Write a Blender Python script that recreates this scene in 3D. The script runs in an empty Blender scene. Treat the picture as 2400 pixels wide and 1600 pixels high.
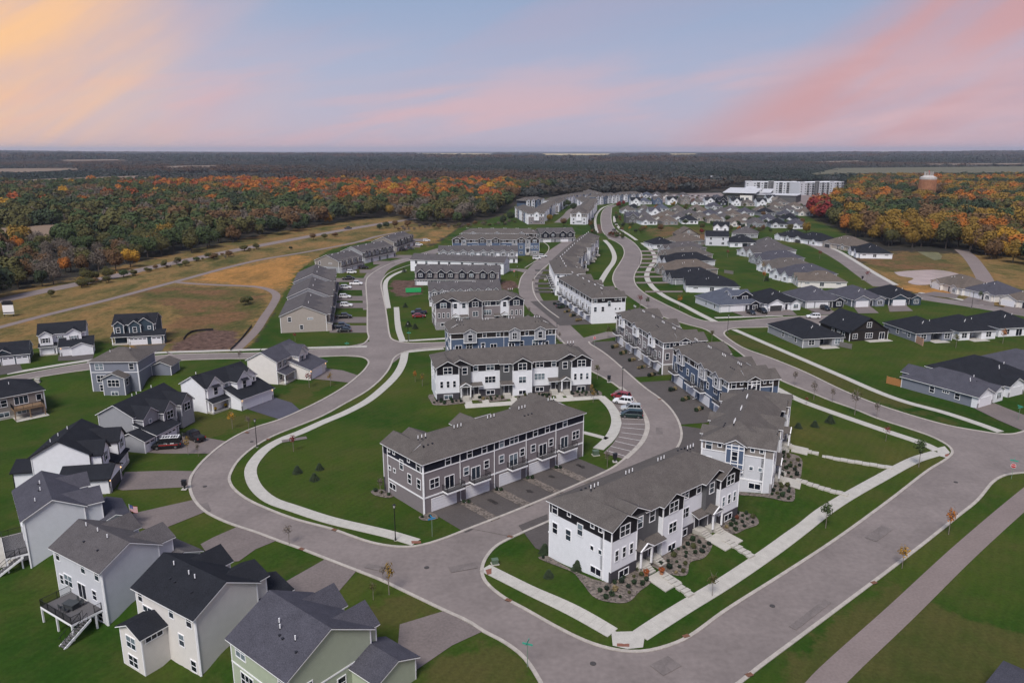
import bpy, bmesh, math, random
import numpy as np
from mathutils import Vector, Matrix, geometry
R = math.radians
S = bpy.context.scene
COL = S.collection
random.seed(7)
rng = np.random.default_rng(7)

# ------------------------------------------------------------------ camera
CAM_H, FPX, CX, CY = 58.0, 1780.0, 1200.0, 800.0
PITCH = math.atan(448.0 / 1780.0)
cd = bpy.data.cameras.new('camera')
cam = bpy.data.objects.new('camera', cd); COL.objects.link(cam)
cam.location = (0, 0, CAM_H)
cam.rotation_euler = (R(90) - PITCH, 0, 0)
cd.sensor_width = 36.0
cd.lens = FPX / 2400.0 * 36.0
cd.clip_start = 1.0; cd.clip_end = 60000.0
S.camera = cam

# ------------------------------------------------------------------ sky, sun, exposure
S.view_settings.view_transform = 'Standard'
S.view_settings.look = 'None'
S.view_settings.exposure = 0.0
S.view_settings.gamma = 1.0
S.view_settings.use_curve_mapping = False
S.cycles.max_bounces = 6
S.cycles.diffuse_bounces = 3
S.cycles.glossy_bounces = 2
S.cycles.transparent_max_bounces = 8
S.cycles.volume_bounces = 0
S.cycles.caustics_reflective = False
S.cycles.caustics_refractive = False
SUN_EL, SUN_AZ = 52.0, 250.0       # soft light from high cloud, from behind on the left
world = bpy.data.worlds.new('World'); S.world = world
world.use_nodes = True
wt = world.node_tree; wn = wt.nodes; wl = wt.links
wn.clear()
def N(t, nodes=wn, **kw):
    n = nodes.new(t)
    for k, v in kw.items(): setattr(n, k, v)
    return n
def ramp(n, stops):
    e = n.color_ramp.elements
    while len(e) < len(stops): e.new(0.5)
    for el, (p, c) in zip(e, stops):
        el.position = p; el.color = (*c, 1) if len(c) == 3 else c
tc = N('ShaderNodeTexCoord')
sep = N('ShaderNodeSeparateXYZ'); wl.new(tc.outputs['Generated'], sep.inputs[0])
grad = N('ShaderNodeValToRGB')
ramp(grad, [(0.0, (.50, .44, .55)), (0.04, (.45, .43, .58)), (0.10, (.37, .41, .59)), (0.20, (.26, .355, .55)), (0.45, (.24, .34, .54)), (1.0, (.26, .34, .55))])
wl.new(sep.outputs['Z'], grad.inputs[0])
nish = N('ShaderNodeTexSky', sky_type='NISHITA')
nish.sun_disc = False; nish.sun_elevation = R(6); nish.sun_rotation = R(285)
nmul = N('ShaderNodeMix', data_type='RGBA', blend_type='MIX'); nmul.inputs[0].default_value = 0.02
wl.new(grad.outputs[0], nmul.inputs[6]); wl.new(nish.outputs[0], nmul.inputs[7])
def mathn(op, a, b):
    n = N('ShaderNodeMath', operation=op)
    for i, v in enumerate((a, b)):
        if v is None: continue
        if isinstance(v, (int, float)): n.inputs[i].default_value = v
        else: wl.new(v, n.inputs[i])
    return n.outputs[0]
def rng_node(v, a, b, c=0., d=1.):
    r = N('ShaderNodeMapRange', interpolation_type='SMOOTHSTEP')
    for i, x in enumerate((a, b, c, d)): r.inputs[i+1].default_value = x
    wl.new(v, r.inputs[0]); return r.outputs[0]
def mixc(fac, a, col):
    n = N('ShaderNodeMix', data_type='RGBA')
    wl.new(fac, n.inputs[0]); wl.new(a, n.inputs[6])
    if isinstance(col, tuple): n.inputs[7].default_value = (*col, 1)
    else: wl.new(col, n.inputs[7])
    return n.outputs[2]
sky = nmul.outputs[2]
def dirpx(x, y):
    u = (x*1.0204-CX)/FPX; v = -(y*1.0204-CY)/FPX
    return Vector((u, math.cos(PITCH)+v*math.sin(PITCH), -math.sin(PITCH)+v*math.cos(PITCH))).normalized()
def dotn(vec):
    n = N('ShaderNodeVectorMath', operation='DOT_PRODUCT'); n.inputs[1].default_value = vec
    wl.new(tc.outputs['Generated'], n.inputs[0]); return n.outputs['Value']
def streaks(d0, d1, across, along, detail, lo, hi, seed, dist=.4):
    """noise drawn out along the great circle through two directions; returns (cloud, signed distance from it)"""
    nrm = d0.cross(d1).normalized(); tan = nrm.cross(d0).normalized()
    s = dotn(nrm); t = dotn(tan)
    c = N('ShaderNodeCombineXYZ'); wl.new(mathn('MULTIPLY', s, across), c.inputs[0]); wl.new(mathn('MULTIPLY', t, along), c.inputs[1]); c.inputs[2].default_value = seed
    q = N('ShaderNodeTexNoise'); q.inputs['Scale'].default_value = 1; q.inputs['Detail'].default_value = detail; q.inputs['Roughness'].default_value = .55; q.inputs['Distortion'].default_value = dist
    wl.new(c.outputs[0], q.inputs['Vector']); return rng_node(q.outputs['Fac'], lo, hi), s
# pink bands on the right, climbing to the right
ck, sk = streaks(dirpx(1540, 340), dirpx(1960, 40), 8.0, 1.5, 11, .36, .64, 3.7, .7)
edge = rng_node(sk, -.03, .05) if dirpx(2100, 200).dot(dirpx(1540, 340).cross(dirpx(1960, 40)).normalized()) > 0 else rng_node(sk, .03, -.05)
sky = mixc(mathn('MULTIPLY', mathn('MULTIPLY', edge, mathn('ADD', mathn('MULTIPLY', ck, .72), .18)), 1.0), sky, (.63, .35, .36))
# pale pink wash, low in the middle
cw, sw = streaks(dirpx(600, 310), dirpx(1200, 215), 20.0, 3.0, 8, .42, .66, 9.2)
m2 = mathn('SUBTRACT', 1.0, rng_node(sep.outputs['Z'], .03, .15))
sky = mixc(mathn('MULTIPLY', mathn('MULTIPLY', cw, m2), .85), sky, (.70, .47, .50))
# thin lavender veils above
cv, sv = streaks(dirpx(300, 260), dirpx(1000, 20), 11.0, 1.8, 8, .44, .70, 1.3)
sky = mixc(mathn('MULTIPLY', cv, .32), sky, (.52, .40, .50))
# peach cloud around the sunset on the left
cp, sp_ = streaks(dirpx(0, 260), dirpx(520, -30), 10.0, 1.5, 8, .34, .62, 6.1)
gdir = dirpx(-60, 130)
gd = dotn(gdir)
wide = rng_node(gd, .93, .998); core = rng_node(gd, .972, .9995)
sky = mixc(mathn('MULTIPLY', wide, mathn('ADD', mathn('MULTIPLY', cp, .45), .18)), sky, (.80, .50, .45))
sky = mixc(mathn('MULTIPLY', core, mathn('ADD', mathn('MULTIPLY', cp, .75), .22)), sky, (1.0, .60, .31))
bg = N('ShaderNodeBackground'); bg.inputs['Strength'].default_value = 1.0
wl.new(sky, bg.inputs[0])
out = N('ShaderNodeOutputWorld'); wl.new(bg.outputs[0], out.inputs[0])

sd = bpy.data.lights.new('sun', 'SUN'); sd.energy = 3.9; sd.angle = R(24); sd.color = (1.0, .94, .87)
sun = bpy.data.objects.new('sun', sd); COL.objects.link(sun)
_d = Vector((math.cos(R(SUN_AZ)) * math.cos(R(SUN_EL)), math.sin(R(SUN_AZ)) * math.cos(R(SUN_EL)), math.sin(R(SUN_EL))))
sun.rotation_euler = (-_d).to_track_quat('-Z', 'Y').to_euler()
sun.location = (0, 0, 300)

# ------------------------------------------------------------------ terrain height and pixel -> ground
def G(x, y, z=0.0):
    u = (x - CX) / FPX; v = -(y - CY) / FPX
    dy = math.cos(PITCH) + v * math.sin(PITCH); dz = -math.sin(PITCH) + v * math.cos(PITCH)
    t = (z - CAM_H) / dz
    return (u * t, dy * t)
# back gardens lie lower than the street: outline of the low ground
YARD = [(-8, 52), (-19, 70.5), (-33.5, 80.5), (-49, 90.5), (-67.5, 103.5), (-79, 124), (-79.5, 145), (-72, 165), (-66, 184), (-90, 192), (-125, 190), (-175, 182), (-230, 120), (-150, 10), (-40, 5)]
# street-front gardens of the townhouses lie higher: (p0, p1, rise, reach)
BUMPS = [((13.1, 91.6), (36.1, 111.4), 1.05, 11.0), ((-17.6, 169.3), (19.2, 177.0), 1.0, 8.0), ((44.8, 119.6), (59.0, 149.8), .9, 10.0)]
def seg_d(p, a, b):
    ax, ay = a; bx, by = b
    dx, dy = bx - ax, by - ay
    t = max(0, min(1, ((p[0]-ax)*dx + (p[1]-ay)*dy) / (dx*dx+dy*dy)))
    return math.hypot(p[0]-ax-t*dx, p[1]-ay-t*dy)
def inpoly(p, poly):
    x, y = p; c = False; j = len(poly) - 1
    for i in range(len(poly)):
        xi, yi = poly[i]; xj, yj = poly[j]
        if (yi > y) != (yj > y) and x < (xj-xi)*(y-yi)/(yj-yi)+xi: c = not c
        j = i
    return c
def sms(t): t = max(0., min(1., t)); return t*t*(3-2*t)
def hgt(x, y):
    z = 0.0
    if -260 < x < 60 and 0 < y < 200:
        p = (x, y)
        if inpoly(p, YARD):
            d = min(seg_d(p, YARD[i], YARD[(i+1) % len(YARD)]) for i in range(len(YARD)))
            z -= 2.05 * sms(d / 6.0)
        for a, b, r, R_ in BUMPS:
            d = seg_d(p, a, b)
            if d < R_: z += r * sms(1 - d / R_)
    return z
def GH(x, y):
    z = 0.0
    for _ in range(5):
        p = G(x, y, z); z = .5 * z + .5 * hgt(*p)
    return p
def GP(pts): return [G(*p) for p in pts]
def GHP(pts): return [GH(*p) for p in pts]
def catmull(pts, n=5):
    out = []
    P = [Vector(p) for p in pts]
    for i in range(len(P)-1):
        p0 = P[i-1] if i else P[0]*2-P[1]; p1 = P[i]; p2 = P[i+1]; p3 = P[i+2] if i+2 < len(P) else P[-1]*2-P[-2]
        d = [max(1e-3, (b-a).length**.5) for a, b in ((p0, p1), (p1, p2), (p2, p3))]
        m1 = ((p1-p0)/d[0] - (p2-p0)/(d[0]+d[1]) + (p2-p1)/d[1]) * d[1]
        m2 = ((p2-p1)/d[1] - (p3-p1)/(d[1]+d[2]) + (p3-p2)/d[2]) * d[1]
        for k in range(n):
            t = k / n
            out.append(tuple(p1*(2*t**3-3*t*t+1) + m1*(t**3-2*t*t+t) + p2*(-2*t**3+3*t*t) + m2*(t**3-t*t)))
    out.append(tuple(P[-1])); return out

# ------------------------------------------------------------------ object helpers
def tag(o, label=None, cat=None, group=None, kind=None):
    if label: o['label'] = label
    if cat: o['category'] = cat
    if group: o['group'] = group
    if kind: o['kind'] = kind
    return o
def empty(name, loc, rz=0.0, label=None, cat=None, group=None):
    o = bpy.data.objects.new(name, None); COL.objects.link(o)
    o.location = loc; o.rotation_euler = (0, 0, rz); o.empty_display_size = .5
    return tag(o, label, cat, group)
def link(name, me, parent=None, loc=None, rz=0.0):
    o = bpy.data.objects.new(name, me); COL.objects.link(o)
    if parent: o.parent = parent
    if loc is not None: o.location = loc
    if rz: o.rotation_euler = (0, 0, rz)
    return o
def copy_tree(o, parent=None):
    c = o.copy(); COL.objects.link(c)
    if parent: c.parent = parent
    for ch in list(o.children): copy_tree(ch, c)
    return c
class MB:
    def __init__(s): s.v = []; s.f = []; s.m = []; s.mats = []
    def mi(s, mat):
        if mat not in s.mats: s.mats.append(mat)
        return s.mats.index(mat)
    def add(s, verts, faces, mat):
        b = len(s.v); k = s.mi(mat); s.v += verts
        for f in faces: s.f.append([b+i for i in f]); s.m.append(k)
    def box(s, x0, x1, y0, y1, z0, z1, mat):
        s.add([(x0,y0,z0),(x1,y0,z0),(x1,y1,z0),(x0,y1,z0),(x0,y0,z1),(x1,y0,z1),(x1,y1,z1),(x0,y1,z1)],
              [(0,3,2,1),(4,5,6,7),(0,1,5,4),(1,2,6,5),(2,3,7,6),(3,0,4,7)], mat)
    def prism(s, poly, h, mat):       # poly: list of 3-D points, h: extrusion vector
        n = len(poly); p = [Vector(q) for q in poly]; h = Vector(h)
        nrm = Vector((0, 0, 0))
        for i in range(n): nrm += p[i].cross(p[(i+1) % n])
        if nrm.dot(h) < 0: p.reverse()
        v = [tuple(q) for q in p] + [tuple(q+h) for q in p]
        f = [tuple(range(n-1, -1, -1)), tuple(range(n, 2*n))] + [(i, (i+1) % n, n+(i+1) % n, n+i) for i in range(n)]
        s.add(v, f, mat)
    def bar(s, a, b, w, mat, w2=None):
        a, b = Vector(a), Vector(b); d = (b-a)
        up = Vector((0, 0, 1)) if abs(d.normalized().z) < .95 else Vector((1, 0, 0))
        e = d.cross(up).normalized()*w/2; f = e.cross(d).normalized()*(w2 or w)/2
        s.prism([a+e+f, a-e+f, a-e-f, a+e-f], d, mat)
    def tube(s, a, b, r0, r1, mat, n=8, caps=True):
        a, b = Vector(a), Vector(b); d = (b-a).normalized()
        up = Vector((0, 0, 1)) if abs(d.z) < .95 else Vector((1, 0, 0))
        e = d.cross(up).normalized(); f = d.cross(e)
        v = []
        for c, r in ((a, r0), (b, r1)):
            for i in range(n):
                t = 2*math.pi*i/n; v.append(tuple(c+e*math.cos(t)*r+f*math.sin(t)*r))
        fc = [(i, n+i, n+(i+1) % n, (i+1) % n) for i in range(n)]
        if caps: fc += [tuple(range(n)), tuple(range(2*n-1, n-1, -1))]
        s.add(v, fc, mat)
    def mesh(s, name, smooth=False):
        me = bpy.data.meshes.new(name); me.from_pydata(s.v, [], s.f)
        for m in s.mats: me.materials.append(m)
        me.polygons.foreach_set('material_index', s.m)
        if smooth: me.polygons.foreach_set('use_smooth', [True]*len(s.f))
        me.update(); return me
    def build(s, name, parent=None, loc=None, rz=0.0, smooth=False):
        if not s.f: return None
        return link(name, s.mesh(name, smooth), parent, loc, rz)

# ------------------------------------------------------------------ materials
MATS = {}
def mat(name, col, rough=.85, amt=.12, scale=3.0, lines=0.0, bump=0.0, spec=.3, metal=0.0, fine=None, coord='Object', emit=None):
    if name in MATS: return MATS[name]
    m = bpy.data.materials.new(name); m.use_nodes = True; MATS[name] = m
    nt = m.node_tree; b = nt.nodes['Principled BSDF']
    b.inputs['Roughness'].default_value = rough
    b.inputs['Specular IOR Level'].default_value = spec
    b.inputs['Metallic'].default_value = metal
    b.inputs['Base Color'].default_value = (*col, 1)
    if emit:
        b.inputs['Emission Color'].default_value = (*emit[0], 1); b.inputs['Emission Strength'].default_value = emit[1]
    if amt <= 0 and not lines: return m
    L = nt.links; tcn = nt.nodes.new('ShaderNodeTexCoord')
    nz = nt.nodes.new('ShaderNodeTexNoise'); nz.inputs['Scale'].default_value = scale; nz.inputs['Detail'].default_value = 5
    nz.inputs['Roughness'].default_value = .62
    L.new(tcn.outputs[coord], nz.inputs['Vector'])
    mr = nt.nodes.new('ShaderNodeMapRange'); mr.inputs[1].default_value = .25; mr.inputs[2].default_value = .75
    mr.inputs[3].default_value = 1-amt; mr.inputs[4].default_value = 1+amt
    L.new(nz.outputs['Fac'], mr.inputs[0])
    val = mr.outputs[0]
    if fine:
        n2 = nt.nodes.new('ShaderNodeTexNoise'); n2.inputs['Scale'].default_value = fine[0]; n2.inputs['Detail'].default_value = 2
        L.new(tcn.outputs[coord], n2.inputs['Vector'])
        m2 = nt.nodes.new('ShaderNodeMapRange'); m2.inputs[1].default_value = .3; m2.inputs[2].default_value = .7
        m2.inputs[3].default_value = 1-fine[1]; m2.inputs[4].default_value = 1+fine[1]
        L.new(n2.outputs['Fac'], m2.inputs[0])
        mm = nt.nodes.new('ShaderNodeMath'); mm.operation = 'MULTIPLY'; L.new(val, mm.inputs[0]); L.new(m2.outputs[0], mm.inputs[1]); val = mm.outputs[0]
    if lines:
        sp = nt.nodes.new('ShaderNodeSeparateXYZ'); L.new(tcn.outputs['Object'], sp.inputs[0])
        dv = nt.nodes.new('ShaderNodeMath'); dv.operation = 'DIVIDE'; dv.inputs[1].default_value = lines; L.new(sp.outputs['Z'], dv.inputs[0])
        fr = nt.nodes.new('ShaderNodeMath'); fr.operation = 'FRACT'; L.new(dv.outputs[0], fr.inputs[0])
        m3 = nt.nodes.new('ShaderNodeMapRange'); m3.inputs[1].default_value = 0; m3.inputs[2].default_value = .18
        m3.inputs[3].default_value = .80; m3.inputs[4].default_value = 1.0; L.new(fr.outputs[0], m3.inputs[0])
        mm = nt.nodes.new('ShaderNodeMath'); mm.operation = 'MULTIPLY'; L.new(val, mm.inputs[0]); L.new(m3.outputs[0], mm.inputs[1]); val = mm.outputs[0]
        bp = nt.nodes.new('ShaderNodeBump'); bp.inputs['Strength'].default_value = .5; bp.inputs['Distance'].default_value = .02
        L.new(fr.outputs[0], bp.inputs['Height']); L.new(bp.outputs[0], b.inputs['Normal'])
    elif bump:
        bp = nt.nodes.new('ShaderNodeBump'); bp.inputs['Strength'].default_value = bump; bp.inputs['Distance'].default_value = .05
        L.new(val, bp.inputs['Height']); L.new(bp.outputs[0], b.inputs['Normal'])
    mx = nt.nodes.new('ShaderNodeVectorMath'); mx.operation = 'SCALE'; mx.inputs[0].default_value = col
    L.new(val, mx.inputs['Scale']); L.new(mx.outputs[0], b.inputs['Base Color'])
    return m
def siding(n, c): return mat(n, c, .7, .05, 1.2, lines=.19, spec=.25)
WHITE = siding('white_siding', (.74, .75, .79))
CREAM = siding('cream_siding', (.68, .65, .62))
LGREY = siding('light_grey_siding', (.56, .57, .61))
MGREY = siding('mid_grey_siding', (.29, .295, .32))
WARMG = siding('warm_grey_siding', (.215, .190, .198))
DGREY = siding('dark_grey_siding', (.10, .10, .105))
BLUEG = siding('blue_grey_siding', (.19, .205, .25))
BLUE = siding('blue_siding', (.082, .115, .185))
NAVY = siding('navy_siding', (.009, .011, .022))
TEAL = siding('teal_navy_siding', (.040, .062, .085))
BLACKB = siding('black_board', (.011, .010, .014))
BROWNB = siding('brown_black_board', (.026, .022, .022))
BEIGE = siding('beige_siding', (.36, .32, .29))
TAUPE = siding('taupe_siding', (.24, .215, .20))
GREENS = siding('sage_siding', (.40, .45, .34))
TAN = siding('tan_siding', (.55, .50, .43))
BRICKM = mat('dark_brick', (.060, .056, .066), .9, .25, 14, lines=.12)
STONE = mat('grey_stone', (.27, .26, .27), .9, .45, 5, bump=.5)
TRIM = mat('white_trim', (.80, .80, .82), .5, .03, 2)
DARKTRIM = mat('dark_trim', (.018, .018, .024), .5, .03, 2)
def shingle(n, c): return mat(n, c, .95, .16, .55, fine=(9, .30), spec=.04, bump=.25)
RBROWN = shingle('brown_grey_shingle', (.100, .089, .083))
RGREY = shingle('grey_shingle', (.088, .081, .084))
RSLATE = shingle('slate_shingle', (.066, .065, .080))
RDARK = shingle('charcoal_shingle', (.021, .0225, .028))
RBLUE = shingle('blue_grey_shingle', (.078, .086, .112))
RTAN = shingle('tan_shingle', (.115, .095, .082))
GLASS = mat('window_glass', (.008, .011, .020), .12, 0, spec=.28)
GLASS2 = mat('window_glass_blind', (.16, .20, .23), .15, .25, 1.5, spec=.3)
GLASS3 = mat('window_glass_dim', (.028, .04, .055), .12, .2, 1.0, spec=.3)
DOORM = mat('dark_door', (.03, .03, .04), .5, .05)
GARM = mat('white_garage_door', (.72, .72, .76), .5, .04, 2, lines=.53)
GARDARK = mat('dark_garage_door', (.05, .05, .055), .5, .05, 2, lines=.53)
CONC = mat('pale_concrete', (.40, .38, .345), .9, .12, .8, fine=(6, .08))
KERB = mat('kerb_concrete', (.36, .325, .29), .9, .2, .7, fine=(5, .10))
IRON = mat('black_iron', (.012, .012, .014), .45, 0)
DECKM = mat('deck_boards', (.10, .095, .10), .8, .2, 6)
WOODM = mat('deck_wood', (.23, .15, .09), .8, .25, 4)
ASPH = mat('road_asphalt', (.180, .152, .143), .92, .20, .11, fine=(1.3, .09), coord='Object')
ASPHD = mat('driveway_asphalt', (.150, .124, .117), .92, .12, .18, fine=(3.0, .12))
ASPHN = mat('new_dark_asphalt', (.066, .064, .085), .9, .12, .2, fine=(4.0, .12))
APRON = mat('court_asphalt', (.078, .068, .065), .92, .14, .2, fine=(3.0, .12))
PATHM = mat('trail_asphalt', (.19, .152, .142), .95, .10, .15, fine=(3.0, .10))
PAINT = mat('white_paint', (.62, .60, .58), .8, .2, 2)
BARK = mat('bark', (.075, .06, .05), .95, .3, 6)
BARKP = mat('pale_bark', (.20, .17, .15), .95, .3, 6)
# ================================================================== GROUND
def vin(X, Y, poly):
    c = np.zeros(X.shape, bool); j = len(poly)-1
    for i in range(len(poly)):
        xi, yi = poly[i]; xj, yj = poly[j]
        if yi != yj:
            c ^= ((yi > Y) != (yj > Y)) & (X < (xj-xi)*(Y-yi)/(yj-yi)+xi)
        j = i
    return c
def vseg(X, Y, a, b):
    dx, dy = b[0]-a[0], b[1]-a[1]
    t = np.clip(((X-a[0])*dx+(Y-a[1])*dy)/(dx*dx+dy*dy), 0, 1)
    return np.hypot(X-a[0]-t*dx, Y-a[1]-t*dy)
def vs(t): t = np.clip(t, 0, 1); return t*t*(3-2*t)
def vhgt(X, Y):
    Z = np.zeros(X.shape)
    ins = vin(X, Y, YARD); d = np.full(X.shape, 1e9)
    for i in range(len(YARD)): d = np.minimum(d, vseg(X, Y, YARD[i], YARD[(i+1) % len(YARD)]))
    Z -= np.where(ins, 2.05*vs(d/6.0), 0)
    for a, b, r, R_ in BUMPS: Z += r*vs(1-vseg(X, Y, a, b)/R_)
    return Z
PALE2 = GP([(-100, 560), (30, 556), (150, 545), (190, 548), (180, 566), (110, 580), (0, 590), (-100, 596)])
def blurred_clear(X, Y):
    d = np.full(np.shape(X), 1e9)
    for i in range(len(PALE2)): d = np.minimum(d, vseg(X, Y, PALE2[i-1], PALE2[i]))
    return np.where(vin(np.asarray(X), np.asarray(Y), PALE2), 1.0, vs(1-d/45))
def far_h(X, Y):
    D = np.hypot(X, Y); k = vs((D-2300)/2500)
    Z = 13*np.sin(X/890+1.3)*np.sin(Y/1310+.4) + 9*np.sin(X/410+Y/530) + 7*np.sin(X/1700-Y/800+2) + 4*np.sin(X/190-Y/260) + 6
    side = 26*vs((np.abs(X)/np.maximum(Y, 1)-.25)/.5)
    clr = 6.5*np.clip(blurred_clear(X, Y), 0, 1)
    return k*(np.maximum(Z, -6)*.45 + side*.8*vs((D-4500)/6000)) + clr
def lines_(lo, hi, a, b, step, g):
    v = list(np.arange(a, b+.01, step)); s = step; x = v[-1]
    while x < hi: s *= g; x += s; v.append(x)
    s = step; x = v[0]; w = []
    while x > lo: s *= g; x -= s; w.append(x)
    return np.array(w[::-1]+v)
gxs = lines_(-26000, 26000, -165, 190, 1.5, 1.055)
gys = lines_(-500, 27000, 55, 330, 1.5, 1.04)
GX, GY = np.meshgrid(gxs, gys); GZ = vhgt(GX, GY) + far_h(GX, GY)
LAWN = GP([(-400, 960), (0, 840), (90, 812), (250, 800), (300, 812), (400, 826), (560, 825), (600, 797), (648, 720), (690, 640), (770, 585), (860, 565), (950, 548), (990, 570), (1010, 580), (1040, 560), (1085, 528), (1180, 505), (1215, 476), (1300, 462), (1420, 455), (1700, 456), (1800, 470), (1880, 500), (1930, 525), (2010, 560), (2060, 590), (2120, 590), (2100, 615), (2010, 605), (1930, 588), (2000, 630), (2090, 670), (2150, 690), (2300, 715), (2420, 730), (4200, 900), (4200, 1700), (3000, 2600), (-600, 2600), (-2000, 1700)])
PRAIRIE = GP([(-500, 760), (0, 690), (165, 655), (330, 612), (430, 592), (560, 560), (700, 536), (800, 520), (930, 508), (985, 528), (1075, 527), (1085, 540), (1060, 545), (1000, 580), (940, 560), (840, 575), (700, 655), (640, 745), (580, 830), (380, 830), (240, 808), (0, 850), (-500, 980)])
ORANGE = [GP([(440, 655), (520, 630), (640, 612), (720, 590), (740, 585), (690, 640), (655, 668), (600, 668), (520, 662)]), GP([(960, 552), (1050, 556), (1065, 570), (1000, 578), (960, 570)]), GP([(540, 662), (700, 612), (690, 640), (665, 690), (648, 685)]),
          GP([(2060, 660), (2130, 668), (2125, 672), (2200, 668), (2260, 660), (2290, 655), (2270, 620), (2250, 590), (2290, 640), (2310, 660), (2300, 690), (2150, 690), (2080, 668)])]
REDDRY = [GP([(250, 690), (420, 668), (600, 680), (625, 690), (600, 750), (560, 790), (470, 800), (350, 800), (420, 745), (380, 705)]), GP([(1500, 536), (1590, 532), (1720, 552), (1740, 566), (1600, 566), (1520, 556)]), GP([(2080, 590), (2220, 590), (2250, 640), (2150, 640), (2050, 630), (2000, 605)])]
DIRT = [GP([(398, 815), (440, 785), (500, 772), (560, 775), (556, 800), (545, 820), (420, 826)]), GP([(915, 658), (985, 655), (990, 690), (930, 697), (918, 680)]), GP([(1170, 660), (1213, 657), (1215, 676), (1190, 682), (1172, 678)]), GP([(1395, 525), (1418, 528), (1425, 540), (1400, 552), (1390, 540)])]
FIELDG = [GP([(1960, 405), (2110, 403), (2400, 400), (2700, 398), (2700, 415), (2400, 418), (2050, 420), (1900, 422)]), GP([(1690, 415), (1740, 420), (1760, 428), (1700, 424)])]
PALEF = [GP([(-200, 408), (0, 406), (180, 404), (185, 409), (60, 416), (-200, 424)]), GP([(60, 437), (340, 425), (345, 433), (200, 440), (60, 446)]), GP([(-100, 560), (30, 556), (150, 545), (190, 548), (180, 566), (110, 580), (0, 590), (-100, 596)])]
YELF = [GP([(978, 364.2), (1100, 364.6), (1150, 366), (1150, 367.6), (1020, 368.2), (985, 367)]), GP([(1262, 364), (1440, 364.4), (1420, 367.5), (1330, 369.5), (1270, 368)]), GP([(1565, 365), (1640, 365), (1625, 368.5), (1585, 369)])]
cov = np.zeros((*GX.shape, 4)); cov2 = np.zeros((*GX.shape, 4))
Df = np.hypot(GX, GY)
cov[..., 0] = vin(GX, GY, LAWN)
pr = vin(GX, GY, PRAIRIE)
mead = vin(GX, GY, GP([(2080, 588), (2420, 600), (2700, 640), (2700, 780), (2420, 728), (2300, 712), (2150, 688), (2060, 655), (2000, 625)]))
cov[..., 1] = pr | mead
for q in ORANGE: cov[..., 2] = np.maximum(cov[..., 2], vin(GX, GY, q))
for q in DIRT: cov[..., 3] = np.maximum(cov[..., 3], vin(GX, GY, q))
for q in REDDRY: cov2[..., 0] = np.maximum(cov2[..., 0], vin(GX, GY, q))
for q in (GP([(1780, 1640), (1860, 1560), (2100, 1330), (2230, 1450), (2330, 1480), (2420, 1420), (2500, 1700), (1900, 1750)]), GP([(1700, 772), (1840, 820), (2000, 895), (2200, 975), (2330, 1010), (2200, 985), (2040, 940), (1850, 860), (1704, 792)]), GP([(600, 985), (660, 960), (760, 915), (800, 890), (700, 895), (640, 950), (520, 985), (430, 1005), (480, 1040)]), GP([(850, 1410), (920, 1372), (1040, 1425), (960, 1470), (860, 1480)]), GP([(1000, 1600), (1060, 1520), (1180, 1490), (1240, 1570), (1260, 1700), (1000, 1700)])):
    cov2[..., 1] = np.maximum(cov2[..., 1], vin(GX, GY, q))
cov2[..., 1] = sum(np.roll(np.roll(cov2[..., 1], i, 0), j, 1) for i in range(-2, 3) for j in range(-2, 3))/25
for q in PALEF: cov2[..., 2] = np.maximum(cov2[..., 2], vin(GX, GY, q))
cov2[..., 3] = vs((Df-1500)/1500)
def blur(a, n):
    for _ in range(3):
        for ax in (0, 1):
            k = np.zeros_like(a); 
            for s_ in range(-n, n+1): k += np.roll(a, s_, ax)
            a = k/(2*n+1)
    return a
cov[..., 1] = blur(cov[..., 1], 2); cov[..., 2] = blur(cov[..., 2], 4); cov[..., 3] = blur(cov[..., 3], 1); cov2[..., 0] = blur(cov2[..., 0], 3); cov[..., 0] = blur(cov[..., 0], 1)
ny_, nx_ = GX.shape
me = bpy.data.meshes.new('ground')
me.vertices.add(nx_*ny_); me.vertices.foreach_set('co', np.stack([GX, GY, GZ], -1).reshape(-1))
i0 = (np.arange(ny_-1)[:, None]*nx_ + np.arange(nx_-1)[None, :]).reshape(-1)
quads = np.stack([i0, i0+1, i0+1+nx_, i0+nx_], -1)
me.loops.add(quads.size); me.loops.foreach_set('vertex_index', quads.reshape(-1))
me.polygons.add(len(quads)); me.polygons.foreach_set('loop_start', np.arange(len(quads))*4); me.polygons.foreach_set('loop_total', np.full(len(quads), 4))
me.polygons.foreach_set('use_smooth', np.ones(len(quads), bool))
me.update()
for nm, arr in (('cover', cov), ('cover_b', cov2)):
    a = me.attributes.new(nm, 'FLOAT_COLOR', 'POINT'); a.data.foreach_set('color', arr.astype(np.float32).reshape(-1))
gm = bpy.data.materials.new('ground_cover'); gm.use_nodes = True
t = gm.node_tree; n_ = t.nodes; L_ = t.links; B_ = n_['Principled BSDF']
B_.inputs['Roughness'].default_value = 1.0; B_.inputs['Specular IOR Level'].default_value = .05
tco = n_.new('ShaderNodeTexCoord')
def gnoise(scale, detail=5, rough=.6, dist=0., sx=1, sy=1, rot=0):
    mp = n_.new('ShaderNodeMapping'); mp.inputs['Scale'].default_value = (sx, sy, 1); mp.inputs['Rotation'].default_value = (0, 0, rot)
    L_.new(tco.outputs['Object'], mp.inputs[0])
    q = n_.new('ShaderNodeTexNoise'); q.inputs['Scale'].default_value = scale; q.inputs['Detail'].default_value = detail; q.inputs['Roughness'].default_value = rough; q.inputs['Distortion'].default_value = dist
    L_.new(mp.outputs[0], q.inputs['Vector']); return q.outputs['Fac']
def gramp(f, stops):
    r = n_.new('ShaderNodeValToRGB'); ramp(r, stops); L_.new(f, r.inputs[0]); return r.outputs[0]
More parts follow.
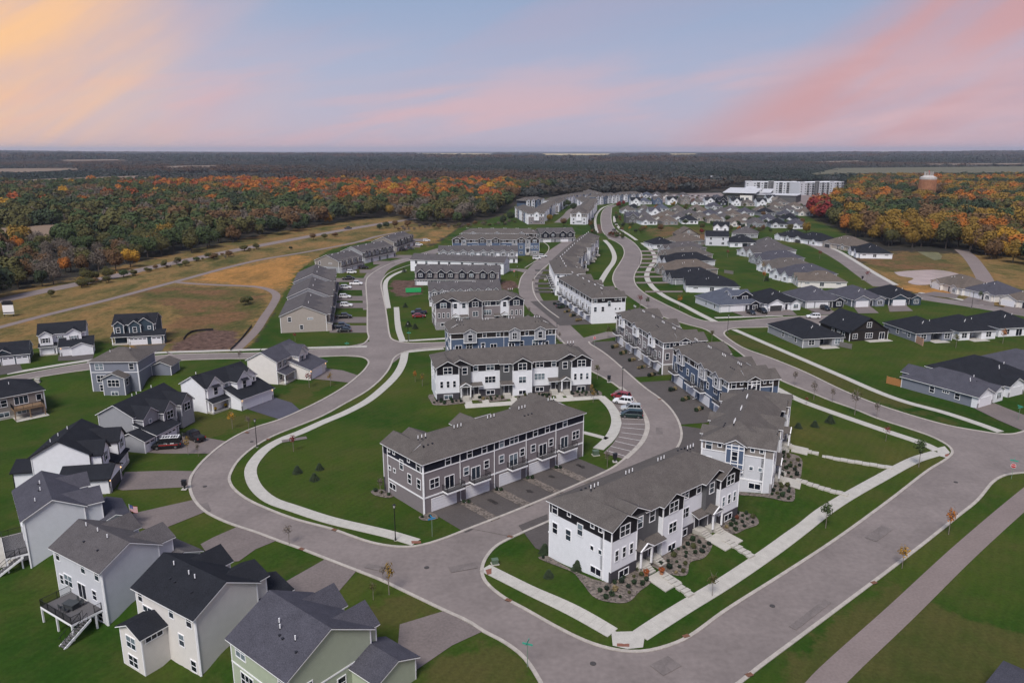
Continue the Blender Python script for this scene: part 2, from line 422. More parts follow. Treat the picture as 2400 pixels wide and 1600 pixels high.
def gmix(f, a, b, bt='MIX'):
    m = n_.new('ShaderNodeMix'); m.data_type = 'RGBA'; m.blend_type = bt
    for i, v in ((0, f), (6, a), (7, b)):
        if isinstance(v, (int, float)): m.inputs[i].default_value = v
        elif isinstance(v, tuple): m.inputs[i].default_value = (*v, 1)
        else: L_.new(v, m.inputs[i])
    return m.outputs[2]
def gmath(op, a, b):
    m = n_.new('ShaderNodeMath'); m.operation = op
    for i, v in enumerate((a, b)):
        if isinstance(v, (int, float)): m.inputs[i].default_value = v
        else: L_.new(v, m.inputs[i])
    return m.outputs[0]
def gmr(f, a, b, c=0., d=1.):
    r = n_.new('ShaderNodeMapRange'); r.interpolation_type = 'SMOOTHSTEP'
    for i, x in enumerate((a, b, c, d)): r.inputs[i+1].default_value = x
    L_.new(f, r.inputs[0]); return r.outputs[0]
wob = gnoise(.16, 6, .72)
def soft(sock):            # ragged edge between covers
    return gmr(gmath('ADD', sock, gmath('MULTIPLY', gmath('SUBTRACT', wob, .5), 1.7)), .36, .64)
A1 = n_.new('ShaderNodeAttribute'); A1.attribute_name = 'cover'; A2 = n_.new('ShaderNodeAttribute'); A2.attribute_name = 'cover_b'
S1 = n_.new('ShaderNodeSeparateColor'); L_.new(A1.outputs['Color'], S1.inputs[0]); S2 = n_.new('ShaderNodeSeparateColor'); L_.new(A2.outputs['Color'], S2.inputs[0])
big = gnoise(.022, 6, .62, .4); mid_ = gnoise(.16, 5, .65); fin = gnoise(2.2, 3, .7)
lawn = gramp(big, [(.30, (.012, .040, .0045)), (.44, (.022, .052, .007)), (.56, (.040, .063, .010)), (.70, (.078, .074, .020))])
lawn = gmix(gmr(mid_, .38, .74, 0, .62), lawn, (.062, .062, .019))
stripe = n_.new('ShaderNodeTexWave'); stripe.inputs['Scale'].default_value = .21; stripe.inputs['Distortion'].default_value = 5.0; stripe.inputs['Detail Scale'].default_value = .35; stripe.inputs['Detail'].default_value = 1
mps = n_.new('ShaderNodeMapping'); mps.inputs['Rotation'].default_value = (0, 0, R(35)); L_.new(tco.outputs['Object'], mps.inputs[0]); L_.new(mps.outputs[0], stripe.inputs['Vector'])
lawn = gmix(gmath('MULTIPLY', soft(S2.outputs[1]), gmr(gnoise(.09, 6, .7), .25, .7, .35, 1.0)), lawn, (.066, .062, .020))
lawn = gmix(1.0, lawn, gramp(stripe.outputs['Fac'], [(0, (.96, .965, .96)), (1, (1.04, 1.035, 1.03))]), 'MULTIPLY')
dry = gramp(gnoise(.055, 7, .68, .5, 1, .55), [(.28, (.036, .048, .013)), (.40, (.085, .075, .026)), (.50, (.15, .105, .042)), (.64, (.22, .125, .052)), (.85, (.16, .10, .05))])
orange = gramp(gnoise(.07, 6, .65, .3, 1, .5), [(.28, (.12, .082, .03)), (.45, (.27, .14, .045)), (.62, (.34, .17, .055)), (.8, (.24, .15, .06))])
redd = gramp(gnoise(.05, 7, .68, .5), [(.30, (.040, .054, .015)), (.44, (.085, .074, .028)), (.58, (.145, .080, .042)), (.8, (.12, .082, .036))])
tus = gramp(gnoise(.55, 5, .75, .4, 1, .6), [(.30, (.55, .60, .50)), (.5, (1, 1, 1)), (.70, (1.38, 1.3, 1.25))])
dry = gmix(1.0, dry, tus, 'MULTIPLY'); orange = gmix(.8, orange, tus, 'MULTIPLY')
redd = gmix(1.0, redd, tus, 'MULTIPLY')
dirt = gramp(gnoise(.5, 6, .7), [(.3, (.028, .018, .016)), (.5, (.10, .062, .05)), (.75, (.19, .12, .095))])
wood = gramp(gnoise(.011, 9, .74), [(.32, (.018, .020, .016)), (.5, (.032, .030, .025)), (.66, (.055, .040, .030)), (.8, (.045, .04, .035))])
woodf = gramp(gnoise(.0042, 12, .78, .3, 1, .35), [(.34, (.016, .022, .022)), (.48, (.030, .034, .033)), (.60, (.060, .048, .045)), (.75, (.095, .085, .075))])
wood = gmix(A2.outputs['Alpha'], wood, woodf)
c = gmix(soft(S1.outputs[1]), wood, dry)
c = gmix(soft(S1.outputs[0]), c, lawn)
c = gmix(soft(S1.outputs[2]), c, orange)
c = gmix(soft(S2.outputs[0]), c, redd)
c = gmix(soft(A1.outputs['Alpha']), c, dirt)

c = gmix(S2.outputs[2], c, (.20, .145, .105))
c = gmix(1.0, c, gramp(fin, [(.25, (.78, .78, .78)), (.75, (1.22, 1.22, 1.22))]), 'MULTIPLY')
L_.new(c, B_.inputs['Base Color'])
bp = n_.new('ShaderNodeBump'); bp.inputs['Strength'].default_value = .5; bp.inputs['Distance'].default_value = .08; L_.new(fin, bp.inputs['Height']); L_.new(bp.outputs[0], B_.inputs['Normal'])
me.materials.append(gm)
ground = link('ground', me); tag(ground, kind='structure', label='mown lawns, dry prairie and woodland floor spreading to the horizon')
# yellow harvested fields near the horizon
fm = mat('ripe_field', (.47, .36, .17), 1, .08, .002)
def sheet_flat(name, pts, m, z, kind='structure', label=None):
    b = MB(); b.prism([(x, y, z) for x, y in pts], (0, 0, -z-4), m)
    return tag(b.build(name), label=label, kind=kind)
FARF = [GP(q) for q in ([(140, 384), (270, 382), (300, 385.5), (170, 388)], [(540, 380), (660, 379), (650, 382), (560, 383)], [(870, 374), (930, 373.5), (925, 375.5), (875, 376)], [(1900, 385), (2010, 382), (2030, 386), (1930, 389)], [(2060, 374), (2230, 372), (2220, 375), (2080, 377)], [(2150, 392), (2400, 390), (2400, 393), (2200, 396)], [(380, 398), (520, 395), (500, 400), (400, 403)])]
for q in FARF: sheet_flat('field', q, mat('pale_stubble', (.17, .125, .09), 1, .25, .01), 10.5+float(far_h(np.array([q[0][0]]), np.array([q[0][1]]))[0]))
for q, zz in ((PALEF[0], 11.5), (PALEF[1], 11), (FIELDG[0], 12)): sheet_flat('field', q, mat('pale_stubble', (.17, .125, .09), 1, .25, .01) if zz < 12 else mat('olive_field', (.10, .095, .06), 1, .2, .008), zz)
for q in YELF:
    zz = max(float(far_h(np.array([p[0]]), np.array([p[1]]))[0]) for p in q) + 14.0
    sheet_flat('field', q, fm, zz)

# ---------------------------------------------------------------- draped sheets
def drape(name, poly, m, dz, spacing=2.5, kind='structure', label=None, thick=0.0, mb=None, parent=None):
    xs = [p[0] for p in poly]; ys = [p[1] for p in poly]
    vs_ = [Vector(p) for p in poly]; nb = len(vs_)
    if min(xs) < 60 and min(ys) < 200:
        x = min(xs)
        while x < max(xs):
            y = min(ys)
            while y < max(ys):
                if inpoly((x, y), poly) and min(seg_d((x, y), poly[i-1], poly[i]) for i in range(nb)) > spacing*.4: vs_.append(Vector((x, y)))
                y += spacing
            x += spacing
    ov, oe, of, *_ = geometry.delaunay_2d_cdt(vs_, [(i, (i+1) % nb) for i in range(nb)], [], 1, 1e-4)
    V = [(v.x, v.y, hgt(v.x, v.y)+dz) for v in ov]
    F = [tuple(f) for f in of]
    F = [f if (V[f[1]][0]-V[f[0]][0])*(V[f[2]][1]-V[f[0]][1])-(V[f[1]][1]-V[f[0]][1])*(V[f[2]][0]-V[f[0]][0]) > 0 else f[::-1] for f in F]
    b = mb or MB(); b.add(V, F, m)
    if thick:
        n0 = len(b.v)
        P = [(p[0], p[1], hgt(*p)+dz) for p in poly]
        for i in range(nb): b.add([P[i-1], P[i], (P[i][0], P[i][1], P[i][2]-thick), (P[i-1][0], P[i-1][1], P[i-1][2]-thick)], [(0, 1, 2, 3)], m)
    if mb: return None
    return tag(b.build(name, parent), label=label, kind=kind)
def offs(pts, w0, w1):     # left/right offsets of a polyline
    l, r = [], []
    for i, p in enumerate(pts):
        a = pts[max(i-1, 0)]; c_ = pts[min(i+1, len(pts)-1)]
        dx, dy = c_[0]-a[0], c_[1]-a[1]; d = math.hypot(dx, dy) or 1
        nx, ny = -dy/d, dx/d
        l.append((p[0]+nx*w0, p[1]+ny*w0)); r.append((p[0]+nx*w1, p[1]+ny*w1))
    return l, r
def resample(pts, step):
    out = [pts[0]]; acc = 0
    for a, b in zip(pts, pts[1:]):
        d = math.hypot(b[0]-a[0], b[1]-a[1]); s = step-acc
        while s <= d:
            out.append((a[0]+(b[0]-a[0])*s/d, a[1]+(b[1]-a[1])*s/d)); s += step
        acc = (acc+d) % step
    if math.hypot(out[-1][0]-pts[-1][0], out[-1][1]-pts[-1][1]) > step*.3: out.append(pts[-1])
    return out
def strip(name, pts, w, m, dz, smooth=True, label=None, kind='structure', step=2.0):
    c_ = resample(catmull(pts, 6) if smooth else pts, step)
    l, r = offs(c_, w/2, -w/2); b = MB()
    V = []
    for p, q in zip(l, r): V += [(*p, hgt(*p)+dz), (*q, hgt(*q)+dz)]
    b.add(V, [(2*i+1, 2*i+3, 2*i+2, 2*i) for i in range(len(l)-1)], m)
    return tag(b.build(name), label=label, kind=kind)
def walk(pts, w, m=None, slab=1.6, name='sidewalk', dz=.07, label=None, smooth=True):
    m = m or CONC; c_ = resample(catmull(pts, 6) if smooth else pts, slab); b = MB(); g = .007
    l, r = offs(c_, w/2, -w/2)
    for i in range(len(c_)-1):
        def lp(a, c2, t): return (a[0]+(c2[0]-a[0])*t, a[1]+(c2[1]-a[1])*t)
        q = [lp(r[i], r[i+1], g), lp(r[i], r[i+1], 1-g), lp(l[i], l[i+1], 1-g), lp(l[i], l[i+1], g)]
        top = [(*p, hgt(*p)+dz) for p in q]
        b.prism(top, (0, 0, -.12), m)
    return tag(b.build(name), label=label, kind='structure')
KB = MB()
def kerb(px, smooth=True, w=.25, world=None):
    pts = world or GP(px)
    c_ = resample(catmull(pts, 6) if smooth else pts, 1.2); l, r = offs(c_, w, -w)
    V = []
    for p, q in zip(l, r): V += [(*p, .0), (*p, .115), (*q, .115), (*q, .0)]
    F = []
    for i in range(len(l)-1):
        a = 4*i; F += [(a, a+1, a+5, a+4), (a+1, a+2, a+6, a+5), (a+2, a+3, a+7, a+6)]
    n = len(V); F += [(0, 3, 2, 1), (n-4, n-3, n-2, n-1)]
    KB.add(V, [f[::-1] for f in F], KERB)

# ================================================================== ROADS
R1W = [(861, 715), (861, 750), (861.5, 778), (864, 792), (854, 804), (835, 812), (800, 816)]
R1W2 = [(800, 834), (830, 834), (852, 838), (864, 847.5), (857, 863), (839, 881), (806, 907), (755, 937), (704, 962), (653, 984), (602, 1000), (564, 1016), (525, 1039), (500, 1058), (476, 1080), (459, 1100), (447, 1119), (445, 1141), (453, 1167), (478, 1196), (516, 1217), (557, 1233), (600, 1247), (653, 1267), (704, 1285), (765, 1309), (835, 1336), (898, 1361), (946, 1384), (1042, 1430), (1100, 1457), (1132, 1478), (1180, 1503), (1221, 1533), (1243, 1559), (1259, 1584.6), (1269, 1602), (1277, 1640), (1280, 1700)]
R1E = [(903, 718), (908, 752), (913, 784), (918, 794), (934, 801), (959, 804), (1000, 803.5), (1055, 802)]
R1E2 = [(1050, 813), (1000, 816), (959, 822), (936, 830), (923, 840), (917, 853), (908, 870), (888, 893), (857, 918), (806, 947), (755, 975), (704, 996), (653, 1016), (615, 1035), (582, 1057), (556, 1082), (543, 1103), (537, 1120), (542, 1137), (554, 1151), (580, 1170), (627, 1192), (691, 1216), (780, 1240), (819, 1254), (867, 1270), (914, 1279), (962, 1281), (997, 1275), (1042, 1261), (1100, 1238), (1196, 1201), (1285, 1164.5), (1371, 1127), (1419, 1105), (1439, 1094), (1465, 1074), (1488, 1053), (1506, 1033), (1516, 1006), (1515, 986), (1506, 972)]
R2W = [(1506, 972), (1490, 948), (1470, 925), (1450, 908), (1435, 897), (1410, 882), (1387, 870), (1362, 850), (1345, 830), (1318, 800), (1300, 780)]
R2E = [(1380, 801), (1383, 806), (1398, 815), (1424, 833), (1468, 871), (1512, 909), (1547, 934), (1571, 957), (1588, 983), (1596, 1006), (1597, 1024), (1589, 1046), (1570, 1070), (1530, 1102), (1470, 1135), (1380, 1180), (1282, 1223), (1202, 1258), (1164, 1278.5), (1140, 1305), (1130, 1329.5), (1132, 1352), (1148, 1374), (1186, 1403), (1227, 1425), (1307, 1470), (1371, 1501), (1419, 1517), (1466, 1525.5), (1511, 1525.5), (1562, 1514), (1610, 1494), (1700, 1430), (1828, 1349), (1955, 1266), (2083, 1173), (2178, 1100), (2217, 1076), (2232, 1060), (2222, 1044), (2181, 1022), (2123, 1002), (2055, 980), (2005, 959.5), (1947, 939), (1903, 921), (1832, 892), (1770, 854), (1714, 812), (1690, 797), (1674, 786), (1653, 772), (1606, 745.0 + 14), (1553, 742), (1500, 713)]
R3E = [(1700, 1622), (1732, 1600), (1780, 1562), (1891, 1479.5), (2019, 1384), (2146, 1288), (2242, 1211.6), (2290, 1173), (2331, 1126), (2357, 1113), (2386, 1108.5), (2440, 1106)]
R4E = [(1434, 487), (1432.6, 515), (1440, 535), (1456, 549), (1466, 556), (1482, 566), (1496, 580), (1503, 593), (1504, 605), (1499, 622), (1489, 639), (1486, 654), (1493, 671.5), (1516, 691), (1548, 708), (1600, 733), (1629, 746), (1655, 752.5), (1680, 754), (1730, 752), (1800, 746), (1860, 742), (1960, 739)]
R4W = [(1443, 674), (1436, 655), (1440, 637), (1451, 619.5), (1461, 602), (1463, 589), (1457, 576), (1442, 566), (1426, 559)]
R4W2 = [(1418, 550), (1412, 541), (1409, 526), (1408, 513), (1410, 500), (1418, 489), (1431, 483), (1450, 480)]
R4S = [(1990, 757), (1900, 762), (1832, 766), (1770, 767.5), (1723, 769), (1702, 775), (1697, 781), (1703, 790), (1744, 816), (1800, 836.5), (1880, 869), (1976, 915), (2049, 945), (2152, 978), (2225, 997.5), (2299, 1010.6), (2340, 1016.5), (2372, 1017), (2400, 1010.6), (2460, 990)]
for q in (R1W, R1W2, R1E, R1E2, R2W, R2E, R3E, R4E, R4W, R4W2, R4S): kerb(q)
sideW_N = [(800, 816), (700, 821), (600, 827), (408, 831), (212, 850), (30, 882), (-60, 902)]
sideW_S = [(800, 834), (700, 838), (600, 840), (416, 845), (206, 866.7), (58, 890), (-60, 915)]
kerb(sideW_N); kerb(sideW_S)
RZ = [0.012]
def road(px, name='road', smooth=False, m=None):
    RZ[0] += .004
    b = MB(); pts = GP(px)
    tri = geometry.tessellate_polygon([[Vector((*p, 0)) for p in pts]])
    V = [(*p, RZ[0]) for p in pts]
    F = []
    for f in tri:
        a, b_, c_ = [V[i] for i in f]
        F.append(tuple(f) if (b_[0]-a[0])*(c_[1]-a[1])-(b_[1]-a[1])*(c_[0]-a[0]) > 0 else tuple(f)[::-1])
    b.add(V, F, m or ASPH); return tag(b.build(name), kind='structure')
def sm(px): 
    pts = catmull([Vector(p) for p in px], 5); return [tuple(p) for p in pts]
def cut(px, a, b): return [p for i, p in enumerate(px) if a <= i <= b]
# the curving street on the left, from the row of beige homes down to the corner
road(sm(R1W[:4]) + [(866, 800), (866, 846)] + [(917, 853), (918, 794)] + sm(R1E[:4])[::-1])
road([(800, 815), (866, 800), (918, 794), (960, 804), (1056, 802), (1056, 813), (959, 822), (917, 853), (866, 848), (852, 838), (800, 834)])
road(sm(R1W2[3:23])[::1] + [(600, 1247), (653, 1267), (704, 1285), (765, 1309), (835, 1336), (898, 1361), (946, 1384), (962, 1281)] + sm(R1E2[5:28])[::-1])
road([(946, 1384), (962, 1281), (997, 1275), (1042, 1261), (1100, 1238), (1202, 1258), (1164, 1278.5), (1140, 1305), (1130, 1329.5), (1132, 1352), (1148, 1374), (1186, 1403), (1180, 1503), (1132, 1478), (1042, 1430)])
road([(1186, 1403), (1227, 1425), (1307, 1470), (1371, 1501), (1419, 1517), (1466, 1525.5), (1511, 1525.5), (1562, 1514), (1610, 1494), (1700, 1430), (1891, 1479.5), (1780, 1562), (1732, 1600), (1700, 1622), (1600, 1720), (1281, 1720), (1277, 1640), (1259, 1584.6), (1243, 1559), (1221, 1533), (1180, 1503)])
# big street on the right
road([(1700, 1430), (1828, 1349), (1955, 1266), (2083, 1173), (2178, 1100), (2217, 1076), (2331, 1126), (2290, 1173), (2242, 1211.6), (2146, 1288), (2019, 1384), (1891, 1479.5)])
road([(2217, 1076)] + [(2232, 1060), (2222, 1044), (2181, 1022), (2123, 1002), (2055, 980), (2152, 978), (2225, 997.5), (2299, 1010.6), (2340, 1016.5), (2372, 1017), (2400, 1010.6), (2480, 985), (2480, 1110), (2386, 1108.5), (2357, 1113), (2331, 1126)])
road([(2055, 980), (2005, 959.5), (1947, 939), (1903, 921), (1832, 892), (1770, 854), (1714, 812), (1690, 797), (1703, 790), (1744, 816), (1800, 836.5), (1880, 869), (1976, 915), (2049, 945), (2152, 978)])
road([(1690, 797), (1674, 786), (1653, 772), (1606, 759), (1553, 742), (1500, 713), (1443, 674), (1493, 671.5), (1516, 691), (1548, 708), (1600, 733), (1629, 746), (1655, 752.5), (1680, 754), (1730, 752), (1723, 769), (1702, 775), (1697, 781), (1703, 790)])
road([(1730, 752), (1800, 746), (1860, 742), (1990, 738), (1990, 757), (1900, 762), (1832, 766), (1770, 767.5), (1723, 769)])
road(sm(R4W) + [(1418, 550), (1442, 543), (1456, 549)] + sm(R4E[4:13])[:])
road([(1418, 550), (1442, 566), (1482, 566), (1456, 549), (1440, 535)])
road(sm(R4W2) + sm(R4E[:4]))
# lane past the courtyards
road(sm(R2E[:13]) + [(1570, 1070), (1530, 1102), (1470, 1135), (1380, 1180), (1282, 1223), (1202, 1258), (1100, 1238), (1196, 1201), (1285, 1164.5), (1371, 1127), (1419, 1105)] + [(1439, 1094), (1465, 1074), (1488, 1053), (1506, 1033), (1516, 1006), (1515, 986), (1506, 972)] + sm(R2W)[1:-1] + [(1300, 780), (1330, 770)])
strip('road', GP([(1345, 800), (1300, 755), (1266, 725), (1243, 695), (1240, 660), (1262, 625), (1298, 592), (1330, 569), (1345, 560)]), 8.5, ASPH, .02)
strip('road', GP([(1250, 640), (1215, 632), (1180, 634)]), 7, ASPH, .026)
road([(1345, 798), (1420, 778), (1500, 776), (1500, 792), (1440, 790), (1390, 800), (1370, 815)])
kerb([(1310, 745), (1278, 721), (1256, 697), (1249, 660), (1266, 636), (1293, 613), (1332, 577)])
kerb([(1215, 676), (1222, 650), (1232, 637)]); kerb([(1230, 628), (1255, 612), (1282, 592), (1286, 578), (1275, 568)])
strip('road', GP([(880, 725), (876, 690), (872, 665), (876, 650), (890, 632), (925, 615), (965, 605), (1010, 592), (1040, 583)]), 9.2, ASPH, .02)
kerb([(903, 718), (897, 690), (893, 668), (897, 655), (912, 640), (945, 626), (975, 617)]); kerb([(861, 716), (859, 690), (858, 662), (862, 650), (878, 637), (915, 618), (958, 606)])
road(sideW_N[::-1] + [(802, 815), (802, 835)] + sideW_S)
# far estate streets
strip('road', GP([(1310, 522), (1330, 505), (1338, 495), (1360, 480), (1385, 466)]), 8, ASPH, .03)
strip('road', GP([(1905, 572), (1925, 580), (1950, 592), (1990, 615), (2040, 650), (2075, 672)]), 10, ASPH, .03)
strip('road', GP([(2130, 690), (2180, 700), (2280, 715), (2400, 735), (2500, 752)]), 10, ASPH, .034)
strip('road', GP([(1862, 480), (1890, 462), (1905, 455)]), 22, PATHM, .03)
walk(GP([(1915, 570), (1960, 586), (2005, 612), (2050, 640), (2100, 668)]), 2.4)
walk(GP([(2155, 686), (2220, 696), (2310, 715)]), 2.4)
# highway and trails on the prairie
strip('highway', GP([(-120, 730), (5, 703.5), (97, 683), (166, 669), (275, 646), (331, 632), (439, 610), (510, 595), (594, 578.5), (712, 556.5), (784, 543), (865, 529), (937, 518), (1010, 508)]), 9, PATHM, .05, label='pale two-lane road along the wood edge')
strip('path', GP([(-60, 783), (0, 767), (102, 740), (255, 702), (408, 661), (600, 611), (722, 590), (835, 568), (886, 553.5), (960, 540)]), 3.6, PATHM, .05)
strip('path', GP([(408, 661), (440, 664), (510, 668), (594, 671.6), (624, 677), (643, 686), (648, 694), (639, 715), (620, 743), (600, 774), (575, 800), (548, 824)]), 3.2, PATHM, .055)
strip('path', GP([(2252, 585), (2275, 605), (2300, 640), (2312, 662)]), 7, PATHM, .05)
tr = GP([(1891, 1600), (2082, 1425), (2242, 1279), (2400, 1148), (2470, 1092)]); tr2 = GP([(1977, 1600), (2146, 1438), (2274, 1310), (2400, 1192), (2500, 1110)])
strip('trail', [((a[0]+b[0])/2, (a[1]+b[1])/2) for a, b in zip([G(1860, 1640)]+tr, [G(1945, 1640)]+tr2)], 3.3, PATHM, .03)
strip('path', GP([(1395, 690), (1408, 660), (1425, 632), (1437, 615), (1440, 600), (1430, 577), (1417, 563)]), 2.6, CONC, .05)
KB.build('kerb')['kind'] = 'structure'
# pavements
walk(GP([(929, 720), (934, 771), (944, 801)]), 2.0)
walk(GP([(949, 826), (944, 850), (929, 878), (898, 910), (857, 942), (806, 968.7), (755, 990), (704, 1013), (663, 1029), (627, 1049), (603, 1072), (588, 1097), (590, 1122), (605, 1148), (637, 1173), (691, 1192), (771, 1218), (850, 1237), (914, 1252), (980, 1272)]), 2.2)
walk(GP([(910, 722), (905, 690), (903, 668), (908, 655), (925, 643), (950, 633)]), 2.0)
walk(GP([(951, 799), (1000, 796), (1050, 793)]), 1.8); walk(GP([(950, 825), (1000, 820), (1040, 817)]), 1.8)
walk(GP([(1136, 1330), (1196, 1360), (1291, 1408), (1440, 1486)]), 2.1)
walk(GP([(1500, 1490), (1600, 1427), (1700, 1366), (1828, 1279), (1955, 1183), (2064, 1120), (2146, 1077), (2198, 1061)]), 2.3)
walk(GP([(2198, 1056), (2167, 1041), (2064, 1006), (1947, 965), (1872, 937), (1800, 900)]), 2.2)
walk(GP([(1720, 772), (1800, 807), (1888, 845), (1976, 883), (2064, 921), (2123, 942), (2211, 966), (2299, 995), (2345, 1012)]), 2.0)
walk(GP([(1505, 569.6), (1527, 587), (1535, 609), (1521, 630), (1516, 650), (1531, 674), (1559, 695), (1600, 715), (1644, 738), (1676, 754)]), 2.4)
walk(GP([(1676, 745), (1760, 742), (1835, 739)]), 2.0)
walk(GP([(610, 819), (480, 823), (352, 828), (212, 844), (15, 876)]), 2.0)
walk(GP([(860, 812), (800, 813), (700, 816), (612, 819)]), 1.8)
walk(GP([(1440, 507), (1441, 520), (1455, 538), (1475, 551), (1492, 563)]), 2.2); walk(GP([(1400, 545), (1396, 530), (1395, 515), (1400, 500), (1415, 486), (1440, 478)]), 2.0)
pad = GP([(1432, 1476), (1445, 1482), (1500, 1480), (1512, 1486), (1507, 1517), (1470, 1521), (1436, 1513)])
drape('sidewalk', pad, CONC, .075)
drape('sidewalk', GP([(2196, 1050), (2214, 1046), (2226, 1060), (2218, 1073), (2198, 1068)]), CONC, .085)
for q in ([(1138, 1336), (1152, 1332), (1152, 1345), (1142, 1347)], [(964, 1268), (986, 1268), (987, 1273), (965, 1274)], [(1446, 1508), (1475, 1509), (1475, 1516), (1446, 1515)], [(2214, 1066), (2223, 1063), (2225, 1068), (2216, 1071)]):
    b = MB(); P = GP(q); b.prism([(*p, .10) for p in P], (0, 0, -.05), mat('tactile_paving', (.20, .085, .06), .9, .2, 8)); tag(b.build('tactile_paving'), kind='structure')
walk(GP([(1086, 944), (1150, 942), (1206, 939)]), 1.9); walk(GP([(1293, 932), (1345, 933), (1405, 936)]), 1.9)
walk(GP([(1407, 934), (1424, 944), (1438, 962), (1445, 985), (1440, 1008), (1426, 1030), (1402, 1052)]), 2.3); walk(GP([(1366, 1013), (1394, 1020), (1424, 1028)]), 1.4, smooth=False)
# parking bays
road([(1417, 930), (1436, 944), (1452, 966), (1457, 992), (1450, 1018), (1436, 1040), (1414, 1062), (1468, 1078), (1492, 1053), (1506, 1033), (1517, 1006), (1516, 986), (1506, 972), (1490, 948), (1470, 925), (1452, 911)], name='parking_bay', m=ASPHD)
bl = GP([(1422, 928), (1441, 941), (1451, 955), (1458, 981), (1459, 993), (1458, 1002), (1456, 1014), (1450, 1024), (1442, 1034), (1431, 1046), (1422, 1056)]); br = GP([(1465, 926), (1484, 947), (1500, 965), (1507, 983), (1511, 995), (1511, 1007), (1507, 1020), (1502, 1033), (1493, 1046), (1481, 1058), (1468, 1070)])
b = MB()
for p, q in zip(bl, br): 
    d = Vector((q[0]-p[0], q[1]-p[1])).normalized(); n = Vector((-d.y, d.x))*.07
    b.add([(p[0]-n.x, p[1]-n.y, .088), (q[0]-n.x, q[1]-n.y, .088), (q[0]+n.x, q[1]+n.y, .088), (p[0]+n.x, p[1]+n.y, .088)], [(0, 1, 2, 3)], PAINT)
tag(b.build('bay_lines'), kind='structure')
strip('gutter', GP([(1455, 907), (1472, 924), (1491, 946), (1508, 970), (1516, 988), (1517, 1006), (1506, 1034), (1488, 1055), (1466, 1075)]), 1.0, KERB, .121)
# driveways
DZ = [.022]
def drive(px, m=ASPHD): 
    DZ[0] += .0012
    return drape('driveway', GHP(px), m, .035+DZ[0], 2.5)
drive([(937, 1463), (1042, 1431), (1132, 1479), (1060, 1512), (968, 1575), (930, 1540)])
drive([(660, 1368), (764, 1309), (836, 1337), (793, 1387), (740, 1440), (690, 1420)])
drive([(470, 1275), (500, 1259), (557, 1234), (650, 1266), (599, 1287), (560, 1315), (500, 1320)])
drive([(312, 1203), (454, 1171), (482, 1199), (395, 1234), (370, 1246), (300, 1230)])
drive([(275, 1146), (293, 1106), (389, 1103), (458, 1104), (446, 1141), (287, 1149)])
drive([(335, 1060), (421, 1022), (485, 1026), (536, 1035), (488, 1063), (380, 1063)])
drive([(574, 957), (640, 930), (684, 944), (704, 962), (655, 983)], ASPHN)
drive([(716, 886), (752, 862), (803, 868), (840, 880), (820, 897)])
drive([(136, 846), (137, 832), (222, 824), (217, 843)], APRON); drive([(311, 811), (390, 806), (380, 822), (349, 827)], APRON); drive([(-10, 860), (46, 851), (53, 868), (13, 877), (-40, 885)], APRON)
drive([(408, 831), (416, 845), (395, 832), (388, 822)], ASPHD)
for y0, y1 in ((743, 757), (763, 780), (710, 722), (694, 705), (668, 680), (652, 661)): drive([(772, y1), (775, y0), (861, y0), (861, y1)], ASPHD)
for y0, y1, x1 in ((632, 640, 880), (612, 620, 925), (598, 605, 965), (572, 580, 985), (560, 566, 1000)): drive([(830 + (640-y0)*1.6, y1), (830 + (640-y0)*1.6, y0), (x1, y0), (x1, y1)], ASPHD)
for y, x0, x1 in ((589, 1500, 1570), (598, 1505, 1570), (607, 1505, 1570), (617, 1501, 1575), (626, 1496, 1572), (638, 1488, 1572), (649, 1486, 1578), (663, 1491, 1585), (684, 1512, 1600)): drive([(x0, y+1.8), (x0, y-1.8), (x1, y-2.2), (x1, y+1.4)], PATHM)
for px in ([(1745, 742), (1690, 722), (1700, 716), (1782, 712), (1800, 722), (1795, 741)], [(1797, 740), (1800, 722), (1850, 722), (1868, 739)], [(1925, 738), (1890, 724), (1935, 722), (1975, 737)], [(2012, 735), (2000, 719), (2040, 718), (2060, 734)], [(2085, 731), (2080, 714), (2120, 713), (2140, 729)], [(2281, 956), (2330, 945), (2372, 962), (2470, 1000), (2400, 1011), (2340, 985)], [(2150, 690), (2190, 684), (2250, 690), (2240, 700)], [(2250, 708), (2270, 696), (2330, 705), (2330, 718)], [(2340, 730), (2360, 715), (2420, 725), (2420, 740)]): drive(px, ASPHD)

for px in ((1000, 1330), (1390, 1555), (1810, 1420), (480, 1140), (890, 700), (2240, 1130), (1290, 760), (1700, 830), (590, 1035)):
    P = G(*px); b = MB(); b.tube((0, 0, .0), (0, 0, .095), .36, .36, mat('cast_iron', (.055, .05, .048), .6, .2, 8), 14); b.tube((0, 0, .095), (0, 0, .102), .28, .28, MATS['cast_iron'], 10); o = b.build('manhole_cover', None, (P[0], P[1], 0)); tag(o, 'round iron manhole cover set in the road', 'manhole cover', 'manhole covers in the roads')

# old repairs in the asphalt
for px, w, l, a in (((1085, 1330), 1.6, 4, 20), ((1560, 1560), 2.2, 3, 35), ((2060, 1250), 1.8, 6, 41), ((480, 1190), 1.4, 3.5, -60), ((690, 1030), 1.5, 5, 25), ((880, 1330), 1.2, 3, -20), ((1900, 1440), 1.0, 9, 41), ((1545, 1010), 1.4, 4, 80)):
    P = G(*px); b = MB(); b.box(-l/2, l/2, -w/2, w/2, .09, .098, mat('asphalt_patch', (.150, .128, .121), .92, .2, .5, fine=(3, .1))); o = b.build('asphalt_patch', None, (P[0], P[1], 0), R(a)); o['kind'] = 'structure'
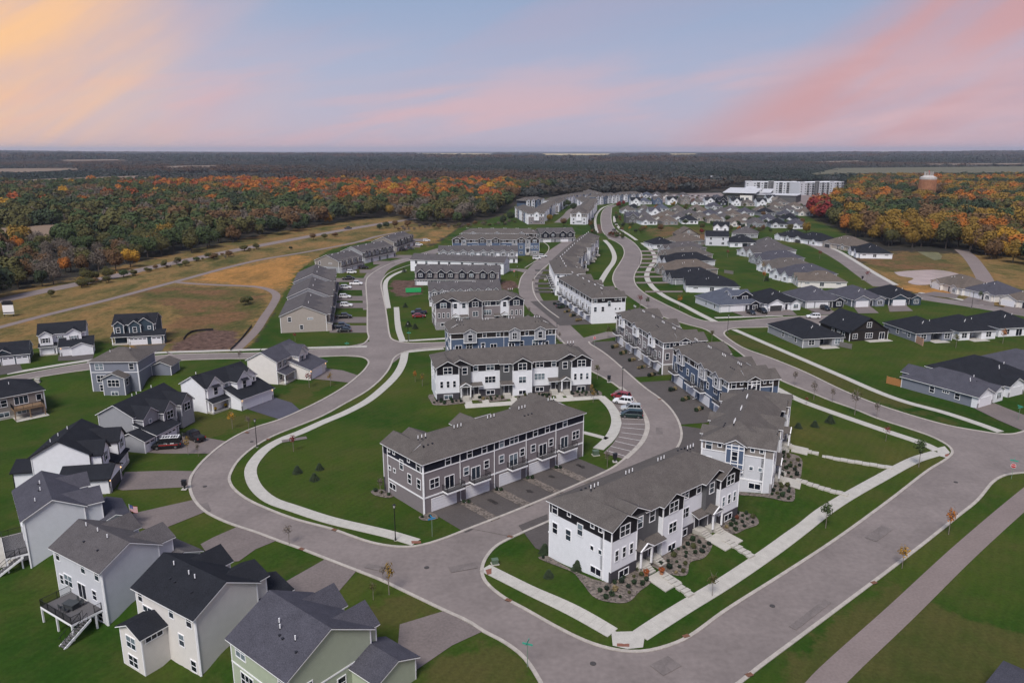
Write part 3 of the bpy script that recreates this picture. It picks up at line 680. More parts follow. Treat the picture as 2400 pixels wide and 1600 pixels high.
# ================================================================== HOUSE KIT
WC = {}
def win_mesh(w, h, nx, ny, trim, key):
    k = ('f', round(w, 2), round(h, 2), nx, ny, trim.name)
    if k not in WC:
        b = MB(); t = .11; d = .07
        b.box(-w/2-t, w/2+t, -d, .0, h, h+t, trim); b.box(-w/2-t, w/2+t, -d, .0, -t, 0, trim)
        b.box(-w/2-t, -w/2, -d, .0, 0, h, trim); b.box(w/2, w/2+t, -d, .0, 0, h, trim)
        for i in range(1, nx): x = -w/2+w*i/nx; b.box(x-.045, x+.045, -d+.01, .0, 0, h, trim)
        for j in range(1, ny):
            z = h*j/ny
            for i in range(nx):
                xa = -w/2+w*i/nx+(.045 if i else 0); xb = -w/2+w*(i+1)/nx-(.045 if i < nx-1 else 0)
                b.box(xa, xb, -d+.01, .0, z-.03, z+.03, trim)
        WC[k] = b.mesh('window')
    return WC[k]
def pane_mesh(w, h, gm_):
    k = ('p', round(w, 2), round(h, 2), gm_)
    if k not in WC:
        b = MB()
        if gm_ == 2: b.box(-w/2, w/2, -.022, .0, 0, h*.5, GLASS3); b.box(-w/2, w/2, -.022, .0, h*.5, h, GLASS2)
        elif gm_ == 3: b.box(-w/2, w/2, -.022, .0, 0, h, GLASS2)
        else: b.box(-w/2, w/2, -.022, .0, 0, h, (GLASS, GLASS3)[gm_])
        WC[k] = b.mesh('pane')
    return WC[k]
FR = {'S': 0.0, 'E': R(90), 'N': R(180), 'W': R(-90)}
class House:
    """local frame: x along the house, y in depth; walls, roofs and trim collect into one mesh per part"""
    def __init__(s, name, label, cat, org, ang, z=0.0, group=None):
        s.root = empty(name, (org[0], org[1], z), ang, label, cat, group)
        s.parts = {}; s.rnd = random.Random(hash_(label)); s.panes = True
    SPLIT = {'shutter', 'awning', 'corner_board', 'brick_base', 'accent_wall', 'bay_wall', 'downspout', 'stone_base', 'wall_lamp', 'garage_wall', 'antenna', 'rib', 'upper_side_wall'}
    def p(s, name):
        if name in s.SPLIT: b = MB(); s.parts.setdefault(name, []).append(b); return b
        if name not in s.parts: s.parts[name] = MB()
        return s.parts[name]
    def pos(s, face, u, plane):
        return {'S': (u, plane), 'N': (u, plane), 'E': (plane, u), 'W': (plane, u)}[face]
    def win(s, face, u, plane, z, w, h, nx=1, ny=2, trim=None, dark=.66):
        x, y = s.pos(face, u, plane)
        f = link('window', win_mesh(w, h, nx, ny, trim or TRIM, 0), s.root, (x, y, z), FR[face])
        if s.panes:
            r = s.rnd.random(); g = 0 if r < dark else (1 if r < dark+.16 else (2 if r < dark+.30 else 3))
            link('pane', pane_mesh(w, h, g), f)
        return f
    def piece(s, name, face, u, plane, z, mb):
        x, y = s.pos(face, u, plane)
        return mb.build(name, s.root, (x, y, z), FR[face])
    def mesh_piece(s, name, key, fn, face, u, plane, z):
        if key not in WC: b = MB(); fn(b); WC[key] = b.mesh(name)
        x, y = s.pos(face, u, plane)
        return link(name, WC[key], s.root, (x, y, z), FR[face])
    def garage(s, face, u, plane, w=4.9, h=2.15, z=0.02, lights=False, dark=False):
        gmat = GARDARK if dark else GARM
        def fr(b):
            b.box(-w/2-.13, -w/2, -.06, 0, 0, h+.13, TRIM); b.box(w/2, w/2+.13, -.06, 0, 0, h+.13, TRIM); b.box(-w/2, w/2, -.06, 0, h, h+.13, TRIM)
            for k in range(4): b.box(-w/2, w/2, -.03, 0, h*k/4+.008, h*(k+1)/4-.008, gmat)
        o = s.mesh_piece('garage_door', ('g', w, h, dark), fr, face, u, plane, z)
        if lights:
            n = 4 if w > 3.5 else 2
            def gl_(b):
                for k in range(n):
                    x = -w/2+w*(k+.5)/n; b.box(x-w/n*.36, x+w/n*.36, -.045, -.03, h*.80, h*.93, GLASS)
            key = ('gl', w, h)
            if key not in WC: b = MB(); gl_(b); WC[key] = b.mesh('pane')
            link('pane', WC[key], o)
        return o
    def door(s, face, u, plane, z=.4, w=1.0, h=2.1, m=None):
        m = m or DOORM
        def fn(b):
            b.box(-w/2, w/2, -.04, 0, 0, h, m); t = .1
            b.box(-w/2-t, -w/2, -.07, 0, 0, h+t, TRIM); b.box(w/2, w/2+t, -.07, 0, 0, h+t, TRIM); b.box(-w/2, w/2, -.07, 0, h, h+t, TRIM)
            b.box(w/2-.16, w/2-.10, -.08, -.04, 1.0, 1.15, KERB)
        return s.mesh_piece('door', ('d', w, h, m.name), fn, face, u, plane, z)
    def slider(s, face, u, plane, z, w=1.8, h=2.1): return s.win(face, u, plane, z, w, h, 2, 1)
    def wall(s, x0, x1, y0, y1, z0, z1, m, name='wall'): s.p(name).box(x0, x1, y0, y1, z0, z1, m)
    def gable_wall(s, x0, x1, y0, y1, z, pitch, axis, m, name='wall'):
        if axis == 'x':
            h = (y1-y0)/2*pitch; s.p(name).prism([(x0, y0, z), (x0, y1, z), (x0, (y0+y1)/2, z+h)], (x1-x0, 0, 0), m)
        else:
            h = (x1-x0)/2*pitch; s.p(name).prism([(x0, y0, z), (x1, y0, z), ((x0+x1)/2, y0, z+h)], (0, y1-y0, 0), m)
    def slab(s, poly, m, trim=TRIM, th=.08, ft=.13):
        # roof covering with a white fascia board below its edge
        s.p('roof').prism(poly, (0, 0, -th), m)
        c = [sum(p[i] for p in poly)/len(poly) for i in (0, 1)]
        s.p('fascia').prism([(p[0], p[1], p[2]-th-.002) for p in poly], (0, 0, -ft), trim)
    def gable(s, x0, x1, y0, y1, z, pitch, axis, m, ov=.4, rake=.35, trim=TRIM, a0=True, a1=True):
        z = z + .12
        if axis == 'x':
            xa, xb = x0-(rake if a0 else 0), x1+(rake if a1 else 0); ym = (y0+y1)/2; zr = z+(ym-y0)*pitch; ze = z-ov*pitch
            s.slab([(xa, y0-ov, ze), (xb, y0-ov, ze), (xb, ym, zr), (xa, ym, zr)], m, trim)
            s.slab([(xb, y1+ov, ze), (xa, y1+ov, ze), (xa, ym, zr), (xb, ym, zr)], m, trim)
        else:
            ya, yb = y0-(rake if a0 else 0), y1+(rake if a1 else 0); xm = (x0+x1)/2; zr = z+(xm-x0)*pitch; ze = z-ov*pitch
            s.slab([(x0-ov, yb, ze), (x0-ov, ya, ze), (xm, ya, zr), (xm, yb, zr)], m, trim)
            s.slab([(x1+ov, ya, ze), (x1+ov, yb, ze), (xm, yb, zr), (xm, ya, zr)], m, trim)
    def hip(s, x0, x1, y0, y1, z, pitch, m, ov=.4, trim=TRIM, ends=(True, True)):
        z = z + .12; x0 -= ov; x1 += ov; y0 -= ov; y1 += ov; ze = z-ov*pitch
        if x1-x0 >= y1-y0:
            r = (y1-y0)/2; ym = (y0+y1)/2; zr = ze+r*pitch; ra, rb = x0+(r if ends[0] else 0), x1-(r if ends[1] else 0)
            s.slab([(x0, y0, ze), (x1, y0, ze), (rb, ym, zr), (ra, ym, zr)], m, trim); s.slab([(x1, y1, ze), (x0, y1, ze), (ra, ym, zr), (rb, ym, zr)], m, trim)
            if ends[0]: s.slab([(x0, y1, ze), (x0, y0, ze), (ra, ym, zr)], m, trim)
            if ends[1]: s.slab([(x1, y0, ze), (x1, y1, ze), (rb, ym, zr)], m, trim)
        else:
            r = (x1-x0)/2; xm = (x0+x1)/2; zr = ze+r*pitch; ra, rb = y0+(r if ends[0] else 0), y1-(r if ends[1] else 0)
            s.slab([(x0, y1, ze), (x0, y0, ze), (xm, ra, zr), (xm, rb, zr)], m, trim); s.slab([(x1, y0, ze), (x1, y1, ze), (xm, rb, zr), (xm, ra, zr)], m, trim)
            if ends[0]: s.slab([(x0, y0, ze), (x1, y0, ze), (xm, ra, zr)], m, trim)
            if ends[1]: s.slab([(x1, y1, ze), (x0, y1, ze), (xm, rb, zr)], m, trim)
    def shed(s, x0, x1, y0, y1, z_lo, z_hi, side, m, trim=TRIM):
        # single slope, high edge on `side`
        q = {'S': [(x0, y0, z_hi), (x1, y0, z_hi), (x1, y1, z_lo), (x0, y1, z_lo)], 'N': [(x0, y0, z_lo), (x1, y0, z_lo), (x1, y1, z_hi), (x0, y1, z_hi)],
             'W': [(x0, y0, z_hi), (x1, y0, z_lo), (x1, y1, z_lo), (x0, y1, z_hi)], 'E': [(x0, y0, z_lo), (x1, y0, z_hi), (x1, y1, z_hi), (x0, y1, z_lo)]}[side]
        s.slab(q, m, trim)
    def corners(s, x0, x1, y0, y1, z0, z1, w=.12, m=None, which='abcd'):
        m = m or TRIM; e = .03
        for k, (x, y) in zip('abcd', ((x0, y0), (x1, y0), (x1, y1), (x0, y1))):
            if k in which:
                sx = 1 if x == x0 else -1; sy = 1 if y == y0 else -1
                s.p('corner_board').box(min(x-sx*e, x+sx*w), max(x-sx*e, x+sx*w), min(y-sy*e, y+sy*w), max(y-sy*e, y+sy*w), z0, z1, m)
    def belt(s, x0, x1, y0, y1, z, h=.2, m=None, e=.05):
        b = s.p('belt_board'); m = m or TRIM
        b.box(x0-e, x1+e, y0-e, y0, z, z+h, m); b.box(x0-e, x1+e, y1, y1+e, z, z+h, m)
        b.box(x0-e, x0, y0, y1, z, z+h, m); b.box(x1, x1+e, y0, y1, z, z+h, m)
    def vents(s, pts, h=.65):
        if 'vent' not in WC:
            b = MB(); b.tube((0, 0, -.25), (0, 0, h), .075, .075, TRIM, 7); b.tube((0, 0, -.2), (0, 0, .12), .12, .10, DARKTRIM, 7); WC['vent'] = b.mesh('roof_vent')
        for q in pts: link('roof_vent', WC['vent'], s.root, q)
    def caps(s, pts):
        if 'cap' not in WC:
            b = MB(); b.box(-.10, .10, -.10, .10, -.15, .12, DARKTRIM); b.box(-.14, .14, -.14, .14, .12, .17, DARKTRIM); WC['cap'] = b.mesh('roof_cap')
        for q in pts: link('roof_cap', WC['cap'], s.root, q)
    def spout(s, x, y, z0, z1, dx=0, dy=0):
        b = s.p('downspout'); b.box(x-.05, x+.05, y-.05, y+.05, z0, z1, TRIM)
        if dx or dy: b.bar((x, y, z0+.1), (x+dx, y+dy, z0-.05), .09, TRIM)
    def balcony(s, face, u, plane, z, w=3.7, d=1.5, furn=0):
        def fn(b):
            b.box(-w/2, w/2, -d, 0, -.30, -.04, TRIM); b.box(-w/2+.06, w/2-.06, -d+.06, 0, -.04, .0, DECKM)
        o = s.mesh_piece('balcony', ('bal', w, d), fn, face, u, plane, z)
        def rail(b):
            H = 1.05
            for (a, c) in (((-w/2+.05, 0), (-w/2+.05, -d+.06)), ((-w/2+.05, -d+.06), (w/2-.05, -d+.06)), ((w/2-.05, -d+.06), (w/2-.05, 0))):
                for zz in (H, .12): b.bar((*a, zz), (*c, zz), .05, IRON)
                L = math.hypot(c[0]-a[0], c[1]-a[1]); n = max(2, int(L/.16))
                for i in range(n+1):
                    t = i/n; x, y = a[0]+(c[0]-a[0])*t, a[1]+(c[1]-a[1])*t; b.bar((x, y, 0), (x, y, H), .022 if 0 < i < n else .06, IRON)
        key = ('rail', w, d)
        if key not in WC: b = MB(); rail(b); WC[key] = b.mesh('railing')
        link('railing', WC[key], o)
        return o
    def done(s):
        for k, b in s.parts.items():
            for q in (b if isinstance(b, list) else [b]): q.build(k, s.root)
        return s.root
def hash_(t):
    h = 5381
    for c_ in t: h = (h*33 + ord(c_)) & 0xffffff
    return h
def frame(a, b, z):      # px corners a (left) and b (right) of the wall seen by the camera at height z -> origin, angle, length
    A, B = G(*a, z), G(*b, z)
    return A, math.atan2(B[1]-A[1], B[0]-A[0]), math.hypot(B[0]-A[0], B[1]-A[1])

# ------------------------------------------------------------------ three-storey townhouse blocks
def townhouse(label, org, ang, L, secs, mid, top, acc, base, roof, back='flat', group=None, ends='WE', belt_=False, endbay='', fr_z=1.0, detail=True, wins=None, gars=None, lowm=None):
    h = House('townhouse_block', label, 'townhouses', org, ang, 0, group)
    E, D, M = 9.1, 12.0, 7.25
    yn = 10.6
    h.wall(0, L, 0, yn, -.6, 2.75, lowm or mid); h.wall(0, L, 0, yn, 2.75, M, mid)
    h.wall(-.03, L+.03, -.03, yn+.03, M, E, top, 'upper_wall')
    if belt_: h.belt(-.03, L+.03, -.03, yn+.03, M-.10, .20); h.belt(0, L, 0, yn, 2.72, .28)
    h.corners(-.03, L+.03, -.03, yn+.03, 0, E, .14)
    h.hip(0, L, 0, yn, E, .44, roof)
    P = .44
    # street side (N), sections named from the left as one faces it
    x = L
    for i, (kind, w) in enumerate(secs):
        xa, xb = x-w, x; xm = (xa+xb)/2; x = xa
        if kind in ('end', 'mid'):
            y1 = 12.0
            h.wall(xa, xb, 10, y1, -.4, M, mid, 'bay_wall'); h.wall(xa-.03, xb+.03, 10, y1+.03, M, E, top, 'upper_wall')
            pt = .55; h.gable_wall(xa-.03, xb+.03, 10, y1+.02, E, pt, 'y', top, 'upper_wall')
            h.gable(xa, xb, 4.5, y1, E, pt, 'y', roof, ov=.35, rake=.4)
            h.corners(xa-.03, xb+.03, 10, y1+.03, 2.75 if kind == 'end' else fr_z, E, .12, which='cd')
            h.win('N', xm, y1+.03, 7.42, 1.9, 1.55, 2, 2)
            if kind == 'end':
                for k in (-1.5, 0, 1.5): h.win('N', xm+k, y1, 4.15, .62, 1.5, 1, 2)
                h.p('brick_base').box(xa-.05, xb+.05, y1-.3, y1+.05, -.4, 2.75, base)
                h.win('N', xm, y1+.05, 1.35, 1.9, .95, 2, 1)
            else:
                h.win('N', xm, y1, 4.2, 1.7, 1.5, 2, 2); h.win('N', xm, y1, 1.35, 1.7, .9, 2, 1)
        elif kind == 'porch':
            y1 = 11.35
            h.wall(xa-.01, xb+.01, 10, y1, -.4, E, acc, 'accent_wall')
            left = i < len(secs)/2
            ga, gb = (xa-.4, xb+2.6) if left else (xa-2.6, xb+.4)
            h.gable_wall(ga, gb, 10.2, y1+.03, E, .5, 'y', top, 'upper_wall'); h.gable(ga, gb, 4.4, y1, E, .5, 'y', roof, ov=.35, rake=.4)
            h.win('N', xm, y1, 6.95, 1.1, 1.6, 1, 2)
            h.door('N', xm, y1, 1.75, 1.05, 2.15, DGREY)
            b = MB(); hw = 1.25
            for sx in (-hw+.12, hw-.12): b.box(sx-.11, sx+.11, -1.5, -1.28, -.0, 2.6, TRIM)
            b.prism([(-hw, -1.5, 2.6), (hw, -1.5, 2.6), (0, -1.5, 3.35)], (0, 1.5, 0), acc); b.box(-hw, hw, -1.55, 0, 2.5, 2.62, TRIM)
            b.bar((-hw-.2, -1.58, 2.58), (0, -1.58, 3.46), .16, TRIM); b.bar((hw+.2, -1.58, 2.58), (0, -1.58, 3.46), .16, TRIM)
            for sx in (-1, 1): b.prism([(0, -1.65, 3.5), (0, 0, 3.5), (sx*(hw+.25), 0, 2.62), (sx*(hw+.25), -1.65, 2.62)], (0, 0, -.1), roof)
            h.piece('porch', 'N', xm, y1, 1.7, b)
            b = MB()
            for k in range(4): b.box(-.75, .75, -1.6-.33*k, -1.27-.33*k+.0, -1.2, -.02-.17*k, CONC)
            b.box(-1.2, 1.2, -1.27, 0, -1.2, -.0, CONC); h.piece('steps', 'N', xm, y1, 1.7, b)
        elif kind == 'grey':
            y1 = 11.2
            h.wall(xa-.01, xb+.01, 10, y1, -.4, E, acc, 'accent_wall'); h.win('N', xm, y1, 6.95, 1.1, 1.6, 1, 2)
            h.slab([(xa-.3, 10, E+.62), (xa-.3, y1+.4, E-.05), (xb+.3, y1+.4, E-.05), (xb+.3, 10, E+.62)], roof)
            h.door('N', xm, y1, 1.75, 1.05, 2.15); h.shed(xa-.2, xb+.2, y1-.1, y1+1.5, 4.2, 4.75, 'S', roof)
            b = MB(); b.box(-.9, .9, -1.2, 0, -1.2, 0, CONC)
            for k in range(4): b.box(-.75, .75, -1.5-.33*k, -1.2-.33*k, -1.2, -.02-.17*k, CONC)
            h.piece('steps', 'N', xm, y1, 1.7, b)
        elif kind in ('recl', 'recr', 'rec'):
            y1 = yn
            sgn = 1 if kind == 'recl' else -1      # door towards the left seen from the street = +x
            h.win('N', xm-sgn*1.2, y1+.03, 7.42, 1.8, 1.55, 2, 2); h.win('N', xm+sgn*2.3, y1+.03, 7.42, 1.0, 1.55, 1, 2)
            h.win('N', xm-sgn*1.2, y1, 4.3, 2.5, 1.5, 3, 2); h.win('N', xm-sgn*1.2, y1+.05, 1.4, 1.9, .95, 2, 1)
            h.p('brick_base').box(xa+.01, xb-.01, y1-.2, y1+.05, -.4, 2.75, base)
            h.door('N', xm+sgn*2.2, y1+.05, 1.75, 1.05, 2.15); h.shed(xm+sgn*2.2-1.4, xm+sgn*2.2+1.4, y1-.05, y1+1.4, 4.1, 4.65, 'S', roof)
            b = MB(); b.box(-.9, .9, -1.2, 0, -1.2, 0, CONC)
            for k in range(4): b.box(-.75, .75, -1.5-.33*k, -1.2-.33*k, -1.2, -.02-.17*k, CONC)
            h.piece('steps', 'N', xm+sgn*2.2, y1, 1.7, b)
    # lane side (S)
    nu = max(1, round(L/7.5)); uw = L/nu
    gx_ = gars or [uw*i+uw*(.52) for i in range(nu)]
    for i, g in enumerate(gx_): h.garage('S', g, 0, 4.9, 2.2)
    if back == 'flat':
        ups = [5.06, 9.6, 12.8, 16.7, 24.8, 27.8, 32.4]; dbl = [19.6]
        mids = [8.85, 13.3, 16.7, 21.6, 24.3, 28.8]; mdb = [2.25, L-2.1]; sls = [5.3, 10.9, 19.5, 26.7, 32.3]
        if wins: ups, dbl, mids, mdb, sls = wins
        ups, dbl, mids, mdb, sls = [[u for u in q if u < L-1.4] for q in (ups, dbl, mids, mdb, sls)]
        for u in ups: h.win('S', u, -.03, 7.42, 1.0, 1.55)
        for u in dbl: h.win('S', u, -.03, 7.42, 1.9, 1.55, 2, 2)
        for u in mids: h.win('S', u, 0, 4.5, 1.0, 1.35)
        for u in mdb: h.win('S', u, 0, 4.2, 1.75, 1.55, 2, 2)
        for u in sls: h.slider('S', u, 0, 3.2, 1.8, 2.15); h.balcony('S', u+.35, 0, 3.15)
    else:
        for f0 in (.155, .475, .80) if nu > 4 else (.18, .60, .845):
            xm = L*f0; w = 3.6 if f0 < .5 or nu > 4 else 3.2
            h.wall(xm-w/2, xm+w/2, -.7, .1, 6.1, E, acc, 'bay_wall'); h.gable_wall(xm-w/2, xm+w/2, -.7, .2, E, .55, 'y', NAVY if acc is WHITE else acc, 'bay_wall')
            h.gable(xm-w/2, xm+w/2, -.7, 2.6, E, .55, 'y', roof, ov=.3, rake=.35)
            h.belt(xm-w/2, xm+w/2, -.7, .1, 6.05, .16); h.corners(xm-w/2, xm+w/2, -.7, .1, 6.1, E, .1, which='ab')
            h.p('belt_board').box(xm-.07, xm+.07, -.76, -.7, E, E+w*.25, TRIM)
            h.win('S', xm, -.7, 6.7, 1.7 if f0 < .5 and f0 > .3 else 1.15, 1.75, 2 if .3 < f0 < .62 else 1, 2)
        for i in range(nu):
            u0 = uw*i
            sl = u0 + (2.2 if i % 2 == 0 else 4.6)
            h.slider('S', sl, 0, 3.2, 1.7, 2.15); h.balcony('S', sl+.3, 0, 3.15)
            h.win('S', u0+(5.2 if i % 2 == 0 else 1.6), 0, 4.3, 1.6 if i % 3 == 0 else 1.0, 1.5, 2 if i % 3 == 0 else 1, 2)
            for du in ((4.6, 6.6) if i % 2 == 0 else (2.0, 5.9)):
                x_ = u0+du
                if all(abs(x_-L*f0) > 2.4 for f0 in ((.155, .475, .80) if nu > 4 else (.18, .60, .845))): h.win('S', x_, -.03, 7.42, .95, 1.55)
    # gable ends
    for face, plane, o in (('W', 0, -.03), ('E', L, .03)):
        if face not in ends: continue
        bay = face in endbay
        if bay:
            s_ = -1 if face == 'W' else 1
            xa, xb = (plane-.6, plane+.2) if s_ < 0 else (plane-.2, plane+.6)
            h.wall(xa, xb, 4.2, 7.2, 4.2, E, NAVY if acc is not NAVY else BLUE, 'bay_wall'); h.gable_wall(xa, xb, 4.0, 7.4, E, .55, 'x', top, 'bay_wall')
            h.gable(xa if s_ < 0 else plane-2.5, plane+2.5 if s_ < 0 else xb, 4.0, 7.4, E, .55, 'x', roof, ov=.3, rake=.3)
            pl = plane+s_*.6; f = h.p('belt_board')
            for zz in (4.2, 5.6, 8.2, 8.85):
                f.box(min(pl, pl+s_*.06), max(pl, pl+s_*.06), 4.1, 7.3, zz-.08, zz+.08, TRIM)
            for yy in (4.2, 5.1, 6.3, 7.2): f.box(min(pl, pl+s_*.055), max(pl, pl+s_*.055), yy-.08, yy+.08, 4.2, E, TRIM)
            h.win(face, 5.7, pl, 6.2, .9, 1.6)
        for y, z, w, hh in ((1.15, 7.36, 1.0, 1.6), (4.0 if not bay else 3.0, 8.05, .55, .6), (8.5, 8.05, .55, .6), (10.0, 8.05, .55, .6)): h.win(face, y, plane+o, z, w, hh, 1, 2 if hh > 1 else 1)
        if not bay: h.win(face, 6.2, plane+o*1.2, 6.0, .95, 1.65)
        for y, z, w, hh in ((1.2, 4.25, .95, 1.6), (3.9, 4.25, .95, 1.6), (8.5, 4.7, .55, .6), (10.0, 4.7, .55, .6)):
            if bay and y == 3.9: continue
            h.win(face, y, plane, z, w, hh, 1, 2 if hh > 1 else 1)
        h.win(face, 9.3, plane, 1.35, 1.9, .95, 2, 1)
    r0 = .44
    vp = []; cp = []
    for i in range(nu):
        for k in range(3): vp.append((uw*(i+.45)+k*.75-1, 4.6, E+.12+4.6*r0))
        if i % 3 == 0: cp += [(uw*(i+.3)+k*.9, 2.9, E+.12+2.9*r0) for k in range(3)]
    h.vents(vp); h.caps(cp)
    h.spout(.10, -.1, .2, E-.1); h.spout(L-.1, -.1, .2, E-.1)
    for i in range(1, nu):
        if i % 2 == 0 or nu > 4: h.spout(uw*i, -.09, .25, E-.2, .2, -1.1)
    return h.done()
S4 = [('end', 5.2), ('porch', 2.7), ('grey', 3.0), ('mid', 4.7), ('recr', 6.6), ('porch', 2.7), ('end', 5.2)]
S5 = [('end', 5.25), ('porch', 2.9), ('recl', 7.1), ('grey', 2.9), ('mid', 4.6), ('recr', 6.9), ('porch', 2.95), ('end', 4.9)]
def from_front(a, b, D=12.0, z=9.1):     # street side faces the camera: a left, b right (seen from the camera)
    A, B = G(*a, z), G(*b, z); ang = math.atan2(A[1]-B[1], A[0]-B[0])
    y = (-math.sin(ang), math.cos(ang)); return (B[0]-y[0]*D, B[1]-y[1]*D), ang, math.hypot(A[0]-B[0], A[1]-B[1])
o, a_, L_A = from_front((1432, 1243), (1735, 1100))
townhouse('white and black corner townhouse block nearest the street corner, four stepped gables', o, a_, 30.1, S4, WHITE, BLACKB, DGREY, BRICKM, RBROWN, group='townhouse blocks')
o, a_, l = frame((990, 1085), (1366, 966), 9.1)
townhouse('mauve grey townhouse block with navy upper band, balconies and five garages on the lane', o, a_, 37.5, S5, WARMG, NAVY, WHITE, BRICKM, RBROWN, group='townhouse blocks', belt_=True, gars=[4.1, 11.3, 18.7, 25.9, 33.3])
o, a_, l = from_front((1022.4, 861.6), (1386, 841))
townhouse('white townhouse block with black gables and grey porches facing the central lawn', o, a_, 37.5, S5, WHITE, BLACKB, DGREY, BRICKM, RBROWN, group='townhouse blocks')
o, a_, l = frame((1055.6, 780), (1301.8, 768.5), 9.1)
townhouse('blue and brown townhouse block just behind the white one with black gables', o, a_, 30.0, S4, BLUE, BROWNB, MGREY, STONE, RBROWN, back='bays', group='townhouse blocks', belt_=True)
o, a_, l = from_front((1020.8, 710.6), (1227.5, 702.4))
townhouse('mauve grey townhouse block with navy gables and white porches, third from the central lawn', o, a_, 29.8, [('end', 5.2), ('porch', 2.9), ('grey', 2.8), ('mid', 4.7), ('recr', 6.4), ('porch', 2.7), ('end', 5.1)], WARMG, NAVY, WHITE, STONE, RBROWN, group='townhouse blocks', belt_=True)
o, a_, l = frame((1446, 733), (1556, 801), 9.1)
townhouse('grey townhouse block with navy band and white bays beside the paved court', o, a_, 37.5, S5, WARMG, NAVY, WHITE, BRICKM, RBROWN, back='bays', group='townhouse blocks', belt_=True, endbay='E', lowm=TAUPE)
o, a_, l = frame((1579, 813), (1709.4, 893), 9.1)
townhouse('blue townhouse block with grey bays and brown band between two courts', o, a_, 30.2, S4, BLUE, BROWNB, MGREY, STONE, RBROWN, back='bays', group='townhouse blocks', belt_=True, endbay='E')
# block seen end-on beside the corner block
A, B = G(1646.8, 1026.8, 9.1), G(1822.7, 1053.6, 9.1)
an = math.atan2(B[1]-A[1], B[0]-A[0])        # depth direction runs from lane side to street side
townhouse('pale grey townhouse block with stone base and taupe band, end wall towards the camera', (A[0]+30.2*math.cos(an+R(90)), A[1]+30.2*math.sin(an+R(90))), an-R(90), 30.2, S4, LGREY, TAUPE, NAVY, STONE, RBROWN, back='bays', group='townhouse blocks', belt_=True, endbay='E', lowm=LGREY)
o, a_, l = frame((1310, 651), (1388, 698), 9.1)
townhouse('white townhouse block with near-black band along the lane, beside a dark parked car', o, a_, 43.0, [('end', 5.2), ('porch', 2.7), ('grey', 3.0), ('mid', 4.7), ('recr', 6.6), ('grey', 3), ('mid', 4.6), ('recl', 5.3), ('porch', 2.7), ('end', 5.2)], WHITE, BLACKB, DGREY, BRICKM, RBROWN, group='townhouse blocks', wins=([3+3.3*i for i in range(12)], [], [5+7.2*i for i in range(6)]+[8.2+7.2*i for i in range(5)], [2.0, 41], [4+7.1*i for i in range(6)]))
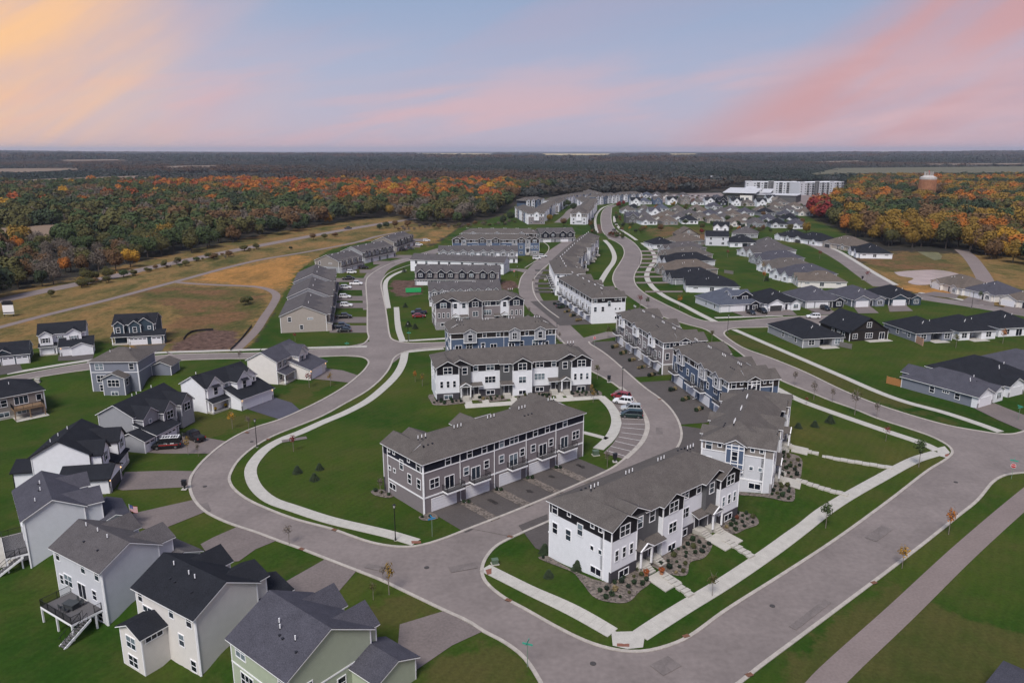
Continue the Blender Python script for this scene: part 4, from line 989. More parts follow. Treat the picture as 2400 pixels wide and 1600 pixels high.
# ================================================================== TWO-STOREY HOUSES ON THE LEFT
def detached(label, A, xd, W, D=8.1, E=6.1, wall=WHITE, roof=RDARK, pitch=.53, zr=-2.6, gables=(), garage=None, porch=None, bump=None, rear=(), side=(), front=(), trim=TRIM, gwall=None, hipped=False, vent=(), belt=False, caps=(), deck=None, lower=(), group='detached two-storey houses', shut=False, awn=False):
    c_, s_ = math.cos(R(xd)), math.sin(R(xd))
    h = House('detached_house', label, 'house', (A[0]-W*c_, A[1]-W*s_), R(xd), 0, group)
    g = gwall or wall
    h.wall(0, W, 0, D, zr-.7, E, wall)
    h.p('foundation').box(.03-.06, W+.03, -.03, D+.03, zr-.8, zr+.12, CONC)
    if hipped: h.hip(0, W, 0, D, E, pitch, roof, trim=trim)
    else:
        h.gable_wall(0, W, 0, D, E, pitch, 'x', wall); h.gable(0, W, 0, D, E, pitch, 'x', roof, trim=trim)
    h.corners(0, W, 0, D, zr, E, .13, trim)
    if belt: h.belt(0, W, 0, D, 3.05, .18)
    for x0, x1, y1, *r in gables:
        e = r[1] if len(r) > 1 else E
        x0, x1 = max(x0, .38), min(x1, W-.38)
        h.wall(x0, x1, D-1, y1, .2, e, g, 'bay_wall'); p2 = r[0] if r and r[0] else .75
        h.gable_wall(x0, x1, D-1, y1, e, p2, 'y', g, 'bay_wall'); h.gable(x0, x1, D-4.0, y1, e, p2, 'y', roof, ov=.35, rake=.35, trim=trim, a0=False)
        h.corners(x0, x1, D-1, y1, 2.9, e, .12, trim, 'cd')
    if garage:
        x0, x1, y0, y1, style, doors, lights = garage
        h.wall(x0, x1, y0, y1, -.5, 2.9, wall, 'garage_wall'); h.corners(x0, x1, y0, y1, 0, 2.9, .12, trim, 'bcd')
        if style == 'gy': h.gable_wall(x0, x1, y0, y1, 2.9, .42, 'y', wall, 'garage_wall'); h.gable(x0, x1, y0, y1, 2.9, .42, 'y', roof, trim=trim)
        elif style == 'gx': h.gable_wall(x0, x1, y0, y1, 2.9, .42, 'x', wall, 'garage_wall'); h.gable(x0, x1, y0, y1, 2.9, .42, 'x', roof, trim=trim)
        elif style == 'shed':
            yr = D if D > y0 else y0
            h.slab([(x0-.35, y1+.4, 2.85), (x0-.35, yr-.1, 2.85+(y1-yr+.5)*.34), (x1+.35, yr-.1, 2.85+(y1-yr+.5)*.34), (x1+.35, y1+.4, 2.85)][::-1], roof, trim)
            h.p('garage_wall').prism([(x0, y1, 2.9), (x0, yr, 2.9), (x0, yr, 2.8+(y1-yr)*.34)], (x1-x0, 0, 0), wall)
        for xc, w in doors: h.garage('N', xc, y1, w, 2.15, lights=lights, dark=(trim is DARKTRIM))
        h.p('stone_base').box(x0-.04, x0+.5, y1-.05, y1+.05, 0, 1.1, STONE); h.p('stone_base').box(x1-.5, x1+.04, y1-.05, y1+.05, 0, 1.1, STONE)
        for xx in (x0+.3, x1-.3): h.p('wall_lamp').box(xx-.06, xx+.06, y1+.02, y1+.14, 2.2, 2.42, mat('lamp_glow', (.9, .6, .3), .5, 0, emit=((1.0, .55, .25), 2.2)) if wall in (WHITE, CREAM) else IRON)
    for x0, x1, y0, y1, dirn, *gd_ in lower:      # extra one-storey wings
        h.wall(x0, x1, y0, y1, zr-.3, 2.7, wall, 'garage_wall'); h.corners(x0, x1, y0, y1, zr, 2.7, .12, trim)
        h.gable_wall(x0, x1, y0, y1, 2.7, .42, dirn, wall, 'garage_wall'); h.gable(x0, x1, y0, y1, 2.7, .42, dirn, roof, trim=trim)
        if gd_: h.garage('N', (x0+x1)/2+.1, y1, 2.6, 2.15, lights=True)
    if porch:
        x0, x1, y1 = porch
        h.p('porch_floor').box(x0, x1, D-.1, y1, -.3, .35, CONC)
        h.slab([(x0-.25, y1+.3, 2.75), (x0-.25, D-.1, 2.75+(y1-D)*.42), (x1+.25, D-.1, 2.75+(y1-D)*.42), (x1+.25, y1+.3, 2.75)][::-1], roof, trim)
        for xx in (x0+.15, x1-.15):
            b = MB(); b.box(-.13, .13, -.13, .13, 0, 2.3, TRIM); b.box(-.18, .18, -.18, .18, 0, .4, TRIM); b.build('porch_post', h.root, (xx, y1-.15, .35))
        h.door('N', x0+(x1-x0)*.3, D, .38); h.win('N', x0+(x1-x0)*.75, D, .9, 1.3, 1.4, 2, 2)
    if bump:
        x0, x1, d, zt = bump
        h.wall(x0, x1, -d, .2, zr-.6, zt, wall, 'bay_wall'); h.gable_wall(x0, x1, -d, .2, zt, .45, 'y', wall, 'bay_wall')
        h.gable(x0, x1, -d, 0, zt, .45, 'y', roof, ov=.35, rake=.35, trim=trim, a1=False); h.corners(x0, x1, -d, 0, zr, zt, .12, trim, 'ab')
    for face, plane, lst in (('S', 0, rear), ('E', W, side), ('N', D, front)):
        for q in lst:
            u, z, w, hh, nx, ny = q[:6]; pl = q[6] if len(q) > 6 else plane
            h.win(q[7] if len(q) > 7 else face, u, pl, z, w, hh, nx, ny)
            if face == 'N' and shut and w > .9:
                for sx in (u-w/2-.38, u+w/2+.12): h.p('shutter').box(sx, sx+.26, pl, pl+.05, z-.05, z+hh+.05, DARKTRIM)
            if face == 'N' and awn and z > 3 and w > .95:
                h.p('awning').prism([(u-w/2-.5, pl+.01, z+hh+.75), (u+w/2+.5, pl+.01, z+hh+.75), (u+w/2+.5, pl+.75, z+hh+.3), (u-w/2-.5, pl+.75, z+hh+.3)], (0, 0, -.07), DARKTRIM)
    ry = lambda y: E+.1+y*pitch
    h.vents([(x, y, ry(y)) for x, y in vent]); h.caps([(x, y, ry(y)) for x, y in caps])
    h.spout(-.08, .1, zr+.1, E); h.spout(W+.08, .1, zr+.1, E)
    if deck:
        x0, x1, d, z = deck[:4]
        dk = MB(); dk.box(x0, x1, -d, -.0, z-.34, z-.05, TRIM if deck[4] else WOODM)
        n = int(d/.15)
        for i in range(n): dk.box(x0+.04, x1-.04, -d+.05+i*d/n, -d+.05+(i+1)*d/n-.012, z-.05, z, DECKM if deck[4] else WOODM)
        o = dk.build('deck', h.root)
        def rl(a, b_, m=IRON):
            b = MB(); L = math.hypot(b_[0]-a[0], b_[1]-a[1]); nn = max(2, int(L/.13))
            for zz in (.12, 1.0): b.bar((*a, zz), (*b_, zz), .05, m)
            for i in range(nn+1):
                t = i/nn; x, y = a[0]+(b_[0]-a[0])*t, a[1]+(b_[1]-a[1])*t; b.bar((x, y, 0), (x, y, 1.05 if i in (0, nn) or i % 14 == 0 else 1.0), .07 if i in (0, nn) or i % 14 == 0 else .022, m)
            b.build('railing', o, (0, 0, z))
        rl((x0+.05, 0), (x0+.05, -d+.05)); rl((x0+.05, -d+.05), (x1-.05, -d+.05))
        rl((x1-.05, -d+.05), (x1-.05, -d+ (1.2 if deck[4] else d)))
        if deck[4]: rl((x1-.05, -1.0), (x1-.05, -.1))
        for x, y in ((x0+.1, -d+.1), ((x0+x1)/2, -d+.1), (x1-.1, -d+.1), (x1-.1, -.9)):
            b = MB(); b.box(-.1, .1, -.1, .1, zr-.4-z, -.34, TRIM if deck[4] else WOODM); b.build('post', o, (x, y, z))
        if deck[4]:     # stair down along the front edge from the right
            b = MB(); xs, ys = x1+.05, -d+1.75
            nst = 11; run = .30
            for sgn in (-.55, .55): b.prism([(xs+sgn-.05, ys+.4, z-.05), (xs+sgn+.05, ys+.4, z-.05), (xs+sgn+.05, ys+.4, z-.4), (xs+sgn-.05, ys+.4, z-.4)], (0, -nst*run-.4, zr-z+.1), TRIM)
            for i in range(nst): b.box(xs-.5, xs+.5, ys-run*(i+1), ys-run*i-.02, z-.12-(z-zr)*(i+1)/(nst+1), z-.05-(z-zr)*(i+1)/(nst+1), DECKM)
            for sgn in (-.55, .55):
                b.bar((xs+sgn, ys, z+.95), (xs+sgn, ys-nst*run, zr+1.0), .05, IRON)
                for i in range(0, nst+1, 2): b.bar((xs+sgn, ys-run*i, z-.3-(z-zr)*i/nst), (xs+sgn, ys-run*i, z+.95-(z-zr)*i/nst), .03, IRON)
            b.build('stair', o)
    return h.done()
d2 = (1.9, 1.5, 2, 2)
detached('sage green house with slate grey roof, nearest the bottom edge', (-22.79, 66.30), -39.4, 10.7, 10.9, wall=GREENS, roof=RSLATE, pitch=.54, gables=[(.3, 4.6, 12.0, .8), (6.0, 10.4, 12.0, .8)], garage=(9.9, 15.0, 8.0, 13.6, 'gx', [(12.4, 4.9)], False), belt=True,
         rear=[(2.0, 4.35, 1.8, 1.5, 2, 2), (2.9, .9, 2.3, 1.7, 3, 2), (9.6, 4.35, 1.0, 1.5, 1, 2), (8.6, .9, 1.8, 1.6, 2, 2), (3.0, -1.9, 1.8, 1.2, 2, 2)], side=[(1.9, 3.6, 1.9, .55, 3, 1), (6.6, .9, 1.0, 1.4, 1, 2)], vent=[(4.6, 3.4), (5.3, 3.0), (8.2, 2.9)], caps=[(5.9, 2.5), (6.6, 2.4), (9.4, 2.1)], group=None)
detached('cream house with charcoal roof and gabled rear bay, second from the bottom edge', (-36.46, 76.71), -33.0, 11.8, 8.8, wall=CREAM, roof=RDARK, gables=[(.2, 4.6, 10.3, .7), (6.6, 11.8, 10.5, .5)], garage=(6.2, 12.3, 9, 13.4, 'gy', [(9.2, 4.9)], False), bump=(1.6, 6.0, 3.3, 3.15), zr=-2.0,
         rear=[(1.0, 4.4, .85, 1.4, 1, 2), (7.3, 4.4, .85, 1.5, 1, 2), (10.7, 4.4, .95, 1.5, 1, 2), (2.3, 3.35, 1.8, .7, 2, 1), (8.8, 1.2, .95, 1.5, 1, 2), (10.7, -1.5, .95, 1.4, 1, 2), (3.8, .9, 1.8, 1.5, 2, 2, -3.3), (3.8, -1.6, 1.8, 1.4, 2, 2, -3.3)],
         side=[(-1.7, 2.15, 2.1, .55, 3, 1, 6.0)], vent=[(3.0, 3.6), (6.3, 3.4), (7.6, 3.3)], caps=[(4.2, 2.2), (5.3, 2.1), (8.8, 1.9)])
hs10 = detached('pale grey house with dark deck and white stair at the rear', (-52.45, 86.65), -32.4, 11.5, 8.1, wall=LGREY, roof=RGREY, gables=[(6.4, 11.5, 10.4, .55), (.2, 4.4, 9.6, .7)], garage=(6.0, 12.6, 8.2, 13.4, 'gx', [(9.3, 4.9)], False), zr=-2.0,
         rear=[(1.1, 4.4, .9, 1.5, 1, 2), (7.3, 4.4, .95, 1.5, 1, 2), (10.5, 4.4, .95, 1.5, 1, 2), (3.0, 1.1, 1.9, 1.6, 2, 2), (6.3, .4, 1.8, 2.1, 2, 1), (9.3, 1.2, .9, 1.3, 1, 2), (1.3, .9, .8, 1.3, 1, 2), (10.0, -1.6, 1.2, 1.2, 1, 2), (5.0, -1.9, 1.8, 2.0, 2, 1)],
         side=[], vent=[(2.4, 3.6), (5.2, 3.6), (7.8, 3.4)], caps=[(4.6, 1.9), (8.2, 1.7)], deck=(3.2, 10.7, 4.0, .3, True))
detached('white-grey house with slate roof beside the walled patio at the left edge', (-70.91, 100.42), -53.0, 12.3, 7.9, wall=mat('pale_siding', (.60, .62, .66), .7, .05, 1.2, lines=.19), roof=RSLATE, gables=[(7.0, 12.3, 10.3, .55), (.4, 4.2, 9.6, .7)], garage=(5.8, 12.8, 10.0, 13.6, 'gx', [(9.2, 4.9)], False), zr=-2.0,
         rear=[(2.0, 4.3, 1, 1.5, 1, 2), (8.5, 4.3, 1, 1.5, 1, 2), (5.6, .4, 1.8, 2.1, 2, 1)], vent=[(4.5, 3.2), (7.0, 3.0), (9.5, 2.0)], caps=[(4.2, 3.0), (6.6, 2.8)], deck=(3.4, 11.2, 2.8, .3, True))
detached('white house with charcoal roof and black trim, lit lamps by its dark garage door', (-84.07, 123.60), -80.0, 11.0, 9.6, E=6.1, wall=WHITE, roof=RDARK, shut=True, trim=DARKTRIM, pitch=.56, gables=[(.6, 4.4, 12.2, .95, 5.9), (6.8, 10.6, 11.4, .95, 5.9)], garage=(8.6, 15.0, 5.6, 13.6, 'gy', [(11.8, 4.9)], False), porch=(1.0, 7.5, 12.6), zr=-1.8, lower=[(3.2, 9.0, -4.2, .2, 'y')],
         rear=[(6.0, .6, 2.2, 1.5, 2, 2, -4.2), (2.5, 4.2, 1.0, 1.5, 1, 2)], front=[(2.5, 3.9, 1.0, 1.6, 1, 2, 12.2), (8.7, 3.9, 1.0, 1.6, 1, 2, 11.4)], vent=[(4, 3.8), (6, 2.9), (8.2, 2.4)], caps=[(9.3, 2.2), (9.9, 1.9)])
detached('grey house with three-car garage and dark roof, black van parked in front', (-84.20, 146.10), -103.0, 15.0, 8.2, wall=MGREY, roof=RDARK, shut=True, gables=[(6.0, 10.0, 11.4, .9, 5.7), (.6, 4.6, 11.6, .9, 5.7), (10.0, 15.0, 10.2, .0, 5.7)], garage=(8.4, 15.3, 8.4, 13.4, 'shed', [(11.8, 4.9)], True), porch=(2.4, 7.6, 10.2), zr=-1.9, lower=[(15.0, 18.3, 6.8, 13.0, 'x', 1)],
         front=[(8.0, 3.7, 1.9, 1.6, 2, 2, 11.4), (2.6, 3.7, 1.9, 1.6, 2, 2, 11.6), (12.6, 4.2, .7, .7, 1, 1, 10.2)], vent=[(3.5, 3.9), (8.0, 3.8), (9.2, 3.7)])
detached('white farmhouse-style house with black awnings and new dark driveway', (-76.21, 167.15), -118.6, 14.0, 7.9, wall=WHITE, roof=RDARK, awn=True, gables=[(9.3, 13.6, 8.3, 1.0), (2.6, 6.8, 10.2, 1.0), (-.6, 4.4, 9.3, .9)], garage=(-.9, 8.9, 8.2, 13.4, 'shed', [(6.0, 4.9), (1.2, 2.6)], False), porch=(9.0, 13.8, 9.8), zr=-2.0,
         front=[(11.4, 3.9, 1.0, 1.6, 1, 2, 8.3), (8.0, 4.0, .95, 1.5, 1, 2, 7.9), (4.7, 4.0, 1.0, 1.6, 1, 2, 10.2), (1.0, 4.6, .5, .9, 1, 1, 9.3)], vent=[(13.0, 4.2)])
detached('cream-white house with grey roof and front porch beside the street crossing', (-67.81, 187.42), -104.0, 13.6, 8.3, wall=CREAM, roof=RSLATE, shut=True, gables=[(3.0, 6.6, 10.6, 1.0), (.4, 4.2, 9.8, .9)], garage=(-.4, 8.2, 8.3, 14.6, 'shed', [(4.6, 4.9)], False), porch=(8.4, 13.4, 10.4), zr=-1.6,
         front=[(11.9, 4.0, 1.0, 1.6, 1, 2), (9.6, 4.0, 1.0, 1.6, 1, 2), (4.8, 3.9, 1.0, 1.6, 1, 2, 10.6)], gwall=CREAM)
detached('blue-grey house with brown hipped roof and gabled rear bay on the low lawn', (-95.4, 186.0), 1.5, 11.9, 10.3, wall=BLUEG, roof=RBROWN, pitch=.45, hipped=True, bump=(4.2, 9.6, 3.0, 2.5), lower=[(11.9, 17.0, 7.5, 13.0, 'y')], zr=-2.3, belt=True, gwall=BLUEG,
         rear=[(2.3, 3.9, 2.0, 1.5, 2, 2), (10.4, 3.9, 1.1, 1.5, 1, 2), (2.7, .6, 2.6, 1.7, 3, 2), (2.4, -1.7, 1.1, 1.5, 1, 2), (6.9, .3, 2.8, 1.7, 3, 2, -3.0), (6.9, -2.0, 1.6, .9, 2, 1, -3.0)], side=[(-1.6, .3, 1.3, 1.7, 1, 2, 9.6)], vent=[(4, 3), (8.6, 4.2)], caps=[(3.5, 4.3), (4.1, 4.6)])
# three houses across the side street, fronts towards the camera
def facing(label, px_l, zf, xd, W, **k):
    P = G(*px_l, zf); D = k.get('D', 8.5); u = k.pop('front_y', D)
    c_, s_ = math.cos(R(xd)), math.sin(R(xd))      # x axis runs right-to-left in the picture
    rr = (P[0]+s_*u, P[1]-c_*u)                    # rear corner behind px_l is the rear-right corner
    return detached(label, rr, xd, W, **k)
facing('white house with charcoal roof and black shutters across the side street', (94.4, 834.8), 0, 205, 12.0, D=8.5, front_y=10.2, wall=WHITE, roof=RDARK, shut=True, zr=-.3, gables=[(8.4, 12.0, 9.8, .62), (1.0, 4.8, 9.8, .62)], garage=(-2.0, 6.6, 8.4, 13.0, 'shed', [(1.0, 4.9), (5.2, 2.7)], False), porch=(7.6, 12.0, 10.2),
       front=[(10.2, 3.8, 1.5, 1.3, 2, 2, 9.8), (2.9, 3.8, 1.5, 1.3, 2, 2, 9.8), (6.6, 4.5, 1.0, .6, 2, 1)], lower=[(-1.9, 3.6, 12.0, 14.0, 'y')])
facing('dark teal house with white gable trim and three garage doors', (268.5, 807), 0, 193, 12.0, D=8.5, front_y=9.4, wall=TEAL, roof=RDARK, zr=-.3, gables=[(8.8, 12.0, 9.6, .8), (3.9, 7.2, 10.0, .8), (.1, 5.4, 9.2, .75)], garage=(-2.8, 7.3, 8.4, 11.6, 'shed', [(4.6, 4.9), (-.6, 2.7)], True), porch=(7.6, 12.2, 11.0),
       front=[(10.4, 3.7, 1.0, 1.5, 1, 2, 9.6), (5.6, 3.7, 1.0, 1.5, 1, 2, 10.0), (1.6, 4.4, .7, .8, 1, 1, 9.2)])
facing('dark teal house cut by the left edge, two garage doors showing', (-40, 858), 0, 205, 11.0, D=8.5, front_y=8.6, wall=TEAL, roof=RDARK, zr=-.3, E=3.0, gables=[(3.5, 8, 9.4, .6)], garage=(-.5, 6.5, 8.4, 10.2, 'shed', [(4.6, 2.7), (1.3, 2.7)], True))
# single-storey house with timber deck at the left edge
detached('taupe single-storey house with timber deck over a patio, left edge', (-110.6, 171.0), 44.8, 15.0, 11.0, E=3.4, wall=TAUPE, roof=RDARK, pitch=.45, hipped=True, zr=-1.5,
         rear=[(13.9, 1.0, 1.0, 1.4, 1, 1), (10.3, .9, 2.7, 1.8, 3, 1), (6.2, 1.0, 2.4, 1.5, 2, 2), (6.5, -1.4, 2.0, 1.0, 2, 1), (10.0, -1.4, 1.8, 1.0, 2, 1)], deck=(8.0, 14.2, 3.0, .5, False), vent=[(4, 3), (9, 3.4)])
b = MB(); 
c_, s_ = math.cos(R(44.8)), math.sin(R(44.8))
P0 = (-110.6-15*c_, 171.0-15*s_)
tag(drape('patio', [(P0[0]+x*c_-y*s_, P0[1]+x*s_+y*c_) for x, y in ((8, -4.2), (14.6, -4.2), (14.6, 0), (8, 0))], CONC, .09), label='concrete patio under the timber deck')
c_, s_ = math.cos(R(-53)), math.sin(R(-53)); P0 = (-70.91-12.3*c_, 100.42-12.3*s_)
tag(drape('patio', [(P0[0]+x*c_-y*s_, P0[1]+x*s_+y*c_) for x, y in ((-2, -6.5), (7, -6.5), (9, -4), (9, 0), (-2, 0))], CONC, .09), label='concrete patio with dark garden wall at the left edge')

# ================================================================== SINGLE-STOREY VILLAS
def villa(label, A, ang, W, D, roof, wall, kind, acc=None, E=2.95, pitch=.50, group='villas', dark_g=False, patio=(.42, .72)):
    h = House('villa', label, 'house', A, ang, 0, group); acc = acc or wall
    if kind == 'patio':
        xa, xb = W*patio[0], W*patio[1]
        h.wall(0, xa, 0, 3.2, -.4, E, wall); h.wall(xb, W, 0, 3.2, -.4, E, wall); h.wall(0, W, 3.19, D, -.4, E, wall)
        h.p('patio_slab').box(xa-.3, xb+1.2, -2.4, 3.1, -.3, .10, CONC)
        h.win('S', xa*.5, 0, .8, 1.8, 1.5, 2, 2); h.win('S', (xb+W)/2, 0, .8, 1.8, 1.5, 2, 2); h.slider('S', (xa+xb)/2, 3.19, .12, 2.4, 2.1)
    else: h.wall(0, W, 0, D, -.4, E, wall)
    if kind == 'gable':
        h.gable_wall(0, W, 0, D, E, .62, 'y', wall); h.gable(0, W, 0, D, E, .62, 'y', roof, trim=DARKTRIM)
        h.p('belt_board').box(-.05, W+.05, -.06, 0, E+.35, E+.65, DARKTRIM); h.win('S', W*.48, 0, E+1.3, 1.5, 1.5, 2, 2)
        for u, w, n in ((.14, 1.5, 2), (.5, 2.4, 3)): h.win('S', W*u, 0, .8, w, 1.5, n, 2)
        h.slider('S', W*.84, 0, .2, 1.7, 2.1); h.p('patio_slab').box(W*.4, W*1.0, -2.6, 0, -.3, .1, CONC)
    else: h.hip(0, W, 0, D, E, pitch, roof)
    if kind == 'garage':
        gw = 4.9; gx = W*.26
        h.wall(gx-gw/2-.7, gx+gw/2+.7, -1.3, .1, -.4, E-.02, acc, 'garage_wall'); h.gable_wall(gx-gw/2-.7, gx+gw/2+.7, -1.3, .1, E-.02, .5, 'y', acc, 'garage_wall'); h.gable(gx-gw/2-.7, gx+gw/2+.7, -1.3, 4, E, .5, 'y', roof, a1=False)
        h.garage('S', gx, -1.3, gw, 2.2, dark=dark_g); h.p('stone_base').box(gx-gw/2-.75, gx-gw/2-.2, -1.36, -1.28, 0, 1.2, STONE); h.p('stone_base').box(gx+gw/2+.2, gx+gw/2+.75, -1.36, -1.28, 0, 1.2, STONE)
        h.door('S', W*.60, 0, .15); bx = W*.82
        h.wall(bx-1.9, bx+1.9, -1.0, .1, -.4, E-.02, acc, 'bay_wall'); h.gable_wall(bx-1.9, bx+1.9, -1.0, .1, E-.02, .5, 'y', acc, 'bay_wall'); h.gable(bx-1.9, bx+1.9, -1.0, 3, E, .5, 'y', roof, a1=False); h.win('S', bx, -1.0, .8, 1.8, 1.5, 3, 1)
    if kind == 'garage2':          # wide two doors under the hip
        h.garage('S', W*.42, 0, 4.9, 2.2, dark=dark_g); h.garage('S', W*.12, 0, 2.6, 2.2, dark=dark_g)
        h.door('S', W*.66, 0, .15); bx = W*.84; h.wall(bx-1.8, bx+1.8, -.9, .1, -.4, E-.02, acc, 'bay_wall'); h.gable_wall(bx-1.8, bx+1.8, -.9, .1, E-.02, .55, 'y', acc, 'bay_wall'); h.gable(bx-1.8, bx+1.8, -.9, 3, E, .55, 'y', roof, a1=False); h.win('S', bx, -.9, .8, 1.8, 1.5, 3, 1)
    if kind == 'side':             # long side towards the camera, gables on the street end
        for yc, w in ((D*.22, 4.4), (D*.60, 4.8)):
            h.wall(-1.4, .1, yc-w/2, yc+w/2, -.4, E-.02, acc, 'bay_wall'); h.gable_wall(-1.4, .1, yc-w/2, yc+w/2, E-.02, .95, 'x', acc, 'bay_wall'); h.gable(-1.4, 4, yc-w/2, yc+w/2, E, .95, 'x', roof, ov=.3, a1=False)
            h.win('W', yc, -1.4, .8, 1.5, 1.4, 2, 2)
        for u in (.12, .82): h.win('S', W*u, 0, 1.7, 1.8, .5, 3, 1)
        h.win('S', W*.45, 0, .8, 1.7, 1.5, 2, 2)
    if kind == 'plain':
        for u in (.2, .8): h.win('S', W*u, 0, .8, 1.7, 1.5, 2, 2)
        h.slider('S', W*.5, 0, .15, 2.2, 2.1)
    for u in (.2, .55): h.win('W', D*u, 0, .9, 1.1, 1.4, 1, 2); h.win('E', D*u, W, .9, 1.1, 1.4, 1, 2)
    h.win('W', D*.36, 0, 1.7, 1.5, .5, 3, 1)
    h.corners(0, W, 0, D, 0, E, .12); r = min(W, D)/2
    h.vents([(W*.35, r*.55, E+.1+r*.55*pitch), (W*.40, r*.62, E+.1+r*.62*pitch), (W*.6, r*.7, E+.1+r*.7*pitch)] if kind != 'gable' else [(W*.2, D*.5, E+.2+W*.2*.62)], .6)
    h.caps([(W*.55, r*.5, E+.1+r*.5*pitch)] if kind != 'gable' else [])
    h.spout(-.09, -.05, .1, E-.1)
    return h
def vpx(label, a, b, D, roof, wall, kind, z=2.95, **k):
    A, B = G(*a, z), G(*b, z); return villa(label, A, math.atan2(B[1]-A[1], B[0]-A[0]), math.hypot(B[0]-A[0], B[1]-A[1]), D, roof, wall, kind, **k).done()
villa('stone-grey villa with charcoal roof and open patio on the corner lawn', (87.9, 222.4), R(11), 13.5, 20.5, RDARK, MGREY, 'patio').done()
villa('near-black villa with one big rear gable', (105.5, 230.5), R(12), 13.6, 15.5, RDARK, BROWNB, 'gable').done()
villa('blue-grey villa with charcoal roof behind the tan timber screen', (125.7, 229.6), R(10), 12.8, 15.5, RDARK, BLUEG, 'patio').done()
villa('white villa with charcoal roof, fourth from the corner lawn', (140.2, 231.6), R(11), 13.4, 15.5, RDARK, WHITE, 'patio', patio=(.30, .62)).done()
villa('white villa with charcoal roof at the right edge behind black patio covers', (155.8, 236.4), R(11), 15, 16, RDARK, WHITE, 'plain').done()
v6 = villa('slate-roofed blue villa beside the orange fence, near the street corner', (107.1, 168.0), R(30.5), 11.5, 17.6, RSLATE, BLUEG, 'garage', acc=WHITE)
v6.wall(4.5, 10.0, 17.5, 20.4, -.4, 2.9, BLUEG, 'bay_wall'); v6.gable(4.5, 10.0, 12, 20.4, 2.9, .5, 'y', RSLATE, a0=False); v6.done()
villa('white villa with broad charcoal roof behind the blue villa by the orange fence', (118.6, 175.6), R(28), 15.0, 19.5, RDARK, WHITE, 'garage').done()
villa('slate-roofed villa at the right edge above the street corner', (133.6, 184.0), R(26), 14.0, 18.0, RSLATE, MGREY, 'garage').done()
_P = G(2352, 1545, 3.0); _x = Vector((math.cos(R(41)), math.sin(R(41)))); _y = Vector((-_x.y, _x.x)); villa('slate-roofed house cut off by the bottom right corner', tuple(Vector(_P)-_x*(13-.4)-_y*(17-.4)), R(41), 13-.8, 17-.8, RSLATE, LGREY, 'plain', pitch=.40).done()
# row facing the side street
w1 = villa('grey and navy villa with upstairs gable, two cars on its drive', (76.5, 274.0), R(14), 16.5, 19.0, RBLUE, LGREY, 'garage2', acc=NAVY)
w1.wall(6.3, 14.0, 2.6, 9.0, 2.9, 5.6, NAVY, 'upper_wall'); w1.wall(6.25, 14.05, 2.8, 9.05, 2.9, 5.55, LGREY, 'upper_side_wall'); w1.gable_wall(6.3, 14.0, 2.6, 9.0, 5.6, .5, 'y', NAVY, 'upper_wall') if False else None
w1.gable_wall(6.3, 14.0, 2.6, 9.0, 5.6, .45, 'x', LGREY, 'upper_side_wall'); w1.gable(6.3, 14.0, 2.6, 9.0, 5.6, .45, 'x', RBLUE)
w1.gable_wall(8.6, 14.0, 2.2, 5.0, 5.6, .55, 'y', NAVY, 'upper_wall'); w1.wall(8.6, 14.0, 2.2, 3, 2.9, 5.6, NAVY, 'upper_wall'); w1.gable(8.6, 14.0, 2.2, 5.6, 5.6, .55, 'y', RBLUE, a1=False)
w1.win('S', 7.5, 2.6, 4.1, .8, .8, 1, 1); w1.win('S', 11.3, 2.2, 4.0, 2.0, 1.2, 3, 1); w1.done()
villa('charcoal-roofed white villa with open dark garage in the side-street row', (93.8, 276.6), R(13), 15.0, 17.0, RDARK, WHITE, 'garage', dark_g=True).done()
villa('grey villa with small navy gables, dark car before its white doors', (111.0, 281.6), R(9), 15.4, 18.0, RSLATE, MGREY, 'garage2', acc=NAVY).done()
villa('blue-grey villa with two pale front gables in the side-street row', (129.6, 284.6), R(9), 13.6, 18.0, RSLATE, BLUEG, 'garage').done()
villa('dark teal villa with charcoal roof, last in the side-street row', (145.2, 287.4), R(6), 12.8, 17.0, RDARK, TEAL, 'garage', acc=TEAL).done()
vpx('cream villa with brown roof beside the pale pond', (2183, 656), (2256, 676), 15, RTAN, CREAM, 'garage')
vpx('cream villa with slate roof, second from the pond on the curved street', (2258, 675), (2332, 691), 16, RSLATE, CREAM, 'garage2')
vpx('cream gabled villa at the right edge beyond the curved street', (2345, 695), (2440, 712), 16, RTAN, CREAM, 'garage')
